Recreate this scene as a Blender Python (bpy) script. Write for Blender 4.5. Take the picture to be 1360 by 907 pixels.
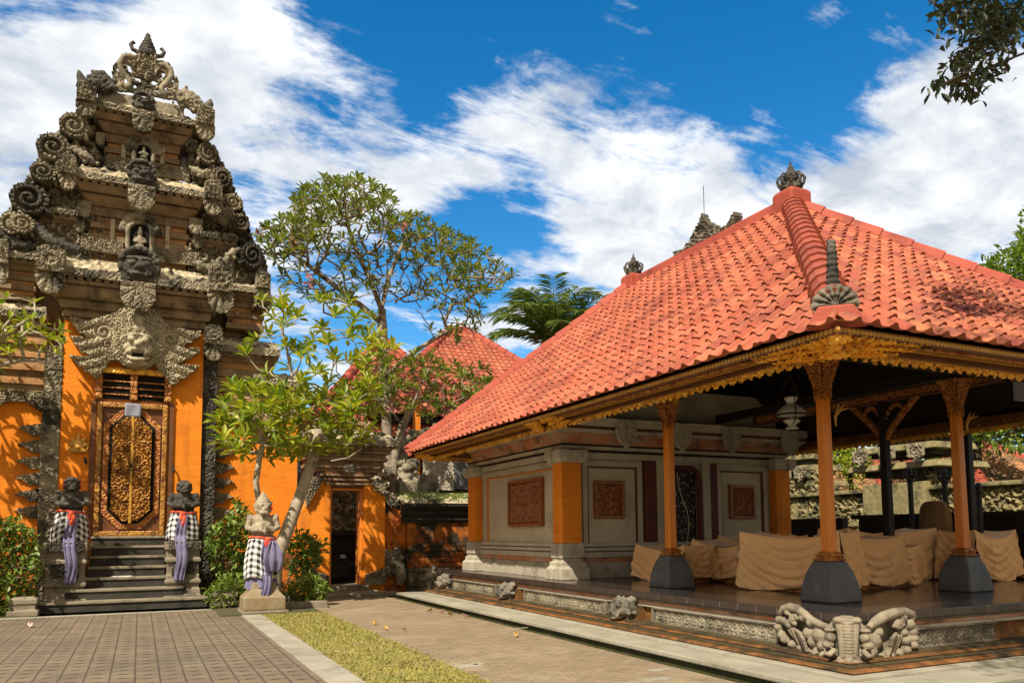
import bpy, math, random
import numpy as np
from mathutils import Vector, Matrix

for o in list(bpy.data.objects): bpy.data.objects.remove(o)
S = bpy.context.scene
COL = S.collection
R_ = math.radians

# ------------------------------------------------------------------ camera
YAW, PITCH, ROLL, FL, PY = 0.443627092, 0.0844175101, -0.00735699068, 1038.16, 619.63
cy_, sy_, cp_, sp_ = math.cos(YAW), math.sin(YAW), math.cos(PITCH), math.sin(PITCH)
cf = np.array([sy_*cp_, cy_*cp_, sp_]); r0_ = np.array([cy_, -sy_, 0.0]); u0_ = np.cross(r0_, cf)
cr = math.cos(ROLL)*r0_ + math.sin(ROLL)*u0_
cu = -math.sin(ROLL)*r0_ + math.cos(ROLL)*u0_
CP = np.array([0, 0, 1.4])
cam = bpy.data.cameras.new('camera'); co = bpy.data.objects.new('camera', cam); COL.objects.link(co)
co.matrix_world = Matrix(((cr[0], cu[0], -cf[0], CP[0]), (cr[1], cu[1], -cf[1], CP[1]), (cr[2], cu[2], -cf[2], CP[2]), (0, 0, 0, 1)))
cam.sensor_fit = 'HORIZONTAL'; cam.sensor_width = 36; cam.lens = FL*36/1360
cam.shift_y = (PY-453.5)/1360; cam.clip_start = .05; cam.clip_end = 3000
S.camera = co

def W(x, y, ax, v):
    """photo pixel -> world point on the plane ax = v"""
    d = cf + cr*(x-680)/FL - cu*(y-PY)/FL
    i = 'xyz'.index(ax)
    return CP + d*(v-CP[i])/d[i]

# ------------------------------------------------------------------ light
SUN = np.array([-0.56, -0.50, 0.86]); SUN = SUN/np.linalg.norm(SUN)
sl = bpy.data.lights.new('sun', 'SUN'); sl.energy = 5.0; sl.angle = R_(.55); sl.color = (1, .90, .74)
so = bpy.data.objects.new('sun', sl); COL.objects.link(so)
so.rotation_euler = Vector(SUN).to_track_quat('Z', 'Y').to_euler()
so.location = (0, 0, 30)
EXPOSURE = 0.52
S.view_settings.view_transform = 'Standard'; S.view_settings.look = 'None'
S.view_settings.exposure = EXPOSURE; S.view_settings.gamma = 1; S.view_settings.use_curve_mapping = False

def world():
    w = bpy.data.worlds.new('World'); S.world = w; w.use_nodes = True
    nt = w.node_tree; N = nt.nodes; L = nt.links; N.clear()
    def n(t, **k):
        x = N.new(t)
        for a, b in k.items(): setattr(x, a, b)
        return x
    def m(op, a, b=None, c=None):
        x = n('ShaderNodeMath', operation=op)
        for i, q in enumerate((a, b, c)):
            if q is None: continue
            if isinstance(q, (int, float)): x.inputs[i].default_value = q
            else: L.new(q, x.inputs[i])
        return x.outputs[0]
    sky = n('ShaderNodeTexSky'); sky.sky_type = 'NISHITA'; sky.sun_disc = False
    sky.sun_elevation = math.asin(SUN[2]); sky.sun_rotation = math.atan2(SUN[0], SUN[1])
    sky.air_density = 1.0; sky.dust_density = .3; sky.ozone_density = 3.0; sky.altitude = 200
    hs = n('ShaderNodeHueSaturation'); hs.inputs['Hue'].default_value = .495; hs.inputs['Saturation'].default_value = 1.4; hs.inputs['Value'].default_value = 1.22
    L.new(sky.outputs[0], hs.inputs['Color'])
    tc = n('ShaderNodeTexCoord')
    sep = n('ShaderNodeSeparateXYZ'); L.new(tc.outputs['Generated'], sep.inputs[0])
    zc = m('MAXIMUM', sep.outputs[2], .04)
    # project the view direction on a flat cloud layer
    px = m('DIVIDE', sep.outputs[0], m('ADD', zc, .25)); py = m('DIVIDE', sep.outputs[1], m('ADD', zc, .25))
    cb = n('ShaderNodeCombineXYZ'); L.new(px, cb.inputs[0]); L.new(py, cb.inputs[1]); 
    def noise(vec, scale, det, rough, dist=0, off=(0, 0, 0), sc=(1, 1, 1), rz=0):
        mp = n('ShaderNodeMapping'); L.new(vec, mp.inputs[0]); mp.inputs['Location'].default_value = off
        mp.inputs['Scale'].default_value = sc; mp.inputs['Rotation'].default_value = (0, 0, rz)
        t = n('ShaderNodeTexNoise'); L.new(mp.outputs[0], t.inputs['Vector'])
        t.inputs['Scale'].default_value = scale; t.inputs['Detail'].default_value = det
        t.inputs['Roughness'].default_value = rough; t.inputs['Distortion'].default_value = dist
        return t.outputs[0]
    n1 = noise(cb.outputs[0], 3.0, 10, .60, .15, off=(3.1, 1.7, 0))
    n2 = noise(cb.outputs[0], 7.0, 9, .66, .5, off=(7.3, 2.2, .5), sc=(.55, 1.5, 1), rz=.55)
    # cloud banks: (photo direction, tightness, weight); positive = cloud, negative = clear blue
    acc = None
    for (x, y, k, wt) in CLOUDS:
        d = cf + cr*(x-680)/FL - cu*(y-PY)/FL; d = d/np.linalg.norm(d)
        vd = n('ShaderNodeVectorMath', operation='DOT_PRODUCT'); L.new(tc.outputs['Generated'], vd.inputs[0]); vd.inputs[1].default_value = d
        g = m('EXPONENT', m('MULTIPLY', m('SUBTRACT', vd.outputs['Value'], 1.0), k))
        g = m('MULTIPLY', g, wt)
        acc = g if acc is None else m('ADD', acc, g)
    acc = m('MULTIPLY', acc, .92)
    dens = m('ADD', m('ADD', m('MULTIPLY', m('SUBTRACT', n1, .5), 2.7), m('MULTIPLY', m('SUBTRACT', n2, .5), 1.9)), acc)
    cov = n('ShaderNodeMapRange', interpolation_type='SMOOTHSTEP'); L.new(dens, cov.inputs[0])
    cov.inputs[1].default_value = -.02; cov.inputs[2].default_value = .56; cov.inputs[3].default_value = 0; cov.inputs[4].default_value = 1
    n3 = noise(cb.outputs[0], 5.0, 7, .6, .2, off=(1.3, 8.2, 2.0))
    sh = n('ShaderNodeMapRange'); L.new(m('ADD', n3, m('MULTIPLY', dens, -.10)), sh.inputs[0])
    sh.inputs[1].default_value = .30; sh.inputs[2].default_value = .56; sh.inputs[3].default_value = 0; sh.inputs[4].default_value = 1
    cc = n('ShaderNodeMix', data_type='RGBA'); L.new(sh.outputs[0], cc.inputs[0])
    cc.inputs[6].default_value = (4.2, 4.6, 5.2, 1); cc.inputs[7].default_value = (7.8, 7.9, 8.0, 1)
    bk = n('ShaderNodeVectorMath', operation='DOT_PRODUCT'); L.new(tc.outputs['Generated'], bk.inputs[0]); bk.inputs[1].default_value = (-cf[0], -cf[1], .1)  # warm cloud bank added behind the camera as unseen fill light
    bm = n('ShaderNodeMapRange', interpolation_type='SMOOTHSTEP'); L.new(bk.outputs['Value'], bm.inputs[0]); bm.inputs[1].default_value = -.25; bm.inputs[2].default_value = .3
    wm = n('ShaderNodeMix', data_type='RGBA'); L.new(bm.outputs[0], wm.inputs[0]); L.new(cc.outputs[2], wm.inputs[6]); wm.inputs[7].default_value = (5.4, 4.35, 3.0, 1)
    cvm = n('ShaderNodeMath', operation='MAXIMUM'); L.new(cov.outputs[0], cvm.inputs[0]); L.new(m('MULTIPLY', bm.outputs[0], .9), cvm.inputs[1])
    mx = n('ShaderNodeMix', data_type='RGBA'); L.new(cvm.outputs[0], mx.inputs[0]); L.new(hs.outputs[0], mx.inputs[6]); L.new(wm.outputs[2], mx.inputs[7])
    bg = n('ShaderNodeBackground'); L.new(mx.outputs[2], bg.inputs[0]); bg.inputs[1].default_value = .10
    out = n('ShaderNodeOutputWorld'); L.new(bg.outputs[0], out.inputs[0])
CLOUDS = [(120, 90, 40, .30), (330, 90, 90, .26), (40, 230, 60, .30), (400, 120, 140, .22), (640, 110, 500, .20), (420, 215, 90, .26), (620, 225, 200, .38), (760, 215, 200, .38), (880, 190, 250, .40), (700, 150, 500, .15),
          (1250, 270, 28, .60), (1030, 290, 70, .50), (800, 330, 160, .40), (1180, 130, 260, .34), (1290, 110, 400, .2), (480, 270, 120, .15), (850, 25, 500, .30), (1100, 20, 600, .18), (30, 20, 80, .1), (700, 40, 500, .1),
          (850, 90, 900, .28), (760, 105, 1500, .25), (940, 150, 1200, .2), (1010, 160, 2500, .3), (1090, 25, 2500, .3), (640, 50, 2500, .25), (430, 155, 900, -.5), (330, 165, 1500, -.35), (560, 140, 900, -.25), (500, 70, 200, -.30), (600, 30, 110, -.50), (760, 110, 200, -.40), (960, 100, 110, -.60), (1050, 170, 300, -.45), (1160, 40, 120, -.45), (650, 300, 500, -.50), (690, 400, 160, -.22), (590, 285, 600, -.3), (20, 290, 300, -.2), (380, 170, 900, -.35), (130, 20, 500, -.15), (930, 40, 300, -.25)]
world()

# ------------------------------------------------------------------ materials
MATS = {}
def newmat(name):
    m = bpy.data.materials.new(name); m.use_nodes = True; MATS[name] = m
    return m, m.node_tree.nodes, m.node_tree.links, m.node_tree.nodes['Principled BSDF']
def rgb(c): return (c[0], c[1], c[2], 1)
def surf(name, c1, c2, stain=None, scale=3.0, stain_scale=1.2, stain_lo=.5, stain_hi=.62, rough=.85, bump=.3, bump_scale=30,
         vor=0, vor_scale=18, coat=0, metal=0, rnd=0, rndc=None, brick=None, streak=None, stretch=(1, 1, 1), spec=.3, sheen=0, dash=None):
    """noise-mottled surface with optional stains, cell bump, per-face tint, coursed joints"""
    m, N, L, B = newmat(name)
    tc = N.new('ShaderNodeTexCoord'); mp = N.new('ShaderNodeMapping'); L.new(tc.outputs['Object'], mp.inputs[0]); mp.inputs['Scale'].default_value = stretch
    def noise(s, d=6, r=.6, vec=None):
        t = N.new('ShaderNodeTexNoise'); L.new(vec or mp.outputs[0], t.inputs['Vector']); t.inputs['Scale'].default_value = s
        t.inputs['Detail'].default_value = d; t.inputs['Roughness'].default_value = r; return t.outputs[0]
    def mix(f, a, b, bt='MIX'):
        x = N.new('ShaderNodeMix'); x.data_type = 'RGBA'; x.blend_type = bt
        if isinstance(f, float): x.inputs[0].default_value = f
        else: L.new(f, x.inputs[0])
        for i, q in ((6, a), (7, b)):
            if isinstance(q, tuple): x.inputs[i].default_value = rgb(q)
            else: L.new(q, x.inputs[i])
        return x.outputs[2]
    def mr(f, a, b, c=0., d=1.):
        x = N.new('ShaderNodeMapRange'); L.new(f, x.inputs[0])
        for i, q in enumerate((a, b, c, d)): x.inputs[i+1].default_value = q
        return x.outputs[0]
    col = mix(mr(noise(scale), .32, .68), c1, c2)
    if rnd:
        at = N.new('ShaderNodeAttribute'); at.attribute_name = 'rnd'
        col = mix(mr(at.outputs['Fac'], 0, 1, 0, rnd), col, rndc or (0, 0, 0))
    hgt = None
    if brick:
        bw, bh, mort, amt, ax = brick
        sp = N.new('ShaderNodeSeparateXYZ'); L.new(tc.outputs['Object'], sp.inputs[0])
        cb = N.new('ShaderNodeCombineXYZ')
        if ax == 'wall':
            ad = N.new('ShaderNodeMath'); L.new(sp.outputs[0], ad.inputs[0]); L.new(sp.outputs[1], ad.inputs[1])
            L.new(ad.outputs[0], cb.inputs[0]); L.new(sp.outputs[2], cb.inputs[1])
        elif ax == 'floorY': L.new(sp.outputs[1], cb.inputs[0]); L.new(sp.outputs[0], cb.inputs[1])
        else: L.new(sp.outputs[0], cb.inputs[0]); L.new(sp.outputs[1], cb.inputs[1])
        bt = N.new('ShaderNodeTexBrick'); L.new(cb.outputs[0], bt.inputs['Vector']); bt.inputs['Scale'].default_value = 1
        bt.inputs['Brick Width'].default_value = bw; bt.inputs['Row Height'].default_value = bh
        bt.inputs['Mortar Size'].default_value = mort; bt.inputs['Mortar Smooth'].default_value = .3; bt.inputs['Bias'].default_value = 0
        bt.inputs['Color1'].default_value = (1, 1, 1, 1); bt.inputs['Color2'].default_value = (.86, .86, .86, 1); bt.inputs['Mortar'].default_value = (1-amt,)*3+(1,)
        col = mix(1.0, col, bt.outputs['Color'], 'MULTIPLY'); hgt = bt.outputs['Fac']
    if dash:      # open drain slots left between interlocking pavers
        pw, pl = dash; sq = N.new('ShaderNodeSeparateXYZ'); L.new(tc.outputs['Object'], sq.inputs[0])
        def mt(op, p, q=None, r=None):
            x = N.new('ShaderNodeMath'); x.operation = op
            for i_, z in enumerate((p, q, r)):
                if z is None: continue
                if isinstance(z, (int, float)): x.inputs[i_].default_value = z
                else: L.new(z, x.inputs[i_])
            return x.outputs[0]
        ux = mt('DIVIDE', sq.outputs[0], pw); fx = mt('FRACT', ux); vy = mt('FRACT', mt('MULTIPLY_ADD', mt('FLOOR', ux), .5, mt('DIVIDE', sq.outputs[1], pl)))
        dx = mt('LESS_THAN', mt('ABSOLUTE', mt('SUBTRACT', fx, .5)), .19); dy = mt('LESS_THAN', mt('ABSOLUTE', mt('SUBTRACT', vy, .5)), .085)
        col = mix(mt('MULTIPLY', mt('MULTIPLY', dx, dy), .85), col, (.018, .016, .012))
    if stain:
        col = mix(mr(noise(stain_scale, 8, .68), stain_lo, stain_hi), col, stain)
    if streak:
        mp2 = N.new('ShaderNodeMapping'); L.new(tc.outputs['Object'], mp2.inputs[0]); mp2.inputs['Scale'].default_value = (1, 1, .12)
        col = mix(mr(noise(streak[1], 5, .6, mp2.outputs[0]), .52, .72, 0, streak[2]), col, streak[0])
    L.new(col, B.inputs['Base Color']); B.inputs['Roughness'].default_value = rough; B.inputs['Metallic'].default_value = metal
    B.inputs['Specular IOR Level'].default_value = spec
    if coat: B.inputs['Coat Weight'].default_value = coat; B.inputs['Coat Roughness'].default_value = .12
    if sheen: B.inputs['Sheen Weight'].default_value = sheen
    bp = N.new('ShaderNodeBump'); bp.inputs['Strength'].default_value = bump; bp.inputs['Distance'].default_value = .02
    L.new(noise(bump_scale, 5, .65), bp.inputs['Height']); last = bp
    if vor:
        v = N.new('ShaderNodeTexVoronoi'); v.feature = 'SMOOTH_F1'; L.new(tc.outputs['Object'], v.inputs['Vector']); v.inputs['Scale'].default_value = vor_scale
        b2 = N.new('ShaderNodeBump'); b2.inputs['Strength'].default_value = vor; b2.inputs['Distance'].default_value = .05; b2.invert = True
        L.new(v.outputs['Distance'], b2.inputs['Height']); L.new(bp.outputs[0], b2.inputs['Normal']); last = b2
    if hgt:
        b3 = N.new('ShaderNodeBump'); b3.inputs['Strength'].default_value = .6; b3.inputs['Distance'].default_value = .012; b3.invert = True
        L.new(hgt, b3.inputs['Height']); L.new(last.outputs[0], b3.inputs['Normal']); last = b3
    L.new(last.outputs[0], B.inputs['Normal'])
    return m

BLK = (.018, .017, .013)
surf('stone_carved', (.36, .31, .215), (.19, .165, .115), (.035, .032, .024), scale=5, stain_scale=1.9, stain_lo=.45, stain_hi=.62, bump=.4, vor=.3, vor_scale=13)
surf('stone_statue', (.42, .355, .255), (.24, .20, .145), (.05, .045, .035), scale=9, stain_scale=5, stain_lo=.55, stain_hi=.72, bump=.5, vor=.25, vor_scale=22)
surf('stone_weathered', (.22, .195, .15), (.10, .09, .07), (.03, .028, .022), scale=6, stain_scale=3, bump=.4, vor=.2)
surf('stone_mossy', (.30, .25, .12), (.17, .15, .07), (.035, .035, .02), scale=5, stain_scale=2.4, stain_lo=.48, stain_hi=.62, bump=.5, vor=.3, vor_scale=9)
surf('stone_elephant', (.29, .245, .175), (.19, .16, .115), (.05, .043, .032), scale=6, stain_scale=5, stain_lo=.50, stain_hi=.70, bump=.3, bump_scale=45)
surf('stone_grey', (.21, .18, .13), (.115, .10, .073), (.04, .036, .028), scale=6, stain_scale=4, stain_lo=.50, stain_hi=.70, bump=.3, bump_scale=40)
surf('wood_carved', (.36, .115, .028), (.13, .036, .010), None, scale=14, rough=.4, bump=.2, spec=.5)
surf('stone_mask', (.47, .41, .29), (.31, .27, .185), (.05, .045, .035), scale=5, stain_scale=1.6, stain_lo=.56, stain_hi=.74, bump=.35, vor=.2, vor_scale=17)
surf('stone_dark_carved', (.07, .062, .05), (.035, .032, .028), (.13, .12, .09), scale=7, stain_scale=3, bump=.5, vor=.6, vor_scale=16)
surf('stone_slab', (.56, .475, .31), (.34, .285, .19), BLK, scale=4, stain_scale=1.5, stain_lo=.50, stain_hi=.62, bump=.5, bump_scale=14, streak=((.03, .028, .02), 3.5, .8))
surf('stone_brown', (.31, .215, .125), (.19, .13, .075), BLK, scale=4, stain_scale=1.4, stain_lo=.52, stain_hi=.68, bump=.4, bump_scale=20, streak=((.02, .018, .014), 4, .6))
surf('brick_brown', (.54, .25, .09), (.40, .25, .125), BLK, scale=5, stain_scale=1.8, stain_lo=.54, stain_hi=.68, bump=.35, bump_scale=24, brick=(.22, .07, .006, .35, 'wall'))
surf('brick_orange', (.86, .27, .016), (.78, .225, .013), (.42, .11, .012), scale=1.6, stain_scale=1.7, stain_lo=.53, stain_hi=.82, bump=.25, bump_scale=40, brick=(.21, .055, .0035, .10, 'wall'), streak=((.24, .065, .014), 3, .5))
surf('brick_orange_stained', (.72, .21, .018), (.50, .13, .014), (.035, .028, .018), scale=2, stain_scale=1.3, stain_lo=.44, stain_hi=.60, bump=.35, bump_scale=30, brick=(.21, .055, .0035, .15, 'wall'))
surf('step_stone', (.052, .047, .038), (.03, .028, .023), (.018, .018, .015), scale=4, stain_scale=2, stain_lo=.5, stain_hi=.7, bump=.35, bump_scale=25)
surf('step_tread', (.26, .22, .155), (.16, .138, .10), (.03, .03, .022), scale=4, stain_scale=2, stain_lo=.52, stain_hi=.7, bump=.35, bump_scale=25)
surf('plaster_grey', (.55, .48, .345), (.46, .405, .295), (.24, .225, .18), scale=1.3, stain_scale=1, stain_lo=.55, stain_hi=.8, bump=.12, bump_scale=30, brick=(.52, .30, .002, .05, 'wall'))
surf('plaster_trim', (.50, .45, .36), (.39, .35, .275), (.20, .18, .14), scale=2, stain_scale=2, stain_lo=.55, stain_hi=.8, bump=.2, bump_scale=30)
surf('plaster_stained', (.46, .41, .32), (.33, .295, .225), (.12, .105, .075), scale=3, stain_scale=2.6, stain_lo=.52, stain_hi=.70, bump=.3, bump_scale=25)
surf('wood_orange', (.76, .25, .026), (.58, .17, .018), (.36, .09, .012), scale=3, stain_scale=2.5, stain_lo=.55, stain_hi=.8, rough=.45, bump=.15, bump_scale=20, stretch=(6, 6, .5), coat=.15)
surf('wood_brown', (.17, .062, .020), (.10, .036, .013), None, scale=4, rough=.5, bump=.15, bump_scale=20, coat=.1)
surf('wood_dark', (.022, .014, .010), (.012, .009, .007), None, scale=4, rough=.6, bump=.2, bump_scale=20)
surf('wood_red', (.14, .030, .016), (.08, .018, .012), None, scale=6, rough=.5, bump=.4, bump_scale=30, vor=.4, vor_scale=30)
surf('gold_carved', (.92, .52, .06), (.74, .35, .035), (.26, .07, .016), scale=9, stain_scale=7, stain_lo=.52, stain_hi=.66, rough=.42, bump=.4, vor=.7, vor_scale=26, metal=.1, spec=.5)
surf('gold_leaf', (.95, .52, .05), (.80, .36, .03), (.25, .07, .015), scale=9, stain_scale=8, stain_lo=.54, stain_hi=.66, rough=.4, bump=.2, spec=.5)
surf('gold_red', (.50, .20, .035), (.22, .05, .016), (.62, .32, .05), scale=12, stain_scale=11, stain_lo=.54, stain_hi=.64, rough=.45, bump=.4, vor=.7, vor_scale=30, metal=.15, spec=.5)
surf('gold_door', (.52, .27, .05), (.26, .105, .022), (.10, .03, .012), scale=9, stain_scale=6, stain_lo=.50, stain_hi=.64, rough=.42, bump=.3, vor=.4, vor_scale=22, metal=.25, spec=.5)
surf('gold_paint', (.60, .33, .055), (.42, .20, .03), None, scale=8, rough=.4, bump=.3, metal=.2, spec=.5)
surf('tile_red', (.385, .102, .056), (.285, .070, .043), (.12, .035, .030), scale=1.8, stain_scale=1.5, stain_lo=.47, stain_hi=.80, rough=.62, bump=.2, bump_scale=40, rnd=.65, rndc=(.49, .185, .102), spec=.12)
surf('tile_red_old', (.39, .095, .048), (.26, .058, .035), (.12, .035, .03), scale=2.2, stain_scale=1.6, stain_lo=.50, stain_hi=.74, rough=.6, bump=.3, bump_scale=30, rnd=.5, rndc=(.60, .24, .10))
surf('tile_clay', (.40, .19, .075), (.27, .13, .06), (.07, .06, .03), scale=2, stain_scale=1.2, stain_lo=.42, stain_hi=.62, bump=.3)
surf('ridge_red', (.40, .085, .048), (.29, .055, .034), (.15, .04, .03), scale=2.5, stain_scale=2, stain_lo=.52, stain_hi=.72, rough=.65, bump=.3, bump_scale=25)
surf('floor_tile', (.038, .030, .026), (.026, .022, .020), None, scale=5, rough=.16, bump=.03, bump_scale=8, brick=(.30, .30, .003, -1.2, 'floor'), spec=.5)
surf('lip_tile', (.050, .036, .030), (.034, .026, .022), None, scale=5, rough=.28, bump=.03, bump_scale=8, brick=(.30, .60, .004, -2.2, 'wall'), spec=.5)
surf('pedestal_stone', (.115, .118, .122), (.075, .078, .082), (.20, .20, .19), scale=5, stain_scale=2.2, stain_lo=.56, stain_hi=.75, rough=.5, bump=.2, bump_scale=30)
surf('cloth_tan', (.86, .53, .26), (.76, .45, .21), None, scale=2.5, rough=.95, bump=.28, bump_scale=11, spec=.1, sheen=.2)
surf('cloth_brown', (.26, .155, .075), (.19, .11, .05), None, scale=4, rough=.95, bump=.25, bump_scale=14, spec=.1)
surf('cloth_purple', (.20, .185, .30), (.13, .12, .21), None, scale=8, rough=.9, bump=.15, bump_scale=50, spec=.1)
surf('cloth_red', (.62, .05, .035), (.62, .16, .08), None, scale=14, rough=.9, bump=.15, bump_scale=50, spec=.1)
surf('kerb_stone', (.40, .37, .29), (.30, .275, .21), (.16, .145, .10), scale=2.5, stain_scale=1.5, stain_lo=.52, stain_hi=.76, bump=.3, bump_scale=25, brick=(.6, 4, .004, .35, 'floorY'))
surf('kerb_pave', (.38, .355, .275), (.29, .27, .205), (.13, .12, .06), scale=2.0, stain_scale=1.1, stain_lo=.52, stain_hi=.78, bump=.3, bump_scale=25, brick=(.62, 6, .004, .4, 'floorY'))
surf('paver', (.225, .175, .118), (.16, .126, .086), (.10, .088, .07), scale=2.2, stain_scale=.8, stain_lo=.5, stain_hi=.75, bump=.35, bump_scale=40, brick=(.25, .225, .0085, .62, 'floorY'), dash=(.225, .25))
surf('path_brick', (.31, .235, .15), (.24, .18, .115), (.38, .31, .205), scale=4, stain_scale=.9, stain_lo=.5, stain_hi=.8, bump=.4, bump_scale=50, brick=(.2, .1, .006, .4, 'floor'))
surf('soil', (.10, .085, .05), (.06, .06, .028), (.05, .07, .02), scale=1.5, stain_scale=.8, bump=.5, bump_scale=20)
surf('base_stone', (.26, .22, .15), (.22, .14, .06), (.30, .15, .03), scale=4, stain_scale=2, stain_lo=.52, stain_hi=.66, bump=.4, bump_scale=25)
surf('moss', (.07, .075, .022), (.035, .038, .016), (.10, .085, .05), scale=6, stain_scale=3, bump=.6, bump_scale=30)
surf('turf', (.31, .235, .075), (.20, .19, .048), (.27, .19, .10), scale=2.5, stain_scale=1.3, bump=.7, bump_scale=60)
surf('grass_blade', (.25, .26, .05), (.16, .20, .034), None, scale=1.5, rough=.8, rnd=.7, rndc=(.40, .30, .10))
surf('base_dark', (.085, .055, .022), (.045, .04, .018), (.03, .028, .012), scale=6, stain_scale=3, stain_lo=.48, stain_hi=.64, bump=.4)
surf('base_orange', (.27, .105, .024), (.11, .055, .018), (.025, .022, .012), scale=5, stain_scale=2.6, stain_lo=.46, stain_hi=.64, bump=.4, bump_scale=25)
surf('strip_orange', (.55, .15, .035), (.40, .33, .25), (.08, .06, .04), scale=3, stain_scale=2.5, stain_lo=.5, stain_hi=.7, bump=.3)
surf('bark_pale', (.42, .36, .27), (.25, .205, .15), (.10, .08, .06), scale=8, stain_scale=5, stain_lo=.54, stain_hi=.7, bump=.5, bump_scale=22)
surf('bark_grey', (.34, .275, .20), (.20, .16, .115), (.07, .05, .035), scale=6, stain_scale=5, bump=.5, bump_scale=22)
surf('bark_dark', (.06, .045, .032), (.035, .027, .02), None, scale=6, bump=.5, bump_scale=22)
surf('paper_grey', (.25, .26, .32), (.20, .21, .26), None, scale=5, rough=.9)
surf('white_glass', (.80, .78, .70), (.72, .70, .62), None, scale=4, rough=.2, spec=.5)
surf('iron_dark', (.018, .016, .014), (.03, .027, .022), None, scale=8, rough=.5)
surf('opening_dark', (.006, .005, .004), (.009, .007, .006), None, scale=4, rough=.9)
surf('white_sign', (.75, .75, .72), (.68, .68, .65), (.12, .12, .12), scale=5, stain_scale=16, stain_lo=.55, stain_hi=.6, rough=.8)
surf('petal_pink', (.78, .36, .38), (.82, .55, .5), None, scale=8, rough=.7)
surf('leaf_yellow', (.55, .36, .08), (.46, .25, .06), None, scale=8, rough=.8)

def leafmat(name, c1, c2, tr=.3, rough=.45):
    m, N, L, B = newmat(name)
    at = N.new('ShaderNodeAttribute'); at.attribute_name = 'rnd'
    x = N.new('ShaderNodeMix'); x.data_type = 'RGBA'; L.new(at.outputs['Fac'], x.inputs[0]); x.inputs[6].default_value = rgb(c1); x.inputs[7].default_value = rgb(c2)
    L.new(x.outputs[2], B.inputs['Base Color']); B.inputs['Roughness'].default_value = rough; B.inputs['Specular IOR Level'].default_value = .35
    t = N.new('ShaderNodeBsdfTranslucent'); h = N.new('ShaderNodeHueSaturation'); h.inputs['Value'].default_value = 1.5; h.inputs['Saturation'].default_value = 1.1
    L.new(x.outputs[2], h.inputs['Color']); L.new(h.outputs[0], t.inputs[0])
    ms = N.new('ShaderNodeMixShader'); ms.inputs[0].default_value = tr
    L.new(B.outputs[0], ms.inputs[1]); L.new(t.outputs[0], ms.inputs[2]); L.new(ms.outputs[0], N['Material Output'].inputs[0])
leafmat('leaf_lime', (.13, .23, .028), (.44, .44, .055), .36)
leafmat('leaf_deep', (.085, .135, .022), (.25, .27, .045), .32)
leafmat('leaf_mid', (.060, .125, .020), (.20, .27, .04), .12)
leafmat('leaf_palm', (.09, .14, .025), (.22, .27, .07), .35)
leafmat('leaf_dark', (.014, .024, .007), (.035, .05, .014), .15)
leafmat('leaf_fresh', (.10, .17, .022), (.24, .31, .05), .3)

def checkmat():
    m, N, L, B = newmat('cloth_check')
    uv = N.new('ShaderNodeUVMap'); sp = N.new('ShaderNodeSeparateXYZ'); L.new(uv.outputs[0], sp.inputs[0])
    o = []
    for k in (0, 1):
        a = N.new('ShaderNodeMath'); a.operation = 'MULTIPLY'; L.new(sp.outputs[k], a.inputs[0]); a.inputs[1].default_value = 1/.115
        b = N.new('ShaderNodeMath'); b.operation = 'FRACT'; L.new(a.outputs[0], b.inputs[0])
        c = N.new('ShaderNodeMath'); c.operation = 'GREATER_THAN'; L.new(b.outputs[0], c.inputs[0]); c.inputs[1].default_value = .5
        o.append(c.outputs[0])
    ad = N.new('ShaderNodeMath'); L.new(o[0], ad.inputs[0]); L.new(o[1], ad.inputs[1])
    ml = N.new('ShaderNodeMath'); ml.operation = 'MULTIPLY'; L.new(ad.outputs[0], ml.inputs[0]); ml.inputs[1].default_value = .5
    cr_ = N.new('ShaderNodeValToRGB'); L.new(ml.outputs[0], cr_.inputs[0]); e = cr_.color_ramp; e.interpolation = 'CONSTANT'
    e.elements[0].position = 0; e.elements[0].color = (.02, .02, .022, 1); e.elements[1].position = .4; e.elements[1].color = (.30, .30, .30, 1)
    q = e.elements.new(.8); q.color = (.74, .73, .68, 1)
    L.new(cr_.outputs[0], B.inputs['Base Color']); B.inputs['Roughness'].default_value = .9; B.inputs['Specular IOR Level'].default_value = .1
checkmat()

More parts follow.
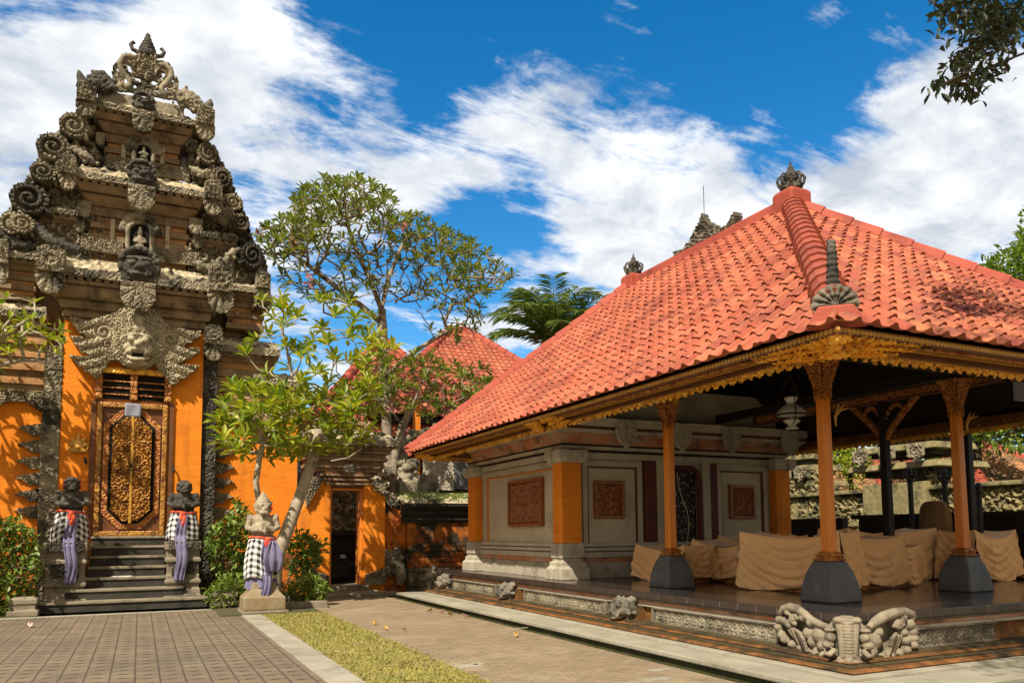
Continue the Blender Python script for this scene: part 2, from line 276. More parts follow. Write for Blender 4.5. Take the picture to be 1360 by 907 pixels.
# ------------------------------------------------------------------ mesh helpers
class MB:
    """collects shapes; build() links them as ONE mesh object"""
    def __init__(s): s.v = []; s.f = []; s.m = []; s.n = 0; s.r = []; s.uv = {}
    def add(s, V, F, mi=0, rnd=None):
        V = np.asarray(V, float).reshape(-1, 3); s.v.append(V); k = s.n
        for i, fc in enumerate(F):
            s.f.append([a+k for a in fc]); s.m.append(mi); s.r.append(0. if rnd is None else (rnd if np.isscalar(rnd) else rnd[i]))
        s.n += len(V); return s
    def box(s, x0, y0, z0, x1, y1, z1, mi=0):
        if x1 < x0: x0, x1 = x1, x0
        if y1 < y0: y0, y1 = y1, y0
        V = [(x0, y0, z0), (x1, y0, z0), (x1, y1, z0), (x0, y1, z0), (x0, y0, z1), (x1, y0, z1), (x1, y1, z1), (x0, y1, z1)]
        return s.add(V, [(3, 2, 1, 0), (4, 5, 6, 7), (0, 1, 5, 4), (1, 2, 6, 5), (2, 3, 7, 6), (3, 0, 4, 7)], mi)
    def stack(s, cx, cy, prof, mi=0):
        """rectangular loops (x0, x1, y0, y1, z) or (hx, hy, z) about a centre, joined upwards"""
        V = []
        for p in prof:
            if len(p) == 3: x0, x1, y0, y1, z = cx-p[0], cx+p[0], cy-p[1], cy+p[1], p[2]
            else: x0, x1, y0, y1, z = p
            V += [(x0, y0, z), (x1, y0, z), (x1, y1, z), (x0, y1, z)]
        F = [(3, 2, 1, 0)]
        for i in range(len(prof)-1):
            a = 4*i
            for k in range(4): F.append((a+k, a+(k+1) % 4, a+4+(k+1) % 4, a+4+k))
        a = 4*(len(prof)-1); F.append((a, a+1, a+2, a+3))
        return s.add(V, F, mi)
    def prism(s, poly, d0, d1, plane='xz', mi=0):
        P = np.asarray(poly, float); n = len(P)
        ar = sum(P[i][0]*P[(i+1) % n][1]-P[(i+1) % n][0]*P[i][1] for i in range(n))
        if ar < 0: P = P[::-1]
        def mk(d): return [(p[0], d, p[1]) if plane == 'xz' else (d, p[0], p[1]) if plane == 'yz' else (p[0], p[1], d) for p in P]
        V = mk(d0)+mk(d1); F = [tuple(range(n)), tuple(range(2*n-1, n-1, -1))]
        for i in range(n): F.append((i, n+i, n+(i+1) % n, (i+1) % n))
        return s.add(V, F, mi)
    def tube(s, path, rad, n=8, mi=0, rnd=None, sq=None, cap=True):
        P = np.asarray(path, float); k = len(P)
        rad = np.full(k, rad) if np.isscalar(rad) else np.asarray(rad, float)
        T = np.gradient(P, axis=0); T /= np.linalg.norm(T, axis=1)[:, None]+1e-9
        ref = np.array([0, 0, 1.]) if abs(T[0][2]) < .9 else np.array([0, 1., 0])
        V = []; U = None
        for i in range(k):
            if U is None: U = np.cross(T[i], ref)
            else: U = U-T[i]*(U@T[i])
            U /= np.linalg.norm(U)+1e-9; Q = np.cross(T[i], U)
            for j in range(n):
                a = 2*math.pi*j/n; o = (U*math.cos(a)+Q*math.sin(a))*rad[i]
                if sq is not None: o = o*np.asarray(sq)
                V.append(P[i]+o)
        F = []
        for i in range(k-1):
            for j in range(n): F.append((i*n+j, i*n+(j+1) % n, (i+1)*n+(j+1) % n, (i+1)*n+j))
        if cap: F.append(tuple(range(n))[::-1]); F.append(tuple((k-1)*n+j for j in range(n)))
        return s.add(V, F, mi, rnd)
    def lathe(s, prof, c=(0, 0, 0), n=16, mi=0, sx=1, sy=1, M=None):
        V = []; F = []
        for (r, z) in prof:
            for j in range(n):
                a = 2*math.pi*j/n; V.append((c[0]+r*sx*math.cos(a), c[1]+r*sy*math.sin(a), c[2]+z))
        k = len(prof)
        for i in range(k-1):
            for j in range(n): F.append((i*n+j, i*n+(j+1) % n, (i+1)*n+(j+1) % n, (i+1)*n+j))
        F.append(tuple(range(n))[::-1]); F.append(tuple((k-1)*n+j for j in range(n)))
        if M is not None: V = [tuple(M @ Vector(p)) for p in V]
        return s.add(V, F, mi)
    def ell(s, c, r, n=12, mi=0, rot=None):
        m_ = max(5, n*2//3); V = []; F = []
        r = (r, r, r) if np.isscalar(r) else r
        for i in range(m_+1):
            t = math.pi*i/m_
            for j in range(n):
                a = 2*math.pi*j/n; p = Vector((r[0]*math.sin(t)*math.cos(a), r[1]*math.sin(t)*math.sin(a), -r[2]*math.cos(t)))
                if rot is not None: p = rot @ p
                V.append((c[0]+p[0], c[1]+p[1], c[2]+p[2]))
        for i in range(m_):
            for j in range(n): F.append((i*n+j, i*n+(j+1) % n, (i+1)*n+(j+1) % n, (i+1)*n+j))
        return s.add(V, F, mi)
    def grid(s, P, mi=0, keep=None, back=None, rnd=None):
        """P (nu, nv, 3); keep = mask of cells; back = offset vector for skirts"""
        nu, nv = P.shape[:2]; V = P.reshape(-1, 3); idx = np.arange(nu*nv).reshape(nu, nv)
        k = np.ones((nu-1, nv-1), bool) if keep is None else keep
        F = [(idx[i, j], idx[i+1, j], idx[i+1, j+1], idx[i, j+1]) for i in range(nu-1) for j in range(nv-1) if k[i, j]]
        if back is not None:
            n0 = len(V); V = np.vstack([V, V+np.asarray(back)]) if np.ndim(back) == 1 else np.vstack([V, back.reshape(-1, 3)])
            kp = np.pad(k, 1)
            for i in range(nu-1):
                for j in range(nv-1):
                    if not k[i, j]: continue
                    a, b, c, d = idx[i, j], idx[i+1, j], idx[i+1, j+1], idx[i, j+1]
                    if not kp[i+1, j]: F.append((b, a, a+n0, b+n0))
                    if not kp[i+1, j+2]: F.append((d, c, c+n0, d+n0))
                    if not kp[i, j+1]: F.append((a, d, d+n0, a+n0))
                    if not kp[i+2, j+1]: F.append((c, b, b+n0, c+n0))
        return s.add(V, F, mi, rnd)
    def build(s, name, mats, parent=None, smooth=False, bevel=0, remesh=0, sub=0):
        me = bpy.data.meshes.new(name)
        V = np.vstack(s.v) if s.v else np.zeros((0, 3))
        me.from_pydata(V.tolist(), [], [list(map(int, f)) for f in s.f])
        if isinstance(mats, str): mats = [mats]
        for q in mats: me.materials.append(MATS[q])
        me.polygons.foreach_set('material_index', s.m)
        if any(s.r):
            at = me.attributes.new('rnd', 'FLOAT', 'FACE'); at.data.foreach_set('value', [float(q) for q in s.r])
        if smooth: me.polygons.foreach_set('use_smooth', [True]*len(me.polygons))
        if s.uv:
            ul = me.uv_layers.new(name='UVMap')
            for lp in me.loops:
                if lp.vertex_index in s.uv: ul.data[lp.index].uv = s.uv[lp.vertex_index]
        me.update(); me.validate()
        o = bpy.data.objects.new(name, me); COL.objects.link(o)
        if parent: o.parent = parent; o.matrix_parent_inverse = parent.matrix_world.inverted() if False else Matrix.Translation(-parent.location)
        if bevel:
            b = o.modifiers.new('bevel', 'BEVEL'); b.width = bevel; b.segments = 2; b.limit_method = 'ANGLE'; b.angle_limit = R_(40)
        if remesh:
            r = o.modifiers.new('remesh', 'REMESH'); r.mode = 'VOXEL'; r.voxel_size = remesh; r.use_smooth_shade = True
        return o

def tag(o, label=None, cat=None, group=None, kind=None):
    if label: o['label'] = label
    if cat: o['category'] = cat
    if group: o['group'] = group
    if kind: o['kind'] = kind
    return o
def thing(name, loc, label, cat, group=None):
    o = bpy.data.objects.new(name, None); COL.objects.link(o); o.location = loc; o.empty_display_size = .3
    return tag(o, label, cat, group)
def copy_tree(o, loc=None, parent=None, rz=0):
    c = o.copy(); COL.objects.link(c)
    if parent: c.parent = parent
    if loc is not None: c.location = loc
    if rz: c.rotation_euler = (0, 0, rz)
    for ch in list(o.children): copy_tree(ch, None, c)
    return c
def setting(o): o['kind'] = 'structure'; return o

def inpoly(x, z, poly):
    P = np.asarray(poly, float); ins = np.zeros(x.shape, bool); n = len(P); j = n-1
    for i in range(n):
        xi, zi, xj, zj = P[i][0], P[i][1], P[j][0], P[j][1]
        c = ((zi > z) != (zj > z)) & (x < (xj-xi)*(z-zi)/(zj-zi+1e-12)+xi); ins ^= c; j = i
    return ins
def swirl(x, z, cell, seed=0, amp=1., freq=2.3):
    """little carved volutes packed over the surface"""
    rg = np.random.RandomState(seed); jx = rg.rand(97, 89); jz = rg.rand(97, 89); ph = rg.rand(97, 89)*6.28; hd = np.sign(rg.rand(97, 89)-.5)
    gx = np.floor(x/cell).astype(int); gz = np.floor(z/cell).astype(int); best = np.full(x.shape, 9e9); h = np.zeros(x.shape)
    for a in (-1, 0, 1):
        for b in (-1, 0, 1):
            i, j = (gx+a) % 97, (gz+b) % 89
            cx, cz = (gx+a+.2+.6*jx[i, j])*cell, (gz+b+.2+.6*jz[i, j])*cell
            d = np.hypot(x-cx, z-cz); th = np.arctan2(z-cz, x-cx)
            hh = (.55+.45*np.sin(2*np.pi*d/cell*freq+hd[i, j]*th+ph[i, j]))*np.clip(1-(d/(cell*.95))**2, 0, 1)**.5
            m_ = d < best; best = np.where(m_, d, best); h = np.where(m_, hh, h)
    return h*amp
def relief(mb, poly, hf, step=.03, base=.06, frame=None, mi=0, holes=()):
    """carved slab: outline poly in local (x, z), height hf(x, z) towards the viewer; frame(x, z, h) -> xyz"""
    P = np.asarray(poly, float); x0, z0 = P.min(0); x1, z1 = P.max(0)
    nu = max(3, int((x1-x0)/step)+1); nv = max(3, int((z1-z0)/step)+1)
    X, Z = np.meshgrid(np.linspace(x0, x1, nu), np.linspace(z0, z1, nv), indexing='ij')
    H = hf(X, Z)+base
    xc = (X[:-1, :-1]+X[1:, 1:])/2; zc = (Z[:-1, :-1]+Z[1:, 1:])/2
    keep = inpoly(xc, zc, P)
    for h in holes: keep &= ~inpoly(xc, zc, h)
    Q = np.stack(frame(X, Z, H), -1); B = np.stack(frame(X, Z, H*0), -1)
    mb.grid(Q, mi, keep, B); return mb
def frontY(y0, cx=0, cz=0): return lambda X, Z, H: (X+cx, y0-H, Z+cz)
def frontX(x0, cy=0, cz=0): return lambda X, Z, H: (x0-H, -X+cy, Z+cz)     # faces -X; local x runs towards -Y
def spiral(cx, cz, R0, turns, start, hand=1, r1=.12, n=30):
    t = np.linspace(0, 1, n); r = R0*(1-t*(1-r1)); a = start+hand*t*turns*2*math.pi
    return np.stack([cx+r*np.cos(a), np.zeros(n), cz+r*np.sin(a)], 1)
# ================================================================== ground
def slab(name, x0, y0, x1, y1, z0, z1, m, bev=0): return setting(MB().box(x0, y0, z0, x1, y1, z1).build(name, m, bevel=bev))
g = MB(); g.add([(-900, -900, -.10), (900, -900, -.10), (900, 900, -.10), (-900, 900, -.10)], [(0, 1, 2, 3)]); setting(g.build('ground', 'soil'))
slab('plaza', -14, -6, 1.64, 15.86, -.09, 0, 'paver')
slab('plaza_border', -14, 15.865, 1.64, 16.05, -.09, .006, 'kerb_stone')
slab('kerb_strip', 1.645, -6, 1.97, 15.9, -.09, .012, 'kerb_stone', .006)
slab('lawn', 1.975, -6, 3.02, 14.45, -.09, .0, 'turf')
slab('path', 3.025, -6, 5.05, 17.4, -.09, .002, 'path_brick')
slab('planting_bed', 1.3, 14.455, 3.0, 18.7, -.09, .02, 'soil')
slab('planting_bed', -9, 16.06, -1.86, 18.7, -.09, .02, 'soil')
slab('bed_edging', 2.42, 15.2, 3.3, 15.42, -.09, .13, 'step_tread', .015)
slab('bed_edging', 1.28, 15.95, 1.9, 16.1, -.09, .07, 'step_tread', .015)
# drain channel floor, then the pale kerb round the pavilion
slab('gutter', 5.055, -4, 5.249, 17.3, -.099, -.085, 'moss')
k = MB(); k.box(5.2, 4.42, .045, 6.32, 17.0, .10); k.box(6.325, 4.42, .045, 15, 5.62, .10); setting(k.build('kerb', 'kerb_pave', bevel=.012))
k = MB(); k.box(5.25, 4.47, -.09, 6.3, 16.95, .043); k.box(6.325, 4.47, -.09, 15, 5.6, .043); setting(k.build('kerb_foot', 'moss'))
slab('front_path', 5.2, -6, 15, 4.2, -.09, .0, 'path_brick')
# short dry grass on the lawn strip
def blades(name, x0, y0, x1, y1, n, seed, h=.035):
    rg = np.random.RandomState(seed); mb = MB()
    x = rg.uniform(x0, x1, n); y = y0+(y1-y0)*rg.rand(n); k = (swirl(x, y, .55, 3)+.6*swirl(x, y, .2, 5) > rg.rand(n)*1.1) & (np.abs((x-(x0+x1)/2)/(x1-x0)*2) < 1-.12*rg.rand(n)*(1+swirl(y, y*0, .3, 2))); x, y = x[k], y[k]; n = len(x); a = rg.rand(n)*6.28; hh = h*(.5+rg.rand(n)); w = .006+.004*rg.rand(n)
    tx, ty = rg.normal(0, .018, n), rg.normal(0, .018, n)
    V = np.stack([np.stack([x-w*np.cos(a), y-w*np.sin(a), 0*x], 1), np.stack([x+w*np.cos(a), y+w*np.sin(a), 0*x], 1), np.stack([x+tx, y+ty, hh], 1)], 1).reshape(-1, 3)
    mb.add(V, [(3*i, 3*i+1, 3*i+2) for i in range(n)], 0, list(rg.rand(n)+.01)); return tag(mb.build(name, 'grass_blade'), kind='stuff')
blades('lawn_grass', 1.94, 5.5, 3.09, 14.45, 26000, 3, .020)
tag(bpy.data.objects['lawn_grass'], 'short dry yellow green grass covering the narrow lawn strip', 'grass')
# worn pale setts in the path, fallen leaves
for i, (x, y, w, d) in enumerate([(620, 884, .30, .16), (634, 881, .12, .13), (878, 889, .26, .12), (868, 902, .36, .14), (700, 833, .5, .03)]):
    p = W(x, y, 'z', .004); setting(MB().box(p[0]-w/2, p[1]-d/2, .0022, p[0]+w/2, p[1]+d/2, .008).build('paving_patch', 'kerb_stone'))
rg = np.random.RandomState(5)
LEAFTXT = {}
for i, (x, y, m_, lab) in enumerate([(571, 812, 'leaf_yellow', 'curled yellow leaf lying on the path nearest the small gate'), (586, 814, 'petal_pink', 'pale fallen blossom on the path beside the kerb end'),
      (598, 817, 'leaf_yellow', 'yellow fallen leaf on the path close to the kerb, right of the pale blossom'), (619, 820, 'petal_pink', 'pale fallen blossom on the path alone beside the gutter'), (685, 845, 'leaf_yellow', 'brownish curled leaf on the path halfway along the kerb'),
      (537, 838, 'petal_pink', 'pale blossom lying on the path edge nearest the lawn'), (498, 829, 'leaf_yellow', 'dry leaf at the back corner of the lawn strip'), (40, 832, 'petal_pink', 'pale crumpled blossom on the grey pavers near the left bush'), (512, 836, 'leaf_yellow', 'small brown leaf on the path by the lawn edge')]):
    p = W(x, y, 'z', .01); L = .045+.025*rg.rand(); a = rg.rand()*6; c, s_ = math.cos(a), math.sin(a)
    P = np.zeros((5, 4, 3))
    for u in range(5):
        for v in range(4):
            t = u/4; lx = (t-.5)*2*L; ly = (v/3-.5)*L*1.1*math.sin(math.pi*(.08+.84*t)); lz = .012+.05*(abs(v/3-.5)*2)**2*(.4+.6*t)+.02*t
            P[u, v] = (p[0]+lx*c-ly*s_, p[1]+lx*s_+ly*c, lz)
    tag(MB().grid(P, back=(0, 0, -.003)).build('fallen_leaf', m_, smooth=True), lab, 'leaf', 'fallen leaves and blossoms on the paving')

# ================================================================== pavilion
PX0, PX1, PY0, PY1, EZ = 5.12, 12.3, 4.52, 15.85, 3.1
RA, RB = np.array([8.7, 8.45, 6.24]), np.array([8.7, 12.62, 6.26])
pav = thing('pavilion', (9, 10, 0), 'open sided pavilion with red tiled hip roof, gilded eaves and timber columns', 'pavilion')
FZ = .6; AX, AY = 6.1, 5.45; AX1, AY1 = 13.2, 16.4
b = MB(); b.box(AX+.12, AY+.12, .1, AX1, AY1, .52); base = b.build('platform', 'base_orange', pav)
b = MB(); b.box(AX, AY, .515, AX1, AY1+.02, FZ-.004); b.build('floor_edge', 'lip_tile', base, bevel=.006)
b = MB(); b.box(AX+.01, AY+.01, FZ-.003, AX1-.01, AY1, FZ); b.build('floor', 'floor_tile', base)
def baseband(name, inset, z0, z1, m_, bev=.006):
    b = MB(); b.box(AX+inset, AY+inset, z0, AX+.3, AY1-.02, z1); b.box(AX+.301, AY+inset, z0, AX1-.01, AY+.3, z1); return b.build(name, m_, base, bevel=bev)
baseband('string_course', .03, .485, .513, 'stone_grey'); baseband('painted_course', .05, .445, .483, 'strip_orange'); baseband('string_course', .065, .405, .443, 'plaster_trim')
def skirt(name, prof, m_):
    """mitred sloping base course: (projection from the platform face, z)"""
    MB().stack(0, 0, [(AX-p, AX1, AY-p, AY1+.1, z) for p, z in prof]).build(name, m_, base)
skirt('base_course', ((.52, .101), (.52, .122), (.50, .126)), 'kerb_stone'); skirt('base_moulding', ((.385, .1265), (.40, .140), (.385, .154), (.36, .157)), 'base_orange'); skirt('base_moulding', ((.30, .1575), (.30, .172), (.28, .175)), 'base_dark'); skirt('base_moulding', ((.20, .1755), (.21, .184), (.19, .192)), 'base_orange'); skirt('base_moulding', ((.10, .1925), (.10, .206), (.04, .212)), 'base_dark')
def friezeX(y0, y1, name='frieze_panel'):
    mb = MB(); L = abs(y1-y0); h0, h1 = .225, .39
    def hf(X, Z):
        u = X/.145; c = (np.floor(u)+.5)*.145; d = np.hypot(X-c, (Z-.307)); th = np.arctan2(Z-.307, X-c)
        ros = .5+.5*np.cos(d/.021*2*math.pi*.45+0*th+1.2*np.sin(3*th))
        ros = np.where(d < .062, ros*.9+.25*np.exp(-(d/.02)**2), .35+.45*swirl(X, Z, .055, 4))
        return .035*ros
    relief(mb, [(0, h0), (L, h0), (L, h1), (0, h1)], hf, .0115, .02, lambda X, Z, H: (AX+.115-H, y1-X, Z)); o = mb.build(name, 'stone_carved', base, smooth=True)
    f = MB(); x = AX+.05
    f.box(x, y0-.03, .392, AX+.13, y1+.03, .404); f.box(x, y0-.03, .212, AX+.13, y1+.03, .224); f.box(x, y0-.06, .2245, AX+.13, y0-.02, .3915); f.box(x, y1+.02, .2245, AX+.13, y1+.06, .3915)
    f.build('frieze_frame', 'stone_grey', o)
    p = MB(); n = int(L/.075)
    for i in range(n):
        yy = y0+(i+.5)*L/n; p.ell((AX+.075, yy, .205), (.03, L/n*.55, .026), 8)
    p.build('petal_fringe', 'stone_grey', o, smooth=True)
for y0, y1 in ((6.45, 8.62), (9.85, 12.45), (13.78, 15.95)): friezeX(y0, y1)
def friezeY(x0, x1):
    mb = MB(); L = x1-x0
    def hf(X, Z):
        u = X/.145; c = (np.floor(u)+.5)*.145; d = np.hypot(X-c, (Z-.307)); th = np.arctan2(Z-.307, X-c)
        ros = .5+.5*np.cos(d/.021*2*math.pi*.45+1.2*np.sin(3*th)); ros = np.where(d < .062, ros, .35+.45*swirl(X, Z, .055, 9)); return .035*ros
    relief(mb, [(0, .225), (L, .225), (L, .39), (0, .39)], hf, .014, .02, lambda X, Z, H: (x0+X, AY+.115-H, Z)); o = mb.build('frieze_panel', 'stone_grey', base, smooth=True)
    f = MB(); f.box(x0-.03, AY+.05, .392, x1+.03, AY+.13, .404); f.box(x0-.03, AY+.05, .212, x1+.03, AY+.13, .224); f.build('frieze_frame', 'stone_grey', o)
    p = MB(); n = int(L/.075)
    for i in range(n): p.ell((x0+(i+.5)*L/n, AY+.075, .205), (L/n*.55, .03, .026), 8)
    p.build('petal_fringe', 'stone_grey', o, smooth=True)
friezeY(7.12, 8.4); friezeY(9.3, 11.4)
def lionhead(yc):
    """carved monster head bracket projecting from the platform face"""
    mb = MB(); c = (AX-.02, yc, .36); rg = np.random.RandomState(int(yc*10))
    mb.ell(c, (.19, .17, .14), 14); mb.ell((AX-.17, yc, .31), (.09, .11, .075), 12); mb.ell((AX-.25, yc, .335), (.04, .05, .035), 10)
    for s in (-1, 1):
        mb.ell((AX-.17, yc+s*.075, .405), .042, 10); mb.ell((AX-.13, yc+s*.075, .455), (.05, .06, .025), 10); mb.ell((AX-.20, yc+s*.085, .27), (.03, .03, .045), 8)
        mb.ell((AX-.04, yc+s*.17, .42), (.05, .04, .07), 8)
    mb.ell((AX-.16, yc, .235), (.08, .09, .03), 10)
    for i in range(46):
        a, e = rg.uniform(-1.6, 1.6), rg.uniform(-.4, 1.3); r = .19
        x, y, z = AX+.02-r*math.cos(e)*math.cos(a)*.9, yc+r*math.sin(a)*1.05, .36+.15*math.sin(e)
        mb.ell((x, y, z), rg.uniform(.022, .04), 6)
    mb.box(AX-.05, yc-.12, .19, AX+.14, yc+.12, .30)
    h = mb.build('carved_head', 'stone_weathered', base, remesh=.010)
for yc in (9.2, 12.98, 16.2): lionhead(yc)
for yc in (9.2, 12.98): MB().box(AX+.02, yc-.30, .19, AX+.118, yc+.30, .40).build('bracket_pilaster', 'base_orange', base)

# elephant head on the platform corner
def elephant():
    d = np.array([-1, -1, 0])/math.sqrt(2); t = np.array([1, -1, 0])/math.sqrt(2); o = np.array([AX+.03, AY+.03, 0]); mb = MB()
    def P(a, b, z): return tuple(o+d*a+t*b+np.array([0, 0, z]))
    def Q(s, x, y, out=.05):
        """point on the left (s < 0) or right platform face"""
        z = .60-(y-150)/507
        if s < 0: return (AX+.04-out, AY+(800-x)/380, z)
        return (AX+(x-800)/300, AY+.04-out, z)
    rot = Matrix.Rotation(R_(45), 3, 'Z')
    mb.ell(P(.00, 0, .38), (.15, .20, .20), 16, rot=rot); mb.ell(P(.08, 0, .53), (.12, .13, .07), 14, rot=rot)
    z = np.linspace(.575, .155, 46)
    tt_ = np.linspace(0, 1, 46); mb.tube([P(.195+.03*math.sin(q*3.1)+(.05*(q-.8)/.2 if q > .8 else 0), 0, z[k]) for k, q in enumerate(tt_)], [(.060-.014*q)*(1.0 if k % 3 else .72) for k, q in enumerate(tt_)], 12)
    z = np.linspace(.575, .155, 30)
    for i in range(30):      # ribbed channel of the trunk
        tt = i/29; a = .19+.03*math.sin(tt*3.1)+(.05*(tt-.8)/.2 if tt > .8 else 0)
        mb.ell(P(a-.06, 0, z[i]), (.05, .055, .012), 8, rot=rot)
    for s in (-1, 1):
        path = [P(.19+.03*math.sin(k*.24), s*(.088-.028*math.sin(k*.16+.2)+(.02*max(0, k-10))), .57-.033*k) for k in range(13)]
        mb.tube(path, [.038]+[.033-.001*k for k in range(12)], 10)
        mb.ell(P(.20, s*.08, .565), (.05, .05, .035), 10); mb.ell(P(.22, s*.055, .175), (.045, .045, .028), 10)
        mb.ell(P(.15, s*.15, .40), (.055, .055, .055), 10); mb.ell(P(.18, s*.155, .40), .032, 10); mb.ell(P(.15, s*.15, .47), (.06, .06, .022), 10); mb.ell(P(.14, s*.17, .33), (.06, .06, .045), 10)
        mb.ell(P(.12, s*.14, .24), (.06, .06, .05), 10); mb.tube([P(.20, s*.12, .29), P(.25, s*.17, .25), P(.27, s*.20, .26), P(.28, s*.21, .31)], [.03, .026, .018, .005], 8)
    L = [(495, 210, .05), (488, 250, .05), (505, 290, .05), (520, 312, .045), (556, 328, .048), (600, 338, .048), (640, 348, .05), (676, 350, .05), (710, 356, .045), (575, 195, .05), (618, 186, .045), (545, 170, .04), (655, 205, .05), (660, 300, .06), (690, 262, .09), (640, 260, .07), (705, 310, .06), (525, 215, .05), (545, 230, .05)]
    for (x, y, r) in L: mb.ell(Q(-1, x, y, .07), (.085, r*1.05, r), 10)
    mb.tube([Q(-1, x, y, .10) for x, y in ((498, 178), (520, 150), (550, 138), (590, 142), (630, 168), (665, 195), (700, 208), (735, 214))], [.03, .04, .045, .045, .042, .04, .038, .03], 10)
    mb.tube([Q(-1, x, y, .12) for x, y in ((590, 225), (560, 205), (565, 180), (590, 180), (600, 197))], [.02, .026, .026, .022, .014], 8)
    Rr = [(1040, 215, .06), (1052, 250, .055), (1054, 285, .055), (1050, 318, .05), (1020, 338, .05), (985, 350, .055), (950, 356, .05), (915, 362, .05), (985, 205, .06), (1010, 180, .05), (890, 285, .09), (905, 240, .06), (1010, 250, .05), (1020, 290, .06), (875, 330, .07)]
    for (x, y, r) in Rr: mb.ell(Q(1, x, y, .07), (r*1.15, .085, r), 10)
    mb.tube([Q(1, x, y, .10) for x, y in ((868, 214), (895, 190), (930, 168), (975, 152), (1020, 150), (1052, 165), (1056, 190))], [.03, .05, .055, .05, .045, .04, .03], 10)
    mb.tube([Q(1, x, y, .12) for x, y in ((960, 215), (985, 225), (1005, 210), (1000, 190), (985, 192))], [.016, .024, .026, .022, .014], 8)
    mb.box(AX+.02, AY, .19, AX+.12, AY+.78, .58); mb.box(AX, AY+.02, .19, AX+.84, AY+.12, .58)
    o_ = mb.build('elephant_head', 'stone_elephant', base, remesh=.0085)
    for s, pts in ((-1, [(536, 258), (580, 238), (625, 252), (645, 280), (655, 348), (622, 338), (590, 312), (565, 285)]), (1, [(928, 268), (945, 256), (962, 244), (975, 256), (1002, 264), (992, 296), (970, 338), (945, 362), (922, 362), (930, 320)])):
        fr = (lambda X, Z, H: (AX+.04-H, AY+X, Z)) if s < 0 else (lambda X, Z, H: (AX+X, AY+.04-H, Z))
        loc = [((800-x)/380 if s < 0 else (x-800)/300, .60-(y-150)/507) for x, y in pts]; c0 = np.mean(loc, 0)
        fr = (lambda X, Z, H: (AX-.075-H-.5*(c0[0]-X)*0+.35*(X-c0[0])-.25*(Z-c0[1]), AY+X, Z)) if s < 0 else (lambda X, Z, H: (AX+X, AY-.075-H+.35*(X-c0[0])-.25*(Z-c0[1]), Z))
        q = MB(); relief(q, loc, lambda X, Z: .030-.028*np.exp(-(((X-c0[0])-(Z-c0[1])*(.55 if s < 0 else .5))/.03)**2)-.012*np.exp(-(((X-c0[0])-(Z-c0[1])*(.55 if s < 0 else .5)-.07)/.02)**2), .007, .012, fr); q.build('elephant_ear', 'stone_elephant', o_, smooth=True)
elephant()

# ---- columns
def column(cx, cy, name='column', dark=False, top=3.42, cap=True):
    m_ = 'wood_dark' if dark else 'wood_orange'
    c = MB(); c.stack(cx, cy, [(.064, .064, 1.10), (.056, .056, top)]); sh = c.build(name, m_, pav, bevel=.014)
    p = MB(); pr = [(.240, 0), (.231, .10), (.212, .22), (.178, .34), (.136, .44), (.116, .455)]
    p.stack(cx, cy, [(r, r, FZ+z) for r, z in pr]); p.build('column_pedestal', 'pedestal_stone', sh, bevel=.02)
    r = MB(); r.stack(cx, cy, [(.115, .115, 1.056), (.126, .126, 1.062), (.126, .126, 1.075), (.104, .104, 1.08), (.092, .092, 1.10), (.108, .108, 1.108), (.108, .108, 1.135), (.082, .082, 1.15), (.066, .066, 1.165)])
    for i in range(9):
        for (a, b_) in ((-1, 0), (0, -1), (1, 0), (0, 1)):
            u = (i-4)*.027; r.ell((cx+(a*.128 if a else u), cy+(b_*.128 if b_ else u), 1.07), .012, 6)
            u = (i-4)*.023; r.ell((cx+(a*.110 if a else u), cy+(b_*.110 if b_ else u), 1.122), .011, 6)
    r.build('column_ring', 'gold_red', sh)
    if cap:
        q = MB(); zs = np.linspace(2.90, 3.40, 34)
        for (ax, sg) in ((0, -1), (0, 1), (1, -1), (1, 1)):
            U, Z = np.meshgrid(np.linspace(-1, 1, 26), zs, indexing='ij')
            t = (Z-2.90)/.50; hw = .063+.012*t+.115*np.clip(t-.3, 0, 1)**1.25
            lower = np.clip((t-.18)/.06, 0, 1)
            X_ = U*hw; H = hw+.032*swirl(X_+ax*3+sg*5+8, Z, .07, 3)*(.4+.6*t)
            if ax == 0: Q = np.stack([cx+sg*H, cy+X_, Z], -1)
            else: Q = np.stack([cx+X_, cy+sg*H, Z], -1)
            tt = (zs[:-1]-2.90)/.5; kk = np.abs(np.linspace(-1, 1, 26)[:-1])
            keep = ~((tt[None, :] < .28) & (np.abs(kk[:, None]-.5) < .5-.75*tt[None, :]*2) & (kk[:, None] < .55))
            q.grid(Q, 0, keep)
        q.build('column_capital', 'gold_red', sh, smooth=False)
    return sh
cols = [column(7.0, 9.35), column(7.13, 6.57), column(9.84, 6.83)]
# small forked gilt hook on two columns
for cx, cy, z in ((7.13, 6.57, 2.72), (9.84, 6.83, 2.82)):
    h = MB(); x = cx+.09
    for dx, dz, dy in ((.05, .14, -.02), (.10, .13, -.05), (.13, .09, -.08)): h.tube([(x, cy-.09, z), (x+dx*.4, cy-.09+dy*.3, z+.06), (x+dx, cy-.09+dy, z+dz)], [.016, .013, .005], 6)
    h.tube([(x, cy-.09, z-.12), (x, cy-.09, z)], [.006, .018], 6); h.build('hook', 'gold_paint', cols[1] if cx < 8 else cols[2])
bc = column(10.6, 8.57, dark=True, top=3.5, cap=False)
q = MB()
for s in (-1, 1):
    for i in range(14):
        t = i/13; q.ell((10.6, 8.57+s*(.04+.55*t**1.15), 2.86+.56*t), (.05, .055, .06), 6)
    for i in range(7):
        t = i/6; q.ell((10.6, 8.57+s*(.03+.33*t), 3.16+.2*math.sin(t*2.5)), (.03, .04, .04), 6)
q.build('column_bracket', 'gold_red', bc)
b = MB(); b.box(10.52, 5.5, 3.42, 10.68, 11.4, 3.56); bm_ = b.build('beam', 'wood_red', pav)
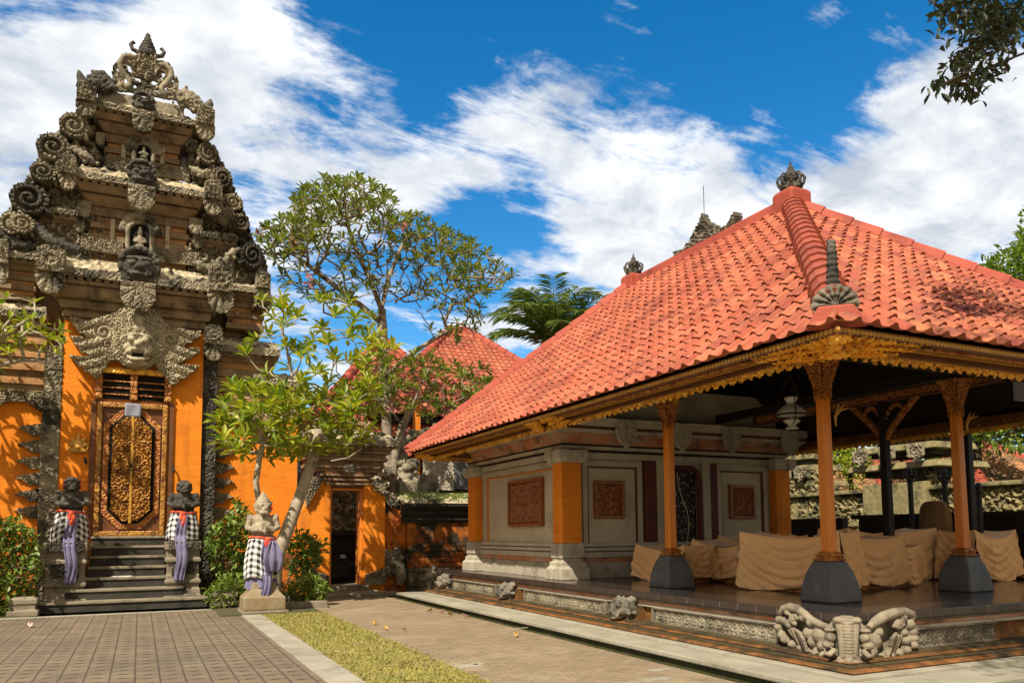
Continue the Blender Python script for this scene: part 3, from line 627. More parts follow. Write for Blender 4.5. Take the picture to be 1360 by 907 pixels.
q = MB(); q.box(10.505, 5.52, 3.44, 10.515, 11.3, 3.54); rg = np.random.RandomState(2)
for i in range(150): q.ell((10.51, 5.5+i*.039, 3.49+rg.uniform(-.04, .04)), (.012, .022, .018), 5)
q.build('beam_carving', 'gold_red', bm_)
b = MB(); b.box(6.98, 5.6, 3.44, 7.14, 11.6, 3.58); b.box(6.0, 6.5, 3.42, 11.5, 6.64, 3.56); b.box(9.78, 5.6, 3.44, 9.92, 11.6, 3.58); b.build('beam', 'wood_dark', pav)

# ---- roof
def roof_face(mb, E0, E1, R0, R1, tw=.215, th=.222, rg=None):
    E0, E1, R0, R1 = map(lambda p: np.array(p, float), (E0, E1, R0, R1))
    ud = (E1-E0)/np.linalg.norm(E1-E0); n = np.cross(ud, R0-E0); n /= np.linalg.norm(n); vd = np.cross(n, ud)
    if n[2] < 0: n = -n
    L = np.linalg.norm(E1-E0); H = (R0-E0) @ vd; a = (R0-E0) @ ud; c = (R1-E0) @ ud
    rows = int(round(H/th)); th = H/rows; cols_ = int(round(L/tw)); tw = L/cols_
    k = 8; fr = np.array([0, .12, .3, .5, .62, .72, .84, .94])
    # rolled tile section: shallow pan then a raised roll
    pr = np.array([.018, .002, 0, .006, .026, .046, .050, .036])
    us = (np.arange(cols_)[:, None]+fr[None]).ravel(); us = np.append(us, cols_)*tw; ph = np.append(np.tile(pr, cols_), .018)
    for r in range(rows):
        v0, v1 = r*th-.02, (r+1)*th
        ro = (r % 2)*0
        P = np.zeros((len(us), 3, 3))
        jit = rg.normal(0, .004, cols_+1); ji = np.minimum(np.floor(us/tw+.01).astype(int), cols_)
        for j, (v, lift) in enumerate(((v0+.045, -.004), (v0, .030), (v1, .006))):
            vc = min(max(v, 0), H); uL = a*vc/H; uR = L+(c-L)*vc/H
            u = np.clip(us, uL-.05, uR+.05)
            P[:, j] = E0+ud*u[:, None]+vd*v+n*(ph*(1.0 if j else .2)+lift+jit[ji]*(j == 1))[:, None]+vd*(jit[ji]*1.5*(j == 1))[:, None]
        keep = (us[1:] > a*v0/H-.02) & (us[:-1] < L+(c-L)*max(v0, 0)/H+.02)
        kk = np.stack([keep, keep], 1)
        ids = np.floor(us[:-1]/tw+.01).astype(int)
        rv = rg.rand(cols_+1)**1.5+.001
        rnd = [rv[min(ids[i], cols_)] for i in range(len(us)-1) for j in range(2) if kk[i, j]]
        mb.grid(P, 0, kk, None, rnd)
rg = np.random.RandomState(8)
corners = [(PX0, PY0, EZ), (PX1, PY0, EZ), (PX1, PY1, EZ), (PX0, PY1, EZ)]
mb = MB(); roof_face(mb, corners[3], corners[0], RB, RA, rg=rg); roof = mb.build('roof', 'tile_red', pav)
mb = MB(); roof_face(mb, corners[0], corners[1], RA, RA, rg=rg); mb.build('roof_slope', 'tile_red_old', roof)
mb = MB(); roof_face(mb, corners[1], corners[2], RA, RB, rg=rg); roof_face(mb, corners[2], corners[3], RB, RB, rg=rg); mb.build('roof_slope', 'tile_red', roof)
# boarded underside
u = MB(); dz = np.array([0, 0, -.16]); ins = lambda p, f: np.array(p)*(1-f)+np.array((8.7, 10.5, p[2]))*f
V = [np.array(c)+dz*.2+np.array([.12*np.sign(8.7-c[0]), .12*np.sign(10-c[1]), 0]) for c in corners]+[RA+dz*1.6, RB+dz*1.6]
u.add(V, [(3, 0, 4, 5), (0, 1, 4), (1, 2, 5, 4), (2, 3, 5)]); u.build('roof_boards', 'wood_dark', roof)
# hip caps: overlapping half round tiles
def hipcaps(name, p0, p1, r=.13, L=.34, mat_='ridge_red', parent=None, flat=False):
    p0, p1 = np.array(p0, float), np.array(p1, float); D = np.linalg.norm(p1-p0); n = int(D/L); mb = MB(); d = (p1-p0)/D
    s_ = np.cross(d, (0, 0, 1.)); s_ /= np.linalg.norm(s_); w = np.cross(s_, d)
    for i in range(n):
        a = p0+d*(i*D/n-.03); b_ = p0+d*((i+1)*D/n)
        A, B_ = [], []
        for t in np.linspace(-.12, math.pi+.12, 7):
            cx, cz = math.cos(t)*1.12, math.sin(t)
            A.append(a+s_*cx*r*1.12+w*(cz*r*1.12)); B_.append(b_+s_*cx*r*.95+w*(cz*r*.95-.005))
        A.append(a-s_*r*1.2-w*.14); A.insert(0, a+s_*r*1.2-w*.14); B_.append(b_-s_*r*1.05-w*.14); B_.insert(0, b_+s_*r*1.05-w*.14)
        P = np.stack([np.array(A), np.array(B_)], 1); mb.grid(P, rnd=.001); 
        k_ = len(A); mb.add(A, [tuple(range(k_))]); 
    return mb.build(name, mat_, parent)
up = np.array([0, 0, .05])
hipcaps('hip_ridge', np.array(corners[0])*.94+RA*.06+up, RA+up, .135, .30, 'tile_red', roof); hipcaps('hip_ridge', np.array(corners[3])+up, RB+up, .12, .34, 'ridge_red', roof)
hipcaps('hip_ridge', np.array(corners[1])+up, RA+up, .11, .42, 'ridge_red', roof); hipcaps('hip_ridge', np.array(corners[2])+up, RB+up, .12, .34, 'ridge_red', roof)
r = MB(); r.stack(0, 0, [(8.56, 8.84, RA[1], RB[1], 6.1), (8.60, 8.80, RA[1], RB[1], 6.36), (8.62, 8.78, RA[1], RB[1], 6.40)]); r.build('ridge', 'ridge_red', roof, bevel=.03)
def finial(cx, cy, z, sc=1.0, name='finial'):
    c = MB(); c.stack(cx, cy, [(.20*sc, .20*sc, z-.25), (.20*sc, .20*sc, z+.20*sc), (.16*sc, .16*sc, z+.24*sc)]); p = c.build('finial_block', 'ridge_red', roof, bevel=.03)
    m_ = MB(); z0 = z+.24*sc
    m_.lathe([(.14, 0), (.15, .04), (.11, .06), (.13, .10), (.08, .14), (.11, .20), (.12, .25), (.09, .32), (.05, .36), (.055, .39), (.025, .43), (.006, .53)], (0, 0, 0), 14)
    for i in range(8):
        a = i*math.pi/4; ca, sa = math.cos(a), math.sin(a)
        m_.tube([(.10*ca, .10*sa, .08), (.19*ca, .19*sa, .11), (.215*ca, .215*sa, .20), (.17*ca, .17*sa, .27), (.12*ca, .12*sa, .28)], [.03, .032, .028, .022, .012], 6)
        m_.ell((.15*ca, .15*sa, .05), .038, 6)
    for i in range(len(m_.v)): m_.v[i] = m_.v[i]*sc*.92+np.array([cx, cy, z0])
    m_.build(name, 'stone_dark_carved', p, remesh=.014)
finial(RA[0], RA[1], 6.24, 1.0); finial(RB[0], RB[1], 6.24, .95)
# carved crest in the middle of the ridge
cr_ = MB(); ym = 10.45
poly = [(-.78, 0), (-.80, .16), (-.62, .12), (-.50, .10), (-.42, .22), (-.36, .20), (-.30, .38), (-.24, .36), (-.16, .56), (-.10, .58), (-.03, .80), (0, .92), (.03, .80), (.10, .58), (.16, .56), (.24, .36), (.30, .38), (.36, .20), (.42, .22), (.52, .10), (.66, .16), (.74, .32), (.84, .40), (.86, .30), (.80, 0)]
def hcr(X, Z): return .03+.04*swirl(X, Z, .16, 5, freq=1.7)
relief(cr_, poly, hcr, .012, .03, lambda X, Z, H: (8.7-H, ym-X, 6.38+Z*.56)); relief(cr_, poly, hcr, .012, .03, lambda X, Z, H: (8.7+H, ym-X, 6.38+Z*.56))
c_ = cr_.build('ridge_crest', 'stone_weathered', roof); MB().tube([(8.7, ym, 6.9), (8.7, ym, 7.4)], .006, 5).build('lightning_rod', 'iron_dark', c_)
# curled guardian ornament at the near hip corner
p = np.array([5.40, 4.81, 3.38])
d2 = np.array([-1, -1, 0])/math.sqrt(2); t2 = np.array([1, -1, 0])/math.sqrt(2)
h = MB(); P_ = []
for q in range(41):
    a = math.pi*q/40; r_ = .17*(1+.10*abs(math.cos(q*math.pi/40*7))); P_.append((r_*math.cos(a)*1.05, r_*math.sin(a)*.95))
P_ += [(-.17, -.07), (-.07, -.12), (0, -.14), (.07, -.12), (.17, -.07)]
def hho(X, Z):
    r_ = np.hypot(X, Z); th = np.arctan2(Z, X)
    return .02+.05*np.abs(np.cos(th*7))*np.clip(r_/.06, 0, 1)*np.clip((.19-r_)/.05, .3, 1)+.07*np.exp(-(r_/.045)**2)+.03*np.exp(-((r_-.085)/.018)**2)
relief(h, P_, hho, .0085, .03, lambda X, Z, H: (p[0]+t2[0]*X+d2[0]*(.10+H), p[1]+t2[1]*X+d2[1]*(.10+H), p[2]-.05+Z-H*.25))
fo = h.build('hip_ornament', 'stone_grey', roof)
h = MB()
for k_ in range(22):
    t = k_/21; h.ell(p-d2*(.03+.02*math.sin(t*6))+np.array([0, 0, .02+.52*t]), ((.060-.025*t)*(1+.25*(k_ % 2)),)*2+(.03,), 8)
for k_ in range(7): h.ell(p-d2*(.13-.012*k_)+np.array([0, 0, .05+.055*k_]), (.06-.005*k_,)*3, 8)
h.build('hip_horn', 'stone_dark_carved', fo, remesh=.012)
b = MB(); b.prism([(-.25, -.15), (.25, -.15), (.14, .04), (-.14, .04)], -.05, .05, 'xz'); 
V = b.v[0]; b.v[0] = np.stack([p[0]+t2[0]*V[:, 0]-d2[0]*V[:, 1]*1+d2[0]*.20, p[1]+t2[1]*V[:, 0]-d2[1]*V[:, 1]+d2[1]*.20, p[2]-.13+V[:, 2]], 1)
b.build('hip_foot', 'ridge_red', roof, bevel=.02)

# ---- eaves joinery
def ring(name, i0, i1, z0, z1, m_, parent):
    """mitred rectangular frame between insets i0 < i1 from the timber edge"""
    x0, x1, y0, y1 = 5.2, 12.22, 4.60, 15.77
    V = []
    for (i, z) in ((i0, z0), (i1, z0), (i1, z1), (i0, z1)): V += [(x0+i, y0+i, z), (x1-i, y0+i, z), (x1-i, y1-i, z), (x0+i, y1-i, z)]
    F = []
    for a in range(4):
        for k_ in range(4): F.append((a*4+k_, a*4+(k_+1) % 4, ((a+1) % 4)*4+(k_+1) % 4, ((a+1) % 4)*4+k_))
    return MB().add(V, F).build(name, m_, parent)
eave = ring('eave', 0, .075, 3.035, 3.10, 'wood_brown', pav)
ring('eave_groove', .08, .16, 3.05, 3.13, 'wood_red', eave); ring('eave_gilding', .165, .19, 3.015, 3.14, 'gold_paint', eave)
ring('eave_groove', .195, .26, 3.035, 3.15, 'wood_brown', eave); ring('eave_board', .262, .30, 2.985, 3.16, 'wood_brown', eave); ring('eave_gilding', .29, .315, 2.975, 3.0, 'gold_paint', eave)
rp = MB()     # twisted rope moulding as slanted beads
def beads(p0, p1, st, r, sq):
    n = int(np.linalg.norm(np.subtract(p1, p0))/st)
    for i in range(n):
        t = (i+.5)/n; p = np.array(p0)*(1-t)+np.array(p1)*t; rp.ell(p, sq, 6)
beads((5.2, 4.6, 3.07), (5.2, 15.77, 3.07), .05, 0, (.016, .028, .026)); beads((5.2, 4.6, 3.07), (12.2, 4.6, 3.07), .05, 0, (.028, .016, .026))
rp.build('rope_moulding', 'gold_paint', eave)
rp = MB(); beads((5.285, 4.69, 3.03), (5.285, 15.6, 3.03), .045, 0, (.014, .024, .02)); beads((5.285, 4.69, 3.03), (12.1, 4.69, 3.03), .045, 0, (.024, .014, .02)); rp.build('rope_moulding', 'gold_red', eave)
def valance(L, fr, seed):
    mb = MB(); top, bot = 3.07, 2.925; P = [(0, top)]; n = int(L/.13)
    low = []
    for i in range(n):
        for t, dz in ((0, .022), (.2, .0), (.38, -.018), (.5, -.026), (.62, -.018), (.8, .0)): low.append(((i+t)*L/n, bot+dz))
    low.append((L, bot+.03)); P = [(L, top), (0, top)]+low
    nu, nv = int(L/.016), 13; X, Z = np.meshgrid(np.linspace(0, L, nu), np.linspace(bot-.05, top, nv), indexing='ij')
    xs = np.array([p[0] for p in low]); zs = np.array([p[1] for p in low]); xc = (X[:-1, :-1]+X[1:, 1:])/2; zc = (Z[:-1, :-1]+Z[1:, 1:])/2
    sw = swirl(X, Z, .062, seed); holes = swirl(xc, zc, .062, seed)
    keep = (zc > np.interp(xc, xs, zs)) & ~((holes < .07) & (zc < top-.07))
    H = .012+.035*sw; Q = np.stack(np.broadcast_arrays(*fr(X, Z, H)), -1); mb.grid(Q, 0, keep); return mb
valance(11.0, lambda X, Z, H: (5.53-H, 15.6-X, Z), 4).build('valance', 'gold_carved', eave); valance(6.8, lambda X, Z, H: (5.2+.33+X, 4.93-H, Z), 5).build('valance', 'gold_carved', eave)
v_ = valance(10.6, lambda X, Z, H: (11.9+H, 4.95+X, Z), 6); v_.build('valance', 'gold_carved', eave); valance(6.3, lambda X, Z, H: (5.53+X, 15.45+H, Z), 7).build('valance', 'gold_carved', eave)
# gilded leaf clusters under the eave: at the near corner and halfway along
def cluster(c, along, out, L, seed, name='eave_carving'):
    """tiers of gilded leaves lapped over the stepped mouldings, longest at the top"""
    c = np.array(c, float); al = np.array(along, float); ou = np.array(out, float); mb = MB()
    for k, (ins, zt, zl, ln) in enumerate(((.075, 3.055, 2.985, 1.0), (.165, 3.03, 2.945, .80), (.255, 3.0, 2.90, .62))):
        n = max(4, int(L*ln/.07)); lo = []
        for i in range(n):
            f = 1-.75*(i/n); h = (zt-zl)*f
            for q, w in ((0, .35), (.25, .85), (.5, 1.0), (.75, .85)): lo.append(((i+q)*L*ln/n, zt-h*w))
        P = [(.0, zt)]+lo+[(L*ln, zt-.008)]
        fr = lambda X, Z, H: (c[0]+al[0]*(X+ins)+ou[0]*(H-ins), c[1]+al[1]*(X+ins)+ou[1]*(H-ins), Z)
        relief(mb, P, lambda X, Z: .01+.065*swirl(X+k, Z, .075, seed+k, freq=1.6), .0095, .01, fr)
        if L > 1:
            g = np.random.RandomState(seed+k)
            for i in range(34): mb.ell(tuple(c+np.array([ins, ins, 0])+al*g.uniform(-.04, .06)-ou*g.uniform(-.05, .01)+np.array([0, 0, g.uniform(zl, zt)-3.06])), (.028, .028, .022), 6)
    return mb.build(name, 'gold_leaf', eave)
cluster((5.2, 4.6, 3.06), (0, 1, 0), (-1, 0, 0), 1.15, 1); cluster((5.2, 4.6, 3.06), (1, 0, 0), (0, -1, 0), 1.15, 2)
ymid = 10.1
cluster((5.2, ymid, 3.06), (0, 1, 0), (-1, 0, 0), .5, 3); cluster((5.2, ymid, 3.06), (0, -1, 0), (-1, 0, 0), .5, 4)
cluster((5.2, 15.77, 3.06), (0, -1, 0), (-1, 0, 0), .5, 5); cluster((9.3, 4.6, 3.06), (1, 0, 0), (0, -1, 0), .4, 6)

# ---- enclosed room at the back of the pavilion
YF, XL, XR, YB = 11.69, 6.5, 11.63, 15.88
b = MB(); b.box(XL+.16, YF+.16, FZ, XR-.1, YB-.1, 4.05); room = b.build('room', 'plaster_grey', pav)
def onX(name, y0, y1, z0, z1, out, m_, dep=.15, bev=.004): return MB().box(XL+.16-out, min(y0, y1), z0, XL+.16+dep, max(y0, y1), z1).build(name, m_, room, bevel=bev)
def onY(name, x0, x1, z0, z1, out, m_, dep=.15, bev=.004): return MB().box(x0, YF+.16-out, z0, x1, YF+.16+dep, z1).build(name, m_, room, bevel=bev)
# plinth and dado courses, round the two visible faces
def course(name, z0, z1, out, m_):
    b = MB(); b.box(XL+.16-out, YF+.16-out, z0, XL+.3, YB, z1); b.box(XL+.301, YF+.16-out, z0, XR, YF+.3, z1); return b.build(name, m_, room, bevel=.006)
course('plinth', FZ, .87, .05, 'plaster_stained'); course('dado_band', .872, .96, .035, 'strip_orange'); course('dado_course', .962, 1.055, .06, 'plaster_trim'); course('dado_course', 1.058, 1.072, .045, 'wood_brown')
course('dado_course', 1.075, 1.135, .075, 'plaster_trim'); course('dado_course', 1.137, 1.15, .045, 'wood_brown'); course('dado_course', 1.152, 1.215, .06, 'plaster_trim')
# panels: thin orange fillet and grey frame
def frame_X(y0, y1, z0, z1, w, out, m_):
    b = MB(); X0, X1 = XL+.16-out, XL+.17
    b.box(X0, y0, z0, X1, y0+w, z1); b.box(X0, y1-w, z0, X1, y1, z1); b.box(X0, y0+w+.001, z1-w, X1, y1-w-.001, z1); b.build('panel_frame', m_, room)
def frame_Y(x0, x1, z0, z1, w, out, m_):
    b = MB(); Y0, Y1 = YF+.16-out, YF+.17
    b.box(x0, Y0, z0, x0+w, Y1, z1); b.box(x1-w, Y0, z0, x1, Y1, z1); b.box(x0+w+.001, Y0, z1-w, x1-w-.001, Y1, z1); b.build('panel_frame', m_, room)
frame_X(11.95, 15.30, 1.215, 2.66, .10, .05, 'plaster_trim'); frame_X(12.06, 15.19, 1.215, 2.55, .025, .03, 'wood_orange')
for a, c in ((6.98, 8.22), (9.96, 11.20)):
    frame_Y(a, c, 1.215, 2.66, .09, .05, 'plaster_trim'); frame_Y(a+.095, c-.095, 1.215, 2.56, .025, .03, 'wood_red')
# corner pillars
def pillar(x0, y0, x1, y1, name='pillar', m_='brick_orange'):
    b = MB(); b.box(x0, y0, 1.22, x1, y1, 2.60); p = b.build(name, m_, room, bevel=.008)
    b = MB(); b.box(x0-.03, y0-.03, .965, x1+.03, y1+.03, 1.218); b.stack(0, 0, [(x0-.10, x1+.10, y0-.10, y1+.10, FZ+.001), (x0-.095, x1+.095, y0-.095, y1+.095, .79), (x0-.05, x1+.05, y0-.05, y1+.05, .83), (x0-.05, x1+.05, y0-.05, y1+.05, .90), (x0-.01, x1+.01, y0-.01, y1+.01, .905), (x0-.01, x1+.01, y0-.01, y1+.01, .963)]); b.build('pillar_base', 'plaster_stained', p, bevel=.012)
    b = MB(); 
    for sx in (0, 1):
        for sy in (0, 1):
            px, py = (x0 if sx == 0 else x1), (y0 if sy == 0 else y1)
            if sy == 0 or sx == 0: b.stack(px, py, [(.05, .05, 2.60), (.095, .095, 2.68), (.10, .10, 2.78), (.10, .10, 2.82)])
    b.stack(0, 0, [(x0-.02, x1+.02, y0-.02, y1+.02, 2.601), (x0-.06, x1+.06, y0-.06, y1+.06, 2.74), (x0-.07, x1+.07, y0-.07, y1+.07, 2.815)])
    b.build('pillar_capital', 'plaster_trim', p, bevel=.012)
pillar(6.48, 11.66, 6.86, 12.00); pillar(6.48, 15.50, 6.80, 15.90); pillar(11.30, 11.66, 11.66, 12.0)
onY('wall_strip', 8.27, 8.53, 1.22, 2.70, .06, 'wood_red', .1); onY('wall_strip', 9.77, 9.95, 1.22, 2.70, .05, 'wood_red', .1)
onY('wall_pilaster', 8.545, 8.70, 1.0, 2.78, .08, 'plaster_grey', .1); onY('wall_pilaster', 9.58, 9.76, 1.0, 2.78, .08, 'plaster_grey', .1)
# flaring cornice
def cornice(out0, out1, z0, z1, m_):
    V = []
    for o_, z in ((out0, z0), (out1, z1)): V += [(XL+.16-o_, YF+.16-o_, z), (XR-.1+o_, YF+.16-o_, z), (XR-.1+o_, YB-.1+o_, z), (XL+.16-o_, YB-.1+o_, z)]
    MB().add(V, [(0, 1, 5, 4), (1, 2, 6, 5), (2, 3, 7, 6), (3, 0, 4, 7), (3, 2, 1, 0), (4, 5, 6, 7)]).build('cornice_course', m_, room)
for q in ((.05, .08, 2.70, 2.80, 'plaster_trim'), (.10, .11, 2.805, 2.84, 'wood_dark'), (.14, .17, 2.845, 2.90, 'plaster_trim'), (.16, .17, 2.905, 2.93, 'wood_dark'), (.19, .34, 2.935, 3.10, 'strip_orange'), (.36, .40, 3.105, 3.17, 'plaster_trim'), (.36, .38, 3.175, 3.22, 'wood_brown'), (.40, .50, 3.225, 3.36, 'plaster_trim'), (.20, .2, 3.365, 3.40, 'wood_red')): cornice(*q)
for xx in (7.6, 8.8, 9.95, 11.4):
    q = MB(); poly = [(-.17, .22), (-.2, .02), (-.16, -.14), (0, -.26), (.16, -.14), (.2, .02), (.17, .22)]
    relief(q, poly, lambda X, Z: .03+.03*np.abs(np.cos(np.arctan2(Z+.3, X)*7))+.03*swirl(X, Z, .09, 3), .02, .02, lambda X, Z, H: (xx+X, YF-.30-H, 3.12+Z)); q.build('cornice_boss', 'plaster_trim', room)
# windows: carved timber grilles
def window_carve(X, Z, w, h, nx, nz):
    a = np.abs(np.sin(np.pi*nx*X/w)); b_ = np.abs(np.sin(np.pi*nz*Z/h)); return .05*np.clip(np.minimum(a, b_)*3, 0, 1)*(.2+.8*swirl(X, Z, .13, 6, freq=1.6))
def window(kind, c, w, h, nx, nz):
    fr = (lambda X, Z, H: (XL+.14-H, c-X, Z)) if kind == 'X' else (lambda X, Z, H: (c+X, YF+.14-H, Z))
    z0 = h[0]; hh = h[1]-h[0]; mb = MB()
    relief(mb, [(-w/2, z0), (w/2, z0), (w/2, h[1]), (-w/2, h[1])], lambda X, Z: window_carve(X+w/2, Z-z0, w, hh, nx, nz), .018, .02, fr); o = mb.build('window', 'wood_carved', room)
    f = MB()
    for (a, b_, cc, d) in ((-w/2-.06, -w/2, z0-.06, h[1]+.06), (w/2, w/2+.06, z0-.06, h[1]+.06), (-w/2+.001, w/2-.001, z0-.06, z0), (-w/2+.001, w/2-.001, h[1], h[1]+.06)):
        if kind == 'X': f.box(XL+.08, c+a, cc, XL+.17, c+b_, d)
        else: f.box(c+a, YF+.08, cc, c+b_, YF+.17, d)
    f.build('window_frame', 'wood_carved', o, bevel=.006)
window('X', 13.36, 1.32, (1.58, 2.36), 3, 2); window('Y', 7.52, .50, (1.70, 2.25), 2, 2); window('Y', 10.56, .50, (1.70, 2.24), 2, 2)
# carved door in the shade
o = onY('door', 8.80, 9.45, .75, 2.62, .02, 'wood_dark', .05)
q = MB(); rg = np.random.RandomState(4)
for i in range(130): q.ell((rg.uniform(8.83, 9.42), YF+.135, rg.uniform(1.0, 2.55)), rg.uniform(.008, .018), 5)
pth = [(9.15+.12*math.sin(t*5), YF+.13, 1.1+1.4*t) for t in np.linspace(0, 1, 30)]; q.tube(pth, .010, 5)
q.build('door_carving', 'plaster_trim', o)
q = MB(); pts = [(8.76, YF+.09, .75), (8.76, YF+.09, 2.35)]+[(9.12-.36*math.cos(t), YF+.09, 2.35+.28*math.sin(t)+.05*math.sin(3*t)) for t in np.linspace(.1, 3.04, 14)]+[(9.49, YF+.09, 2.35), (9.49, YF+.09, .75)]
q.tube(pts, .045, 8); q.tube([(p[0], p[1]-.05, p[2]+.0) for p in pts], .02, 6); q.build('door_frame', 'wood_red', o)
# low dark parapet closing the far side of the pavilion
b = MB(); b.box(13.0, 7.5, FZ, 13.15, 11.2, 1.62); b.box(13.0, 11.6, FZ, 13.15, 15.5, 1.66); b.box(12.9, 7.4, 1.62, 13.2, 11.3, 1.70); b.build('parapet', 'wood_dark', pav)
# ================================================================== great carved gate
GX = -0.18
gate = thing('gate_tower', (GX, 18.3, 0), 'towering carved stone and orange brick gateway with gilded double door', 'gateway')
def band(mb, hx, y0, z0, z1, cx=GX, yb=20.2, mi=0): mb.box(cx-hx, y0, z0, cx+hx, yb, z1, mi)
b = MB(); b.box(GX-1.35, 18.3, 0, GX+1.34, 20.4, 6.0); body = b.build('gate_body', 'brick_orange', gate)
def layers(name, cx, hx, y0, z0, z1, n, parent, yb=20.1, d=.05):
    """recessed and projecting brick courses"""
    mb = MB(); h = (z1-z0)/n
    for i in range(n):
        o = d if i % 2 == 0 else -d*.25
        mb.box(cx-hx-o*.6, y0-o, z0+i*h+.001, cx+hx+o*.6, yb, z0+(i+1)*h-.001, 0 if i % 2 else 1)
    return mb.build(name, ['brick_brown', 'stone_brown'], parent, bevel=.01)
def flare(name, cx, prof, parent, yb=20.3, m_='stone_brown'):
    """stack of cornice mouldings: (half width, front y, z)"""
    mb = MB()
    for (h0, y0, z0, h1, y1, z1) in prof: mb.stack(0, 0, [(cx-h0, cx+h0, y0, yb, z0), (cx-h1, cx+h1, y1, yb, z1-.002)])
    return mb.build(name, m_, parent, bevel=.012)
def weather_slab(name, cx, hx, y0, z0, ze, zt, yt, parent, hxt=None, jag=.03, yb=20.3, seed=0):
    """weathered coping: carved edge then a rough slope rising to the next stage"""
    e = MB(); 
    relief(e, [(-hx, z0), (hx, z0), (hx, ze), (-hx, ze)], lambda X, Z: .035*swirl(X, Z, .12, 3+seed), .03, .02, frontY(y0, cx)); e.box(cx-hx, y0+.002, z0, cx+hx, yb, ze-.002)
    o = e.build(name, 'stone_carved', parent)
    d = MB(); n = int(2*hx/.16); rg = np.random.RandomState(seed)
    for i in range(n): d.box(cx-hx+(i+.15)*2*hx/n, y0+.02, z0-.05, cx-hx+(i+.75)*2*hx/n, y0+.2, z0-.001)
    d.build('dentil_row', 'stone_brown', o)
    hxt = hxt or hx; nu = int(2*hx/.08); nv = 9; P = np.zeros((nu+1, nv, 3))
    for i in range(nu+1):
        for j in range(nv):
            t = j/(nv-1); h = hx*(1-t)+hxt*t
            P[i, j] = (cx-h+2*h*i/nu, y0+.03+(yt-y0)*t+rg.normal(0, jag*.5), ze+(zt-ze)*t**.8+rg.normal(0, jag)*(0 < j < nv-1))
    q = MB(); q.grid(P); q.box(cx-hxt, yt-.02, ze, cx+hxt, yb, zt-.03); q.build('coping', 'stone_slab', o)
    return o
# main cornice (stage one)
flare('cornice', GX, [(1.36, 18.27, 5.86, 1.36, 18.27, 5.93), (1.40, 18.22, 5.93, 1.40, 18.22, 6.04), (1.36, 18.27, 6.04, 1.37, 18.26, 6.10), (1.44, 18.17, 6.10, 1.48, 18.12, 6.24), (1.46, 18.15, 6.24, 1.46, 18.15, 6.29), (1.52, 18.06, 6.29, 1.68, 17.92, 6.50), (1.66, 17.95, 6.50, 1.66, 17.95, 6.54), (1.74, 17.86, 6.54, 1.74, 17.86, 6.62)], gate)
weather_slab('cornice_slab', GX, 1.80, 17.80, 6.66, 6.84, 7.26, 18.45, gate, 1.45, seed=1)
# stage two
layers('stage_wall', GX, .95, 18.62, 7.2, 8.42, 9, gate)
flare('cornice', GX, [(1.0, 18.56, 8.40, 1.0, 18.56, 8.48), (1.04, 18.50, 8.48, 1.16, 18.30, 8.64), (1.12, 18.36, 8.64, 1.12, 18.36, 8.68), (1.18, 18.26, 8.68, 1.26, 18.16, 8.82)], gate)
weather_slab('cornice_slab', GX, 1.46, 18.10, 8.86, 9.0, 9.36, 18.6, gate, .98, seed=2)
# stage three
layers('stage_wall', GX, .72, 18.72, 9.3, 10.14, 7, gate)
flare('cornice', GX, [(.76, 18.66, 10.12, .76, 18.66, 10.2), (.80, 18.58, 10.2, .92, 18.40, 10.34), (.88, 18.46, 10.34, .88, 18.46, 10.37), (.94, 18.36, 10.37, 1.0, 18.26, 10.48)], gate)
weather_slab('cornice_slab', GX, 1.22, 18.20, 10.52, 10.64, 10.86, 18.5, gate, .8, seed=3)
def tongue(cx, y0, ztop, w, h, parent, seed=0, name='carved_plaque', m_='stone_carved', kind='fan', d=.10):
    mb = MB(); P = [(-w/2, 0), (w/2, 0), (w/2, -h*.62), (w*.36, -h*.9), (0, -h), (-w*.36, -h*.9), (-w/2, -h*.62)]
    def hf(X, Z):
        r = np.hypot(X, Z+h*.35); th = np.arctan2(X, -(Z+h*.2))
        return d*.4*np.abs(np.cos(th*5))*np.clip(r/(w*.25), .3, 1)+d*.5*(1-np.clip(r/(h*.8), 0, 1))+d*.35*swirl(X, Z, w*.22, seed)
    relief(mb, P, hf, .022, d, frontY(y0, cx, ztop)); return mb.build(name, m_, parent)
def face_block(cx, y0, z0, w, h, parent, name='guardian_face', m_='stone_dark_carved'):
    mb = MB(); c = z0+h*.42
    mb.box(cx-w*.48, y0-.03, z0, cx+w*.48, y0+.25, z0+h*.8)
    mb.ell((cx, y0-.02, c), (w*.46, .13, h*.36), 12); mb.ell((cx, y0-.17, c-h*.02), (w*.12, .06, h*.10), 8); mb.ell((cx, y0-.10, c-h*.22), (w*.36, .07, h*.07), 10)
    for s in (-1, 1):
        mb.ell((cx+s*w*.2, y0-.12, c+h*.10), (w*.12, .06, h*.10), 10); mb.ell((cx+s*w*.2, y0-.14, c+h*.23), (w*.17, .05, h*.045), 8); mb.ell((cx+s*w*.48, y0, c), (w*.10, .08, h*.16), 8)
        mb.ell((cx+s*w*.2, y0-.14, c-h*.24), (w*.04, .05, h*.09), 6)
    n = 9
    for i in range(n):
        a = math.pi*(i+.5)/n; mb.ell((cx-math.cos(a)*w*.47, y0-.03, c+h*.18+math.sin(a)*h*.38), (w*.11, .10, h*.11), 8)
    return mb.build(name, m_, parent, remesh=.016)
face_block(GX+.01, 17.76, W(184, 373, 'y', 17.7)[2], .72, .70, gate); tongue(GX, 17.74, W(182, 377, 'y', 17.74)[2], .66, .56, gate, 1)
face_block(GX, 18.06, W(190, 246, 'y', 18.0)[2], .52, .54, gate); tongue(GX, 18.04, W(190, 249, 'y', 18.0)[2], .52, .54, gate, 2)
face_block(GX-.02, 18.16, W(194, 150, 'y', 18.1)[2], .42, .44, gate); tongue(GX-.02, 18.12, W(194, 151, 'y', 18.1)[2], .42, .48, gate, 3)
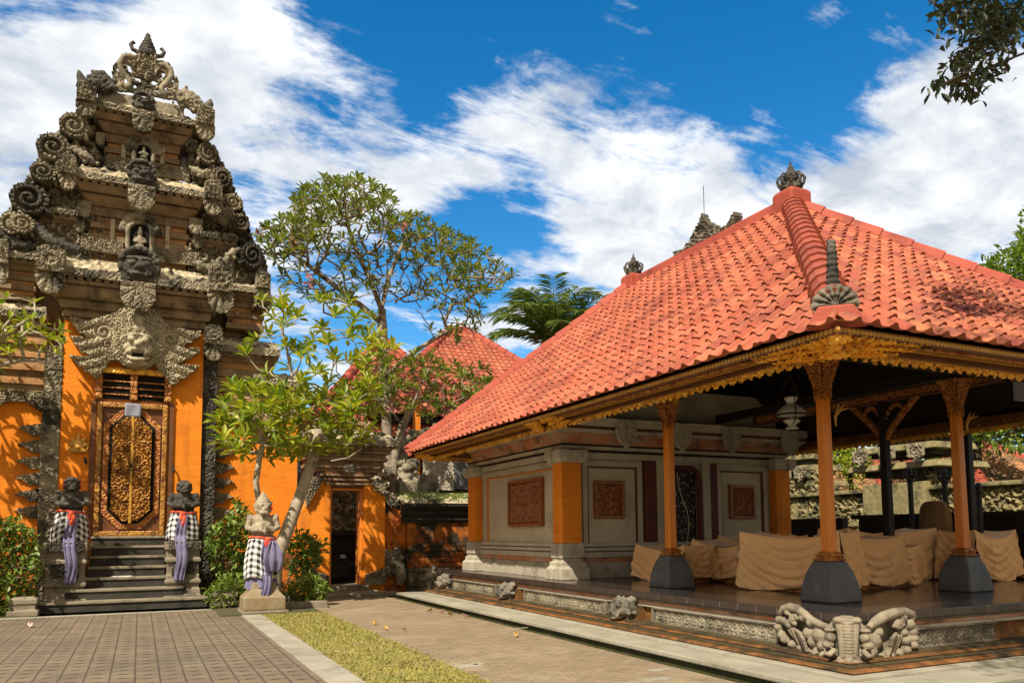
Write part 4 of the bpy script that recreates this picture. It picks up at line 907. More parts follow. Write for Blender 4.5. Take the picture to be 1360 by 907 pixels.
def corner_block(cx, y0, ztop, w, h, seed):
    """rosette over a leaf fan at a cornice corner"""
    mb = MB(); s = seed
    relief(mb, [(-w/2, -h*.55), (w/2, -h*.55), (w/2, -h*.1), (w*.3, 0), (-w*.3, 0), (-w/2, -h*.1)], lambda X, Z: .05+.07*(.5+.5*np.cos(np.hypot(X, Z+h*.3)/w*22))*np.exp(-(np.hypot(X, Z+h*.3)/(w*.4))**2)+.06*swirl(X, Z, w*.3, s), .022, .06, frontY(y0, cx, ztop))
    mb.box(cx-w/2, y0, ztop-h*.55, cx+w/2, y0+.35, ztop-.02)
    P = [(-w*.55, -h*.56), (w*.55, -h*.56), (w*.55, -h*.8), (w*.3, -h*.97), (0, -h), (-w*.3, -h*.97), (-w*.5, -h*.8)]
    relief(mb, P, lambda X, Z: .05*np.abs(np.cos(np.arctan2(X, Z+h*.50)*7))+.03*swirl(X, Z, w*.2, s+1), .022, .07, frontY(y0+.06, cx, ztop))
    return mb.build('corner_ornament', 'stone_carved', gate)
def cpx(x0, y0p, x1, y1p, Y, seed):
    a, b_ = W(x0, y0p, 'y', Y), W(x1, y1p, 'y', Y); corner_block((a[0]+b_[0])/2, Y, a[2], abs(b_[0]-a[0]), a[2]-b_[2], seed)
cpx(50, 326, 84, 392, 17.74, 1); cpx(278, 352, 308, 418, 17.74, 2); cpx(80, 206, 100, 254, 18.02, 3); cpx(272, 240, 294, 288, 18.02, 4); cpx(103, 110, 126, 158, 18.12, 5); cpx(262, 142, 284, 188, 18.12, 6)
cpx(340, 362, 358, 402, 18.2, 7); cpx(0, 320, 10, 378, 18.3, 8); cpx(272, 432, 294, 480, 18.22, 9)
def tpx(x0, y0p, x1, y1p, Y, seed):
    a, b_ = W(x0, y0p, 'y', Y), W(x1, y1p, 'y', Y); return tongue((a[0]+b_[0])/2, Y, a[2], abs(b_[0]-a[0]), a[2]-b_[2], gate, seed, 'corbel', 'stone_carved', d=.07)
for i, q in enumerate([(103, 268, 121, 292, 18.5), (251, 291, 269, 314, 18.5), (128, 178, 139, 197, 18.62), (246, 186, 261, 206, 18.62), (98, 292, 112, 311, 18.62), (256, 313, 269, 332, 18.62), (336, 498, 350, 522, 18.4)]): tpx(*q, i)
# pale little posts and carved skirting on the stages
for (x, y0p, y1p, Y) in ((150, 290, 322, 18.54), (223, 300, 334, 18.54), (164, 192, 210, 18.64), (216, 196, 220, 18.64)):
    a, c_ = W(x, y0p, 'y', Y), W(x, y1p, 'y', Y); MB().box(a[0]-.045, Y, c_[2], a[0]+.045, Y+.2, a[2]).build('post', 'stone_slab', gate, bevel=.01)
def skirting(x0, y0p, x1, y1p, Y, seed):
    a, c_ = W(x0, y0p, 'y', Y), W(x1, y1p, 'y', Y); mb = MB(); z0 = a[2]-abs(W(x0, y0p, 'y', Y)[2]-W(x0, y0p+17, 'y', Y)[2])
    relief(mb, [(a[0], z0), (c_[0], z0), (c_[0], a[2]), (a[0], a[2])], lambda X, Z: .06*swirl(X, Z, .10, seed), .022, .05, frontY(Y)); mb.build('carved_skirting', 'stone_carved', gate)
skirting(108, 315, 163, 330, 18.5, 3); skirting(205, 330, 262, 345, 18.5, 4); skirting(142, 208, 176, 220, 18.6, 5); skirting(206, 218, 252, 232, 18.6, 6)
# niches with little figures
def niche(xc, yb, yt, hw, Y):
    zb, zt = W(xc, yb, 'y', Y)[2], W(xc, yt, 'y', Y)[2]; x = W(xc, (yb+yt)/2, 'y', Y)[0]; h = zt-zb
    def arch(w, top): return [(-w, 0), (w, 0), (w, top-w)]+[(w*math.cos(t), top-w+w*math.sin(t)) for t in np.linspace(.2, math.pi-.2, 8)]+[(-w, top-w)]
    q = MB(); q.prism([(x+p[0], zb+p[1]) for p in arch(hw, h)], Y, Y+.05); o = q.build('niche', 'opening_dark', gate)
    q = MB()
    ar = arch(hw+.05, h+.06); q.tube([(x+p[0], Y-.02, zb+p[1]) for p in ar[1:]+[ar[0]]], .055, 7)
    for t in np.linspace(.1, math.pi-.1, 13): q.ell((x-math.cos(t)*(hw+.17), Y-.01, zb+h-hw+.02+math.sin(t)*(hw+.20)), (.085, .07, .085), 7)
    q.build('niche_frame', 'stone_carved', o, remesh=.02)
    f = MB(); f.ell((x, Y-.05, zb+h*.18), (hw*.62, .08, h*.16), 9); f.ell((x, Y-.05, zb+h*.42), (hw*.42, .07, h*.22), 9); f.ell((x, Y-.06, zb+h*.70), (hw*.30, .06, h*.11), 9); f.ell((x, Y-.05, zb+h*.82), (hw*.24, .05, h*.09), 8)
    for s in (-1, 1): f.tube([(x+s*hw*.4, Y-.05, zb+h*.55), (x+s*hw*.62, Y-.07, zb+h*.40), (x+s*hw*.3, Y-.12, zb+h*.36)], .028, 6)
    f.build('niche_figure', 'stone_carved', o, remesh=.018)
niche(186, 338, 299, .19, 18.52); niche(191, 216, 194, .14, 18.62)
# crest
def WZ(px, py, Y): p = W(px, py, 'y', Y); return p[0], p[2]
Yc = 18.42
m_ = MB()
def zt(pts, ox, oy, s, Y): return [(lambda q: (q[0], Y, q[1]))(WZ(ox+a/s, oy+b_/s, Y)) for a, b_ in pts]
Z1 = (80, 40, 6.045)
ol = [(408, 500), (412, 440), (420, 400), (416, 350), (425, 300), (450, 282), (470, 300), (472, 250), (490, 218), (530, 202), (575, 205), (612, 226), (620, 205), (650, 190), (750, 196), (772, 240), (780, 262), (830, 262), (870, 282), (905, 320), (912, 385), (935, 395), (952, 430), (950, 500), (945, 570), (830, 560), (700, 530), (560, 505)]
hl = [[(540, 285), (562, 300), (578, 340), (572, 370), (548, 345), (535, 310)], [(505, 375), (530, 395), (545, 425), (535, 445), (505, 448), (520, 420)], [(600, 385), (640, 400), (655, 430), (640, 440), (600, 410)], [(580, 455), (600, 445), (618, 465), (610, 485), (588, 485)], [(715, 435), (745, 412), (775, 425), (785, 445), (760, 455), (725, 455)], [(810, 345), (838, 350), (840, 385), (805, 415), (785, 405), (822, 380)], [(830, 455), (865, 445), (850, 480), (872, 510), (845, 505), (828, 480)], [(755, 490), (790, 490), (795, 512), (765, 515)], [(890, 410), (915, 400), (910, 430), (885, 435)], [(450, 310), (480, 335), (475, 360), (455, 345)]]
zz = lambda L_: [WZ(80+a/6.045, 40+b_/6.045, Yc) for a, b_ in L_]
q = MB(); relief(q, zz(ol), lambda X, Z: .02+.06*swirl(X, Z, .24, 12, freq=1.5)+.02*swirl(X, Z, .09, 5), .018, .03, frontY(Yc), holes=[zz(h) for h in hl]); crest = q.build('crest', 'stone_carved', gate)
for pts in ([(620, 235), (560, 210), (510, 215), (480, 260), (490, 320), (530, 370), (565, 410), (560, 450), (520, 465)], [(780, 285), (840, 285), (885, 320), (895, 370), (860, 420), (815, 460), (815, 510), (850, 530)]): m_.tube(zt(pts, *Z1, Yc-.08), .065, 8)
m_.build('crest_rib', 'stone_carved', crest, smooth=True)
dia = [(620, 215), (650, 195), (750, 200), (775, 260), (800, 330), (760, 390), (700, 440), (650, 395), (590, 340), (570, 290)]
q = MB(); relief(q, [WZ(80+a/6.045, 40+b_/6.045, Yc) for a, b_ in dia], lambda X, Z: .05+  .08*swirl(X, Z, .17, 2, freq=1.8), .02, .06, frontY(Yc-.0)); q.build('crest_boss', 'stone_carved', crest)
p = W(80+700/6.045, 40+190/6.045, 'y', Yc); f = MB(); f.lathe([(.20, -.10), (.21, 0), (.17, .03), (.185, .09), (.14, .11), (.155, .17), (.11, .19), (.12, .25), (.08, .28), (.085, .34), (.05, .37), (.06, .42), (.015, .48)], tuple(p), 12)
for s in (-1, 1): f.tube([tuple(p+np.array([s*.18, 0, -.02])), tuple(p+np.array([s*.30, 0, .02])), tuple(p+np.array([s*.34, 0, .12])), tuple(p+np.array([s*.29, 0, .19])), tuple(p+np.array([s*.25, 0, .16]))], [.05, .05, .045, .04, .03], 7)
f.build('crest_finial', 'stone_dark_carved', crest, remesh=.016)
MB().box(GX-.92, 18.36, 10.62, GX+.80, 18.9, 11.02).build('crest_base', 'stone_carved', gate, bevel=.03)
# low carved runs and horns on the top slab
for pts, r in (([(255, 430), (300, 400), (340, 400), (380, 440), (400, 470)], .13), ([(960, 560), (1000, 540), (1050, 560), (1090, 590), (1100, 620)], .12)):
    q = MB(); t_ = zt(pts, *Z1, 18.3); q.tube([(p[0], p[1], p[2]-.1) for p in t_], r*1.2, 8)
    for k_, p in enumerate(t_): q.ell((p[0], p[1]-.05, p[2]+.08), .10, 8); q.ell((p[0]+.06, p[1]-.08, p[2]-.02), .085, 8)
    g = np.random.RandomState(int(r*100))
    for k_ in range(60):
        p = t_[g.randint(len(t_))]; q.ell((p[0]+g.normal(0, .09), p[1]-.10+g.normal(0, .03), p[2]+g.normal(-.02, .09)), g.uniform(.025, .05), 7)
    q.build('carved_run', 'stone_dark_carved' if r > .125 else 'stone_carved', gate, remesh=.015)
for pts in ([(185, 460), (180, 410), (160, 370), (145, 325)], [(1140, 640), (1180, 620), (1205, 590), (1208, 560)]):
    q = MB(); t_ = zt(pts, *Z1, 18.2); q.tube(t_, [.15, .11, .08, .03], 8)
    for i in range(8): 
        t = i/8; j = min(int(t*3), 2); f_ = t*3-j; p = np.array(t_[j])*(1-f_)+np.array(t_[j+1])*f_; q.ell(tuple(p), (.14*(1-t*.75),)*2+(.035,), 8)
    q.build('horn', 'stone_dark_carved', gate, remesh=.016)
# scrolls stepping down both flanks
def scroll(xp, yp, rp, Y, hand, start, seed=0, m_='stone_carved'):
    c = W(xp, yp, 'y', Y); R = rp*.0158; rgs = np.random.RandomState(seed+50); ex, ez = rgs.uniform(.85, 1.15), rgs.uniform(.9, 1.15); P = []
    for k_ in range(72):
        a = start+hand*k_/72*2*math.pi; t = k_/72; P.append(((R*(1.0-.06*t)*(1+.09*abs(math.sin(k_*.35*1.0))))*math.cos(a), (R*(1.0-.06*t)*(1+.09*abs(math.sin(k_*.35))))*math.sin(a)))
    e = start-hand*.35; P.append((R*1.25*math.cos(e), R*1.25*math.sin(e))); P.append((R*1.5*math.cos(e+hand*.16), R*1.5*math.sin(e+hand*.16))); P.append((R*1.22*math.cos(e+hand*.3), R*1.22*math.sin(e+hand*.3)))
    def hf(X, Z):
        d = np.hypot(X, Z)+1e-6; th = np.arctan2(Z, X); s_ = np.sin(2*math.pi*(d/R)*2.1-hand*th+start)
        rid = np.where(d < R*.80, .5+.5*np.tanh(s_*2.2), .45+.45*np.abs(np.cos(th*9)))
        return R*.42*rid+R*.16*np.exp(-(d/(R*.2))**2)+.03*swirl(X, Z, .09, seed)
    q = MB(); relief(q, P, hf, .02, .34, lambda X, Z, H: (c[0]+X*ex, Y+.22-H, c[2]+Z*ez))
    for k_ in range(5):       # flame leaves licking out of the volute
        a = start+hand*(.5+.42*k_)+rgs.normal(0, .1); l = R*rgs.uniform(.35, .6); nx, nz = math.cos(a), math.sin(a); tx, tz = -nz*hand, nx*hand; r0 = R*.92
        F_ = [(nx*r0-tx*l*.5, nz*r0-tz*l*.5), (nx*(r0+l*.5)-tx*l*.2, nz*(r0+l*.5)-tz*l*.2), (nx*(r0+l)+tx*l*.5, nz*(r0+l)+tz*l*.5), (nx*(r0+l*.35)+tx*l*.4, nz*(r0+l*.35)+tz*l*.4), (nx*r0+tx*l*.6, nz*r0+tz*l*.6)]
        relief(q, F_, lambda X, Z: .05+.05*swirl(X, Z, .08, seed), .02, .24, lambda X, Z, H: (c[0]+X*ex, Y+.26-H, c[2]+Z*ez))
    q.build('scroll', m_, gate)
for i, q in enumerate([(99, 172, 17, 18.5, 1, -.6), (72, 200, 18, 18.45, 1, -.4), (58, 232, 13, 18.4, 1, -.5), (40, 268, 19, 18.4, 1, -.4), (18, 300, 14, 18.4, 1, -.5), (86, 228, 12, 18.3, -1, 1.8), (30, 300, 12, 18.35, -1, 1.5),
                       (276, 208, 15, 18.5, -1, 3.6), (294, 240, 14, 18.45, -1, 3.5), (308, 272, 12, 18.4, -1, 3.6), (319, 298, 12, 18.4, -1, 3.4), (300, 288, 10, 18.3, 1, 1.2), (334, 342, 17, 18.4, -1, 3.5), (350, 402, 12, 18.4, -1, 3.5)]): scroll(*q, seed=i, m_='stone_dark_carved' if i in (3, 12) else 'stone_carved')
def swag(pts, r, Y, m_, seed):
    q = MB(); t_ = [(lambda a: (a[0], Y, a[1]))(WZ(x, y, Y)) for x, y in pts]; q.tube(t_, r, 8); rg = np.random.RandomState(seed)
    for k_ in range(80):
        t = rg.rand()*(len(t_)-1); j = min(int(t), len(t_)-2); p = np.array(t_[j])*(1-t+j)+np.array(t_[j+1])*(t-j); q.ell(tuple(p+rg.normal(0, r*.6, 3)*np.array([1, .5, 1])), rg.uniform(.03, .065), 7)
    q.build('carved_garland', m_, gate, remesh=.015)
swag([(46, 302), (62, 316), (82, 326), (106, 333)], .10, 18.3, 'stone_dark_carved', 1); swag([(0, 302), (14, 318), (36, 328)], .09, 18.35, 'stone_dark_carved', 2); swag([(262, 352), (280, 356), (300, 346), (312, 332)], .08, 18.3, 'stone_carved', 3)
swag([(98, 196), (112, 208), (122, 214)], .08, 18.45, 'stone_carved', 4); swag([(256, 226), (270, 232), (284, 226)], .08, 18.45, 'stone_carved', 5)
# carved cores that carry the scrolls
for k_, (pp, Y) in enumerate([([(-60, 350), (-60, 308), (-8, 300), (8, 286), (26, 256), (44, 226), (57, 196), (84, 168), (98, 158), (122, 190), (140, 215), (140, 350)], 18.72), ([(250, 200), (280, 194), (300, 226), (314, 260), (328, 294), (338, 326), (352, 345), (358, 375), (357, 400), (250, 400)], 18.72), ([(96, 160), (106, 140), (130, 150), (140, 215), (110, 200)], 18.9), ([(250, 170), (278, 175), (276, 215), (250, 232)], 18.9)]):
    q = MB(); relief(q, [WZ(x, y, Y) for x, y in pp], lambda X, Z: .16*swirl(X, Z, .26, 31+k_, freq=1.6)+.05*swirl(X, Z, .1, 3), .03, .5, frontY(Y+.5)); q.build('carved_core', 'stone_carved', gate)
MB().box(-2.3, 18.95, 5.3, GX-1.36, 20, 7.0).build('recess_wall', 'stone_brown', gate); MB().box(GX+1.36, 18.95, 5.0, 2.0, 20, 6.9).build('recess_wall', 'stone_brown', gate)
# flanking shoulders, stepping down
def shoulder(x0, x1, ys, thick, ybody, Y, seed, n=5, rise=.28):
    """px: slab edge from x0 to x1 whose lower edge is at ys, body down to ybody"""
    a, c_ = W(x0, ys, 'y', Y), W(x1, ys, 'y', Y); z = W((x0+x1)/2, ys, 'y', Y)[2]; cx, hx = (a[0]+c_[0])/2, abs(c_[0]-a[0])/2; zb = W((x0+x1)/2, ybody, 'y', Y)[2]
    o = weather_slab('shoulder_slab', cx, hx, Y, z, z+thick, z+thick+rise, Y+.5, gate, hx*.92, seed=seed)
    layers('shoulder_wall', cx, hx*.86, Y+.28, zb, z-.16, n, o, d=.04)
    flare('shoulder_cornice', cx, [(hx*.88, Y+.22, z-.17, hx*.94, Y+.12, z-.08), (hx*.97, Y+.06, z-.08, hx*.97, Y+.06, z-.01)], o)
shoulder(48, 104, 284, .12, 335, 18.42, 11); shoulder(266, 316, 318, .12, 372, 18.42, 12); shoulder(-40, 52, 341, .12, 392, 18.3, 13, 6); shoulder(300, 356, 388, .12, 434, 18.3, 14, 5)
shoulder(-160, 62, 414, .16, 520, 18.35, 15, 8); shoulder(284, 372, 470, .16, 560, 18.32, 16, 8)
# carved demon mask over the door
Zm = (0, 400, 4.533); Ym = 18.28
out = [(425, 112), (470, 118), (520, 130), (575, 122), (640, 98), (700, 84), (730, 58), (790, 42), (860, 42), (920, 60), (965, 105), (990, 142), (1030, 168), (1090, 178), (1150, 184), (1206, 190), (1204, 222), (1165, 240), (1150, 262), (1120, 262), (1105, 288), (1085, 296), (1140, 290), (1198, 296), (1196, 320), (1165, 330), (1150, 352), (1118, 352), (1100, 374), (1070, 386), (1125, 390), (1192, 400), (1176, 426), (1140, 440), (1120, 468), (1086, 474), (1060, 500), (1028, 512), (1000, 468), (960, 425), (930, 384), (905, 402), (880, 418), (800, 412), (745, 396), (712, 362), (660, 366), (640, 400), (618, 428), (600, 462), (570, 470), (545, 440), (515, 430), (500, 402), (470, 395), (455, 370), (430, 350), (418, 332), (480, 345), (545, 342), (520, 318), (490, 312), (475, 280), (450, 268), (440, 236), (424, 222), (480, 226), (535, 240), (505, 208), (475, 198), (460, 165), (438, 150)]
PO = [WZ(a/Zm[2], 400+b_/Zm[2], Ym) for a, b_ in out]
mc = WZ(832/Zm[2], 400+290/Zm[2], Ym)
def hm(X, Z):
    u, v = X-mc[0], Z-mc[1]
    h = .05+.075*swirl(X, Z, .115, 21, freq=1.9)+.03*swirl(X, Z, .06, 4)
    h += .30*np.exp(-((u/.5)**2+((v-.12)/.5)**2))+.10*np.exp(-((u/.5)**2+((v-.62)/.3)**2))
    h += .10*np.abs(np.sin((v+.35*np.abs(u))*15))*np.clip((np.abs(u)-.55)/.2, 0, 1)
    for (sx, a, b_, r) in ((0, 625, 200, .22), (0, 650, 272, .14), (0, 1025, 245, .22)):
        c = WZ(a/Zm[2], 400+b_/Zm[2], Ym); d = np.hypot(X-c[0], Z-c[1]); th = np.arctan2(Z-c[1], (X-c[0])*(1 if a < 800 else -1))
        s_ = .10*(.5+.5*np.sin(d/r*13+th))+.05; w = np.clip(1-(d/r)**4, 0, 1); h = h*(1-w)+(s_+.06)*w
    return h
q = MB(); relief(q, PO, hm, .020, .05, frontY(Ym)); mask = q.build('demon_mask', 'stone_mask', gate)
f = MB(); cx, cz = mc; Yf = Ym-.30
f.ell((cx, Yf+.06, cz+.02), (.28, .24, .33), 16)
for s in (-1, 1):
    f.ell((cx+s*.13, Yf-.19, cz+.10), (.085, .08, .07), 10); f.ell((cx+s*.13, Yf-.14, cz+.195), (.14, .10, .04), 10, rot=Matrix.Rotation(s*.25, 3, 'Y')); f.ell((cx+s*.20, Yf-.06, cz-.05), (.09, .10, .10), 10)
    f.ell((cx+s*.34, Yf+.10, cz+.36), (.07, .07, .17), 10, rot=Matrix.Rotation(s*.45, 3, 'Y')); f.ell((cx+s*.40, Yf+.14, cz-.02), (.09, .06, .17), 10, rot=Matrix.Rotation(s*.3, 3, 'Y'))
    f.tube([(cx+s*.12, Yf-.16, cz-.22), (cx+s*.15, Yf-.22, cz-.17), (cx+s*.15, Yf-.22, cz-.11)], [.03, .025, .008], 6)
f.ell((cx, Yf-.22, cz+.0), (.09, .12, .085), 10); f.ell((cx, Yf-.10, cz+.09), (.04, .07, .12), 8)
f.tube([(cx-.22, Yf-.10, cz-.17), (cx-.12, Yf-.19, cz-.105), (cx, Yf-.21, cz-.09), (cx+.12, Yf-.19, cz-.105), (cx+.22, Yf-.10, cz-.17)], [.035, .05, .05, .05, .035], 8)
f.tube([(cx-.20, Yf-.08, cz-.24), (cx-.10, Yf-.15, cz-.30), (cx, Yf-.17, cz-.315), (cx+.10, Yf-.15, cz-.30), (cx+.20, Yf-.08, cz-.24)], [.03, .045, .05, .045, .03], 8)
f.ell((cx, Yf+.02, cz-.36), (.22, .16, .08), 10); f.ell((cx+.01, Yf+.02, cz+.50), (.12, .16, .19), 10); f.ell((cx+.01, Yf-.04, cz+.36), (.16, .14, .10), 10)
fc = f.build('mask_face', 'stone_mask', mask, remesh=.014)
q = MB(); q.ell((cx, Yf-.105, cz-.205), (.15, .085, .065), 12); q.build('mouth', 'opening_dark', fc, smooth=True)  # near-black solid standing in for the shade inside the open mouth
q = MB()
for k_ in range(6): q.ell((cx-.10+.04*k_, Yf-.185, cz-.155), (.019, .02, .028), 6)
q.build('teeth', 'stone_slab', fc, smooth=True)
# ---- door
DX = GX-.02; Yd = 18.3
b = MB(); b.box(DX-.67, Yd-.10, 1.39, DX-.57, Yd+.10, 4.19); b.box(DX+.57, Yd-.10, 1.39, DX+.67, Yd+.10, 4.19); b.box(DX-.569, Yd-.10, 4.08, DX+.569, Yd+.10, 4.19); b.box(DX-.569, Yd-.10, 1.39, DX+.569, Yd+.10, 1.50)
door = b.build('door_frame', 'gold_door', gate, bevel=.02)
b = MB()
for (x0, x1, z0, z1) in ((-.79, -.70, 1.39, 4.22), (.70, .79, 1.39, 4.22), (-.69, .69, 4.195, 4.22)): b.box(DX+x0, Yd-.05, z0, DX+x1, Yd+.05, z1)
b.box(DX-.5685, Yd-.02, 1.501, DX+.5685, Yd+.05, 4.079); b.build('door_board', 'wood_brown', door)
octo = lambda hw, z0, z1, c: [(-hw, z0+c), (-hw+c, z0), (hw-c, z0), (hw, z0+c), (hw, z1-c), (hw-c, z1), (-hw+c, z1), (-hw, z1-c)]
def shift(P): return [(DX+p[0], p[1]) for p in P]
q = MB(); relief(q, shift(octo(.54, 1.54, 4.05, .34)), lambda X, Z: .02+.012*swirl(X, Z, .05, 2), .02, .02, frontY(Yd-.02)); q.build('door_moulding', 'gold_red', door)
q = MB(); q.prism(shift(octo(.435, 1.65, 3.94, .28)), Yd-.085, Yd-.05); q.build('door_groove', 'opening_dark', door)
for s in (-1, 1):
    hw = .37; P = [(0.03*s, 1.71), (s*(hw-.23), 1.71), (s*hw, 1.94), (s*hw, 3.65), (s*(hw-.23), 3.88), (.03*s, 3.88)]
    q = MB(); relief(q, shift(P), lambda X, Z: .02+.06*swirl(X, Z, .13, 15+s, freq=1.9), .013, .02, frontY(Yd-.085)); q.build('door_leaf', 'gold_door', door)
MB().box(DX-.028, Yd-.16, 1.66, DX+.028, Yd-.09, 3.90).build('door_rail', 'gold_paint', door, bevel=.008)
q = MB(); q.ell((DX-.01, Yd-.17, 2.86), (.03, .03, .06), 8); q.tube([(DX-.05, Yd-.17, 2.78), (DX, Yd-.19, 2.76), (DX+.05, Yd-.17, 2.78)], .012, 6); q.build('door_lock', 'iron_dark', door)
# vent grille above
vent = MB().box(DX-.66, Yd-.03, 4.26, DX+.66, Yd+.04, 4.80).build('vent_window', 'opening_dark', gate)
b = MB()
for x in (-.66, 0, .66):
    b.box(DX+x-.06, Yd-.10, 4.24, DX+x+.06, Yd-.03, 4.80)
    for k_ in range(4): b.box(DX+x-.07, Yd-.12, 4.27+k_*.14, DX+x+.07, Yd-.10, 4.34+k_*.14)
for k_ in range(3): b.box(DX-.6, Yd-.07, 4.35+k_*.14, DX+.6, Yd-.031, 4.375+k_*.14)
b.build('vent_bar', 'gold_red', vent, bevel=.006)
b = MB(); b.box(DX-.76, Yd-.13, 4.802, DX+.76, Yd-.0, 4.90); b.box(DX-.70, Yd-.10, 4.901, DX+.70, Yd, 4.93); b.build('vent_lintel', 'gold_carved', vent, bevel=.01)
MB().box(DX-.72, Yd-.08, 4.225, DX-.661, Yd-.02, 4.80).box(DX+.661, Yd-.08, 4.225, DX+.72, Yd-.02, 4.80).build('vent_jamb', 'wood_brown', vent)
# notice hung over the door
a, c_ = W(166, 535, 'y', 18.12), W(187, 554, 'y', 18.12)
P = np.zeros((8, 8, 3))
for i in range(8):
    for j in range(8): P[i, j] = (a[0]+(c_[0]-a[0])*i/7, 18.14-.01*math.sin(i*.9+j*.4), a[2]+(c_[2]-a[2])*j/7)
tag(MB().grid(P, back=(0, .006, 0)).build('notice_paper', 'paper_grey', smooth=True), 'grey paper square hung at the top of the gilded door', 'notice')
# gilded crest on the orange wall
c = W(104, 590, 'y', 18.28); q = MB()
for i in range(5):
    a = R_(90+(i-2)*34); L = (.30, .26, .22)[abs(i-2)]
    q.tube([(c[0]+.05*math.cos(a), 18.26, c[2]-.06+.05*math.sin(a)), (c[0]+L*.6*math.cos(a), 18.25, c[2]-.06+L*.6*math.sin(a)), (c[0]+L*math.cos(a), 18.25, c[2]-.06+L*math.sin(a))], [.05, .05, .008], 6)
q.ell((c[0], 18.26, c[2]-.09), (.14, .05, .09), 10); q.ell((c[0], 18.24, c[2]-.07), (.05, .06, .05), 8)
for s in (-1, 1): q.tube([(c[0]+s*.04, 18.25, c[2]-.15), (c[0]+s*.16, 18.25, c[2]-.13), (c[0]+s*.19, 18.25, c[2]-.02)], [.04, .035, .01], 6)
tag(q.build('wall_emblem', 'gold_paint', remesh=.014), 'small gilded crown shaped emblem on the orange wall left of the great door', 'emblem')
# small dark fittings on the wall
for (x, y, lab) in ((113, 611, 'small dark lamp fitting on the orange wall under the gilded emblem'), (229, 622, 'small dark hook on the orange wall right of the gilded door')):
    p = W(x, y, 'y', 18.25); q = MB(); q.tube([(p[0], 18.3, p[2]+.03), (p[0], 18.2, p[2]+.05), (p[0]+.02, 18.18, p[2]-.05)], [.02, .02, .03], 6); q.ell((p[0]+.02, 18.18, p[2]-.06), .03, 8); tag(q.build('wall_fitting', 'iron_dark'), lab, 'fitting')

# ---- stair and pedestals
st = thing('staircase', (GX, 16.5, 0), 'dark stone steps rising to the gilded door', 'steps')
spec = [(-1.83, 1.24, 16.55), (-1.22, .80, 16.85), (-1.05, .60, 17.15), (-.88, .48, 17.42), (-.88, .48, 17.68), (-.88, .48, 17.93), (-.88, .48, 18.14)]
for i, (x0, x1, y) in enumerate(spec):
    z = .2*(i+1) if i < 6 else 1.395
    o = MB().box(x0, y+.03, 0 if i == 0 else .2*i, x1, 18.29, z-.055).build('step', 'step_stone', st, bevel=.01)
    MB().box(x0-.02, y, z-.053, x1+.02, y+.36 if i < 6 else 18.29, z).build('tread', 'step_tread', o, bevel=.012)  # tread colour lighter than the riser, painting in the sunlit tops
def pedestal(x0, x1, y0, top, label):
    cx, hx = (x0+x1)/2, (x1-x0)/2; cyy = y0+.5; t = thing('statue_pedestal', (cx, cyy, 0), label, 'pedestal', 'pedestals flanking the gate steps')
    mb = MB(); pr = [(0, .08), (.22, .08), (.24, .04), (.34, .04), (.36, 0), (.44, 0), (.46, .05), (.52, .05), (.54, 0), (.62, 0), (.64, -.02), (.86, -.02), (.88, .04), (.94, .04), (.96, 0), (1.1, 0), (1.12, .05), (top, .05)]
    mb.stack(cx, cyy, [(hx+o*.6, .5+o, z) for z, o in pr]); o = mb.build('pedestal_block', 'step_tread', t, bevel=.012)
    q = MB(); relief(q, [(-hx*.7, .63), (hx*.7, .63), (hx*.7, .86), (-hx*.7, .86)], lambda X, Z: .05*swirl(X, Z, .09, 3), .02, .03, frontY(cyy-.48, cx)); relief(q, [(-hx*.9, 1.12), (hx*.9, 1.12), (hx*.9, top), (-hx*.9, top)], lambda X, Z: .04*swirl(X, Z, .08, 6), .02, .02, frontY(cyy-.55, cx)); q.build('pedestal_carving', 'stone_dark_carved', o)
pedestal(-1.58, -.92, 16.95, 1.28, 'dark carved pedestal under the statue left of the gilded door'); pedestal(.50, 1.10, 16.95, 1.28, 'dark carved pedestal under the statue right of the gilded door')
# little white sign lying on a stair tread
p = W(161, 767, 'y', 17.35); q = MB(); q.box(p[0]-.19, 17.30, p[2]-.05, p[0]+.19, 17.32, p[2]+.04); tag(q.build('step_sign', 'white_sign', bevel=.003), 'small white sign board standing on the dark gate steps', 'sign')

# ---- wing walls either side
def wing(name, x0, x1, Y, ztop, label, side):
    t = thing(name, ((x0+x1)/2, Y, 0), label, 'wall'); o = MB().box(x0, Y, 0, x1, Y+.5, ztop).build('wall_face', 'brick_orange', t)
    b = MB(); b.box(x0, Y-.12, 0, x1, Y-.001, .55); b.box(x0, Y-.08, .552, x1, Y-.002, .8); b.box(x0, Y-.05, .802, x1, Y-.003, 1.0); b.build('wall_plinth', 'brick_orange_stained', o, bevel=.01)
    # stone pilaster and the toothed carving that laps on to the brick
    xs = -1.70 if side < 0 else 1.30
    hw = .16
    q = MB(); relief(q, [(xs-hw, 0), (xs+hw, 0), (xs+hw, 5.3), (xs-hw, 5.3)], lambda X, Z: .05*swirl(X, Z, .12, 4), .03, .30, frontY(Y-.001)); q.build('carved_pilaster', 'stone_dark_carved' if side > 0 else 'stone_carved', o)  # right pilaster in darker stone: the gate body's shadow put into its colour
    z = 1.75 if side < 0 else 1.75
    while z < 3.7:
        e = xs+side*hw; P = [(e, z), (e+side*.10, z+.03), (e+side*.20, z+.02), (e+side*.30, z+.12), (e+side*.44, z+.16), (e+side*.36, z+.22), (e+side*.20, z+.25), (e, z+.30)]
        q = MB(); relief(q, P, lambda X, Z: .045*swirl(X, Z, .07, 9), .018, .05, frontY(Y-.001)); q.build('carved_tooth', 'stone_carved', o); z += .335
    return t, o
lw, lwo = wing('wing_wall', -7.0, -1.54, 18.6, 4.2, 'orange brick wall with toothed stone carving left of the great gate', -1)
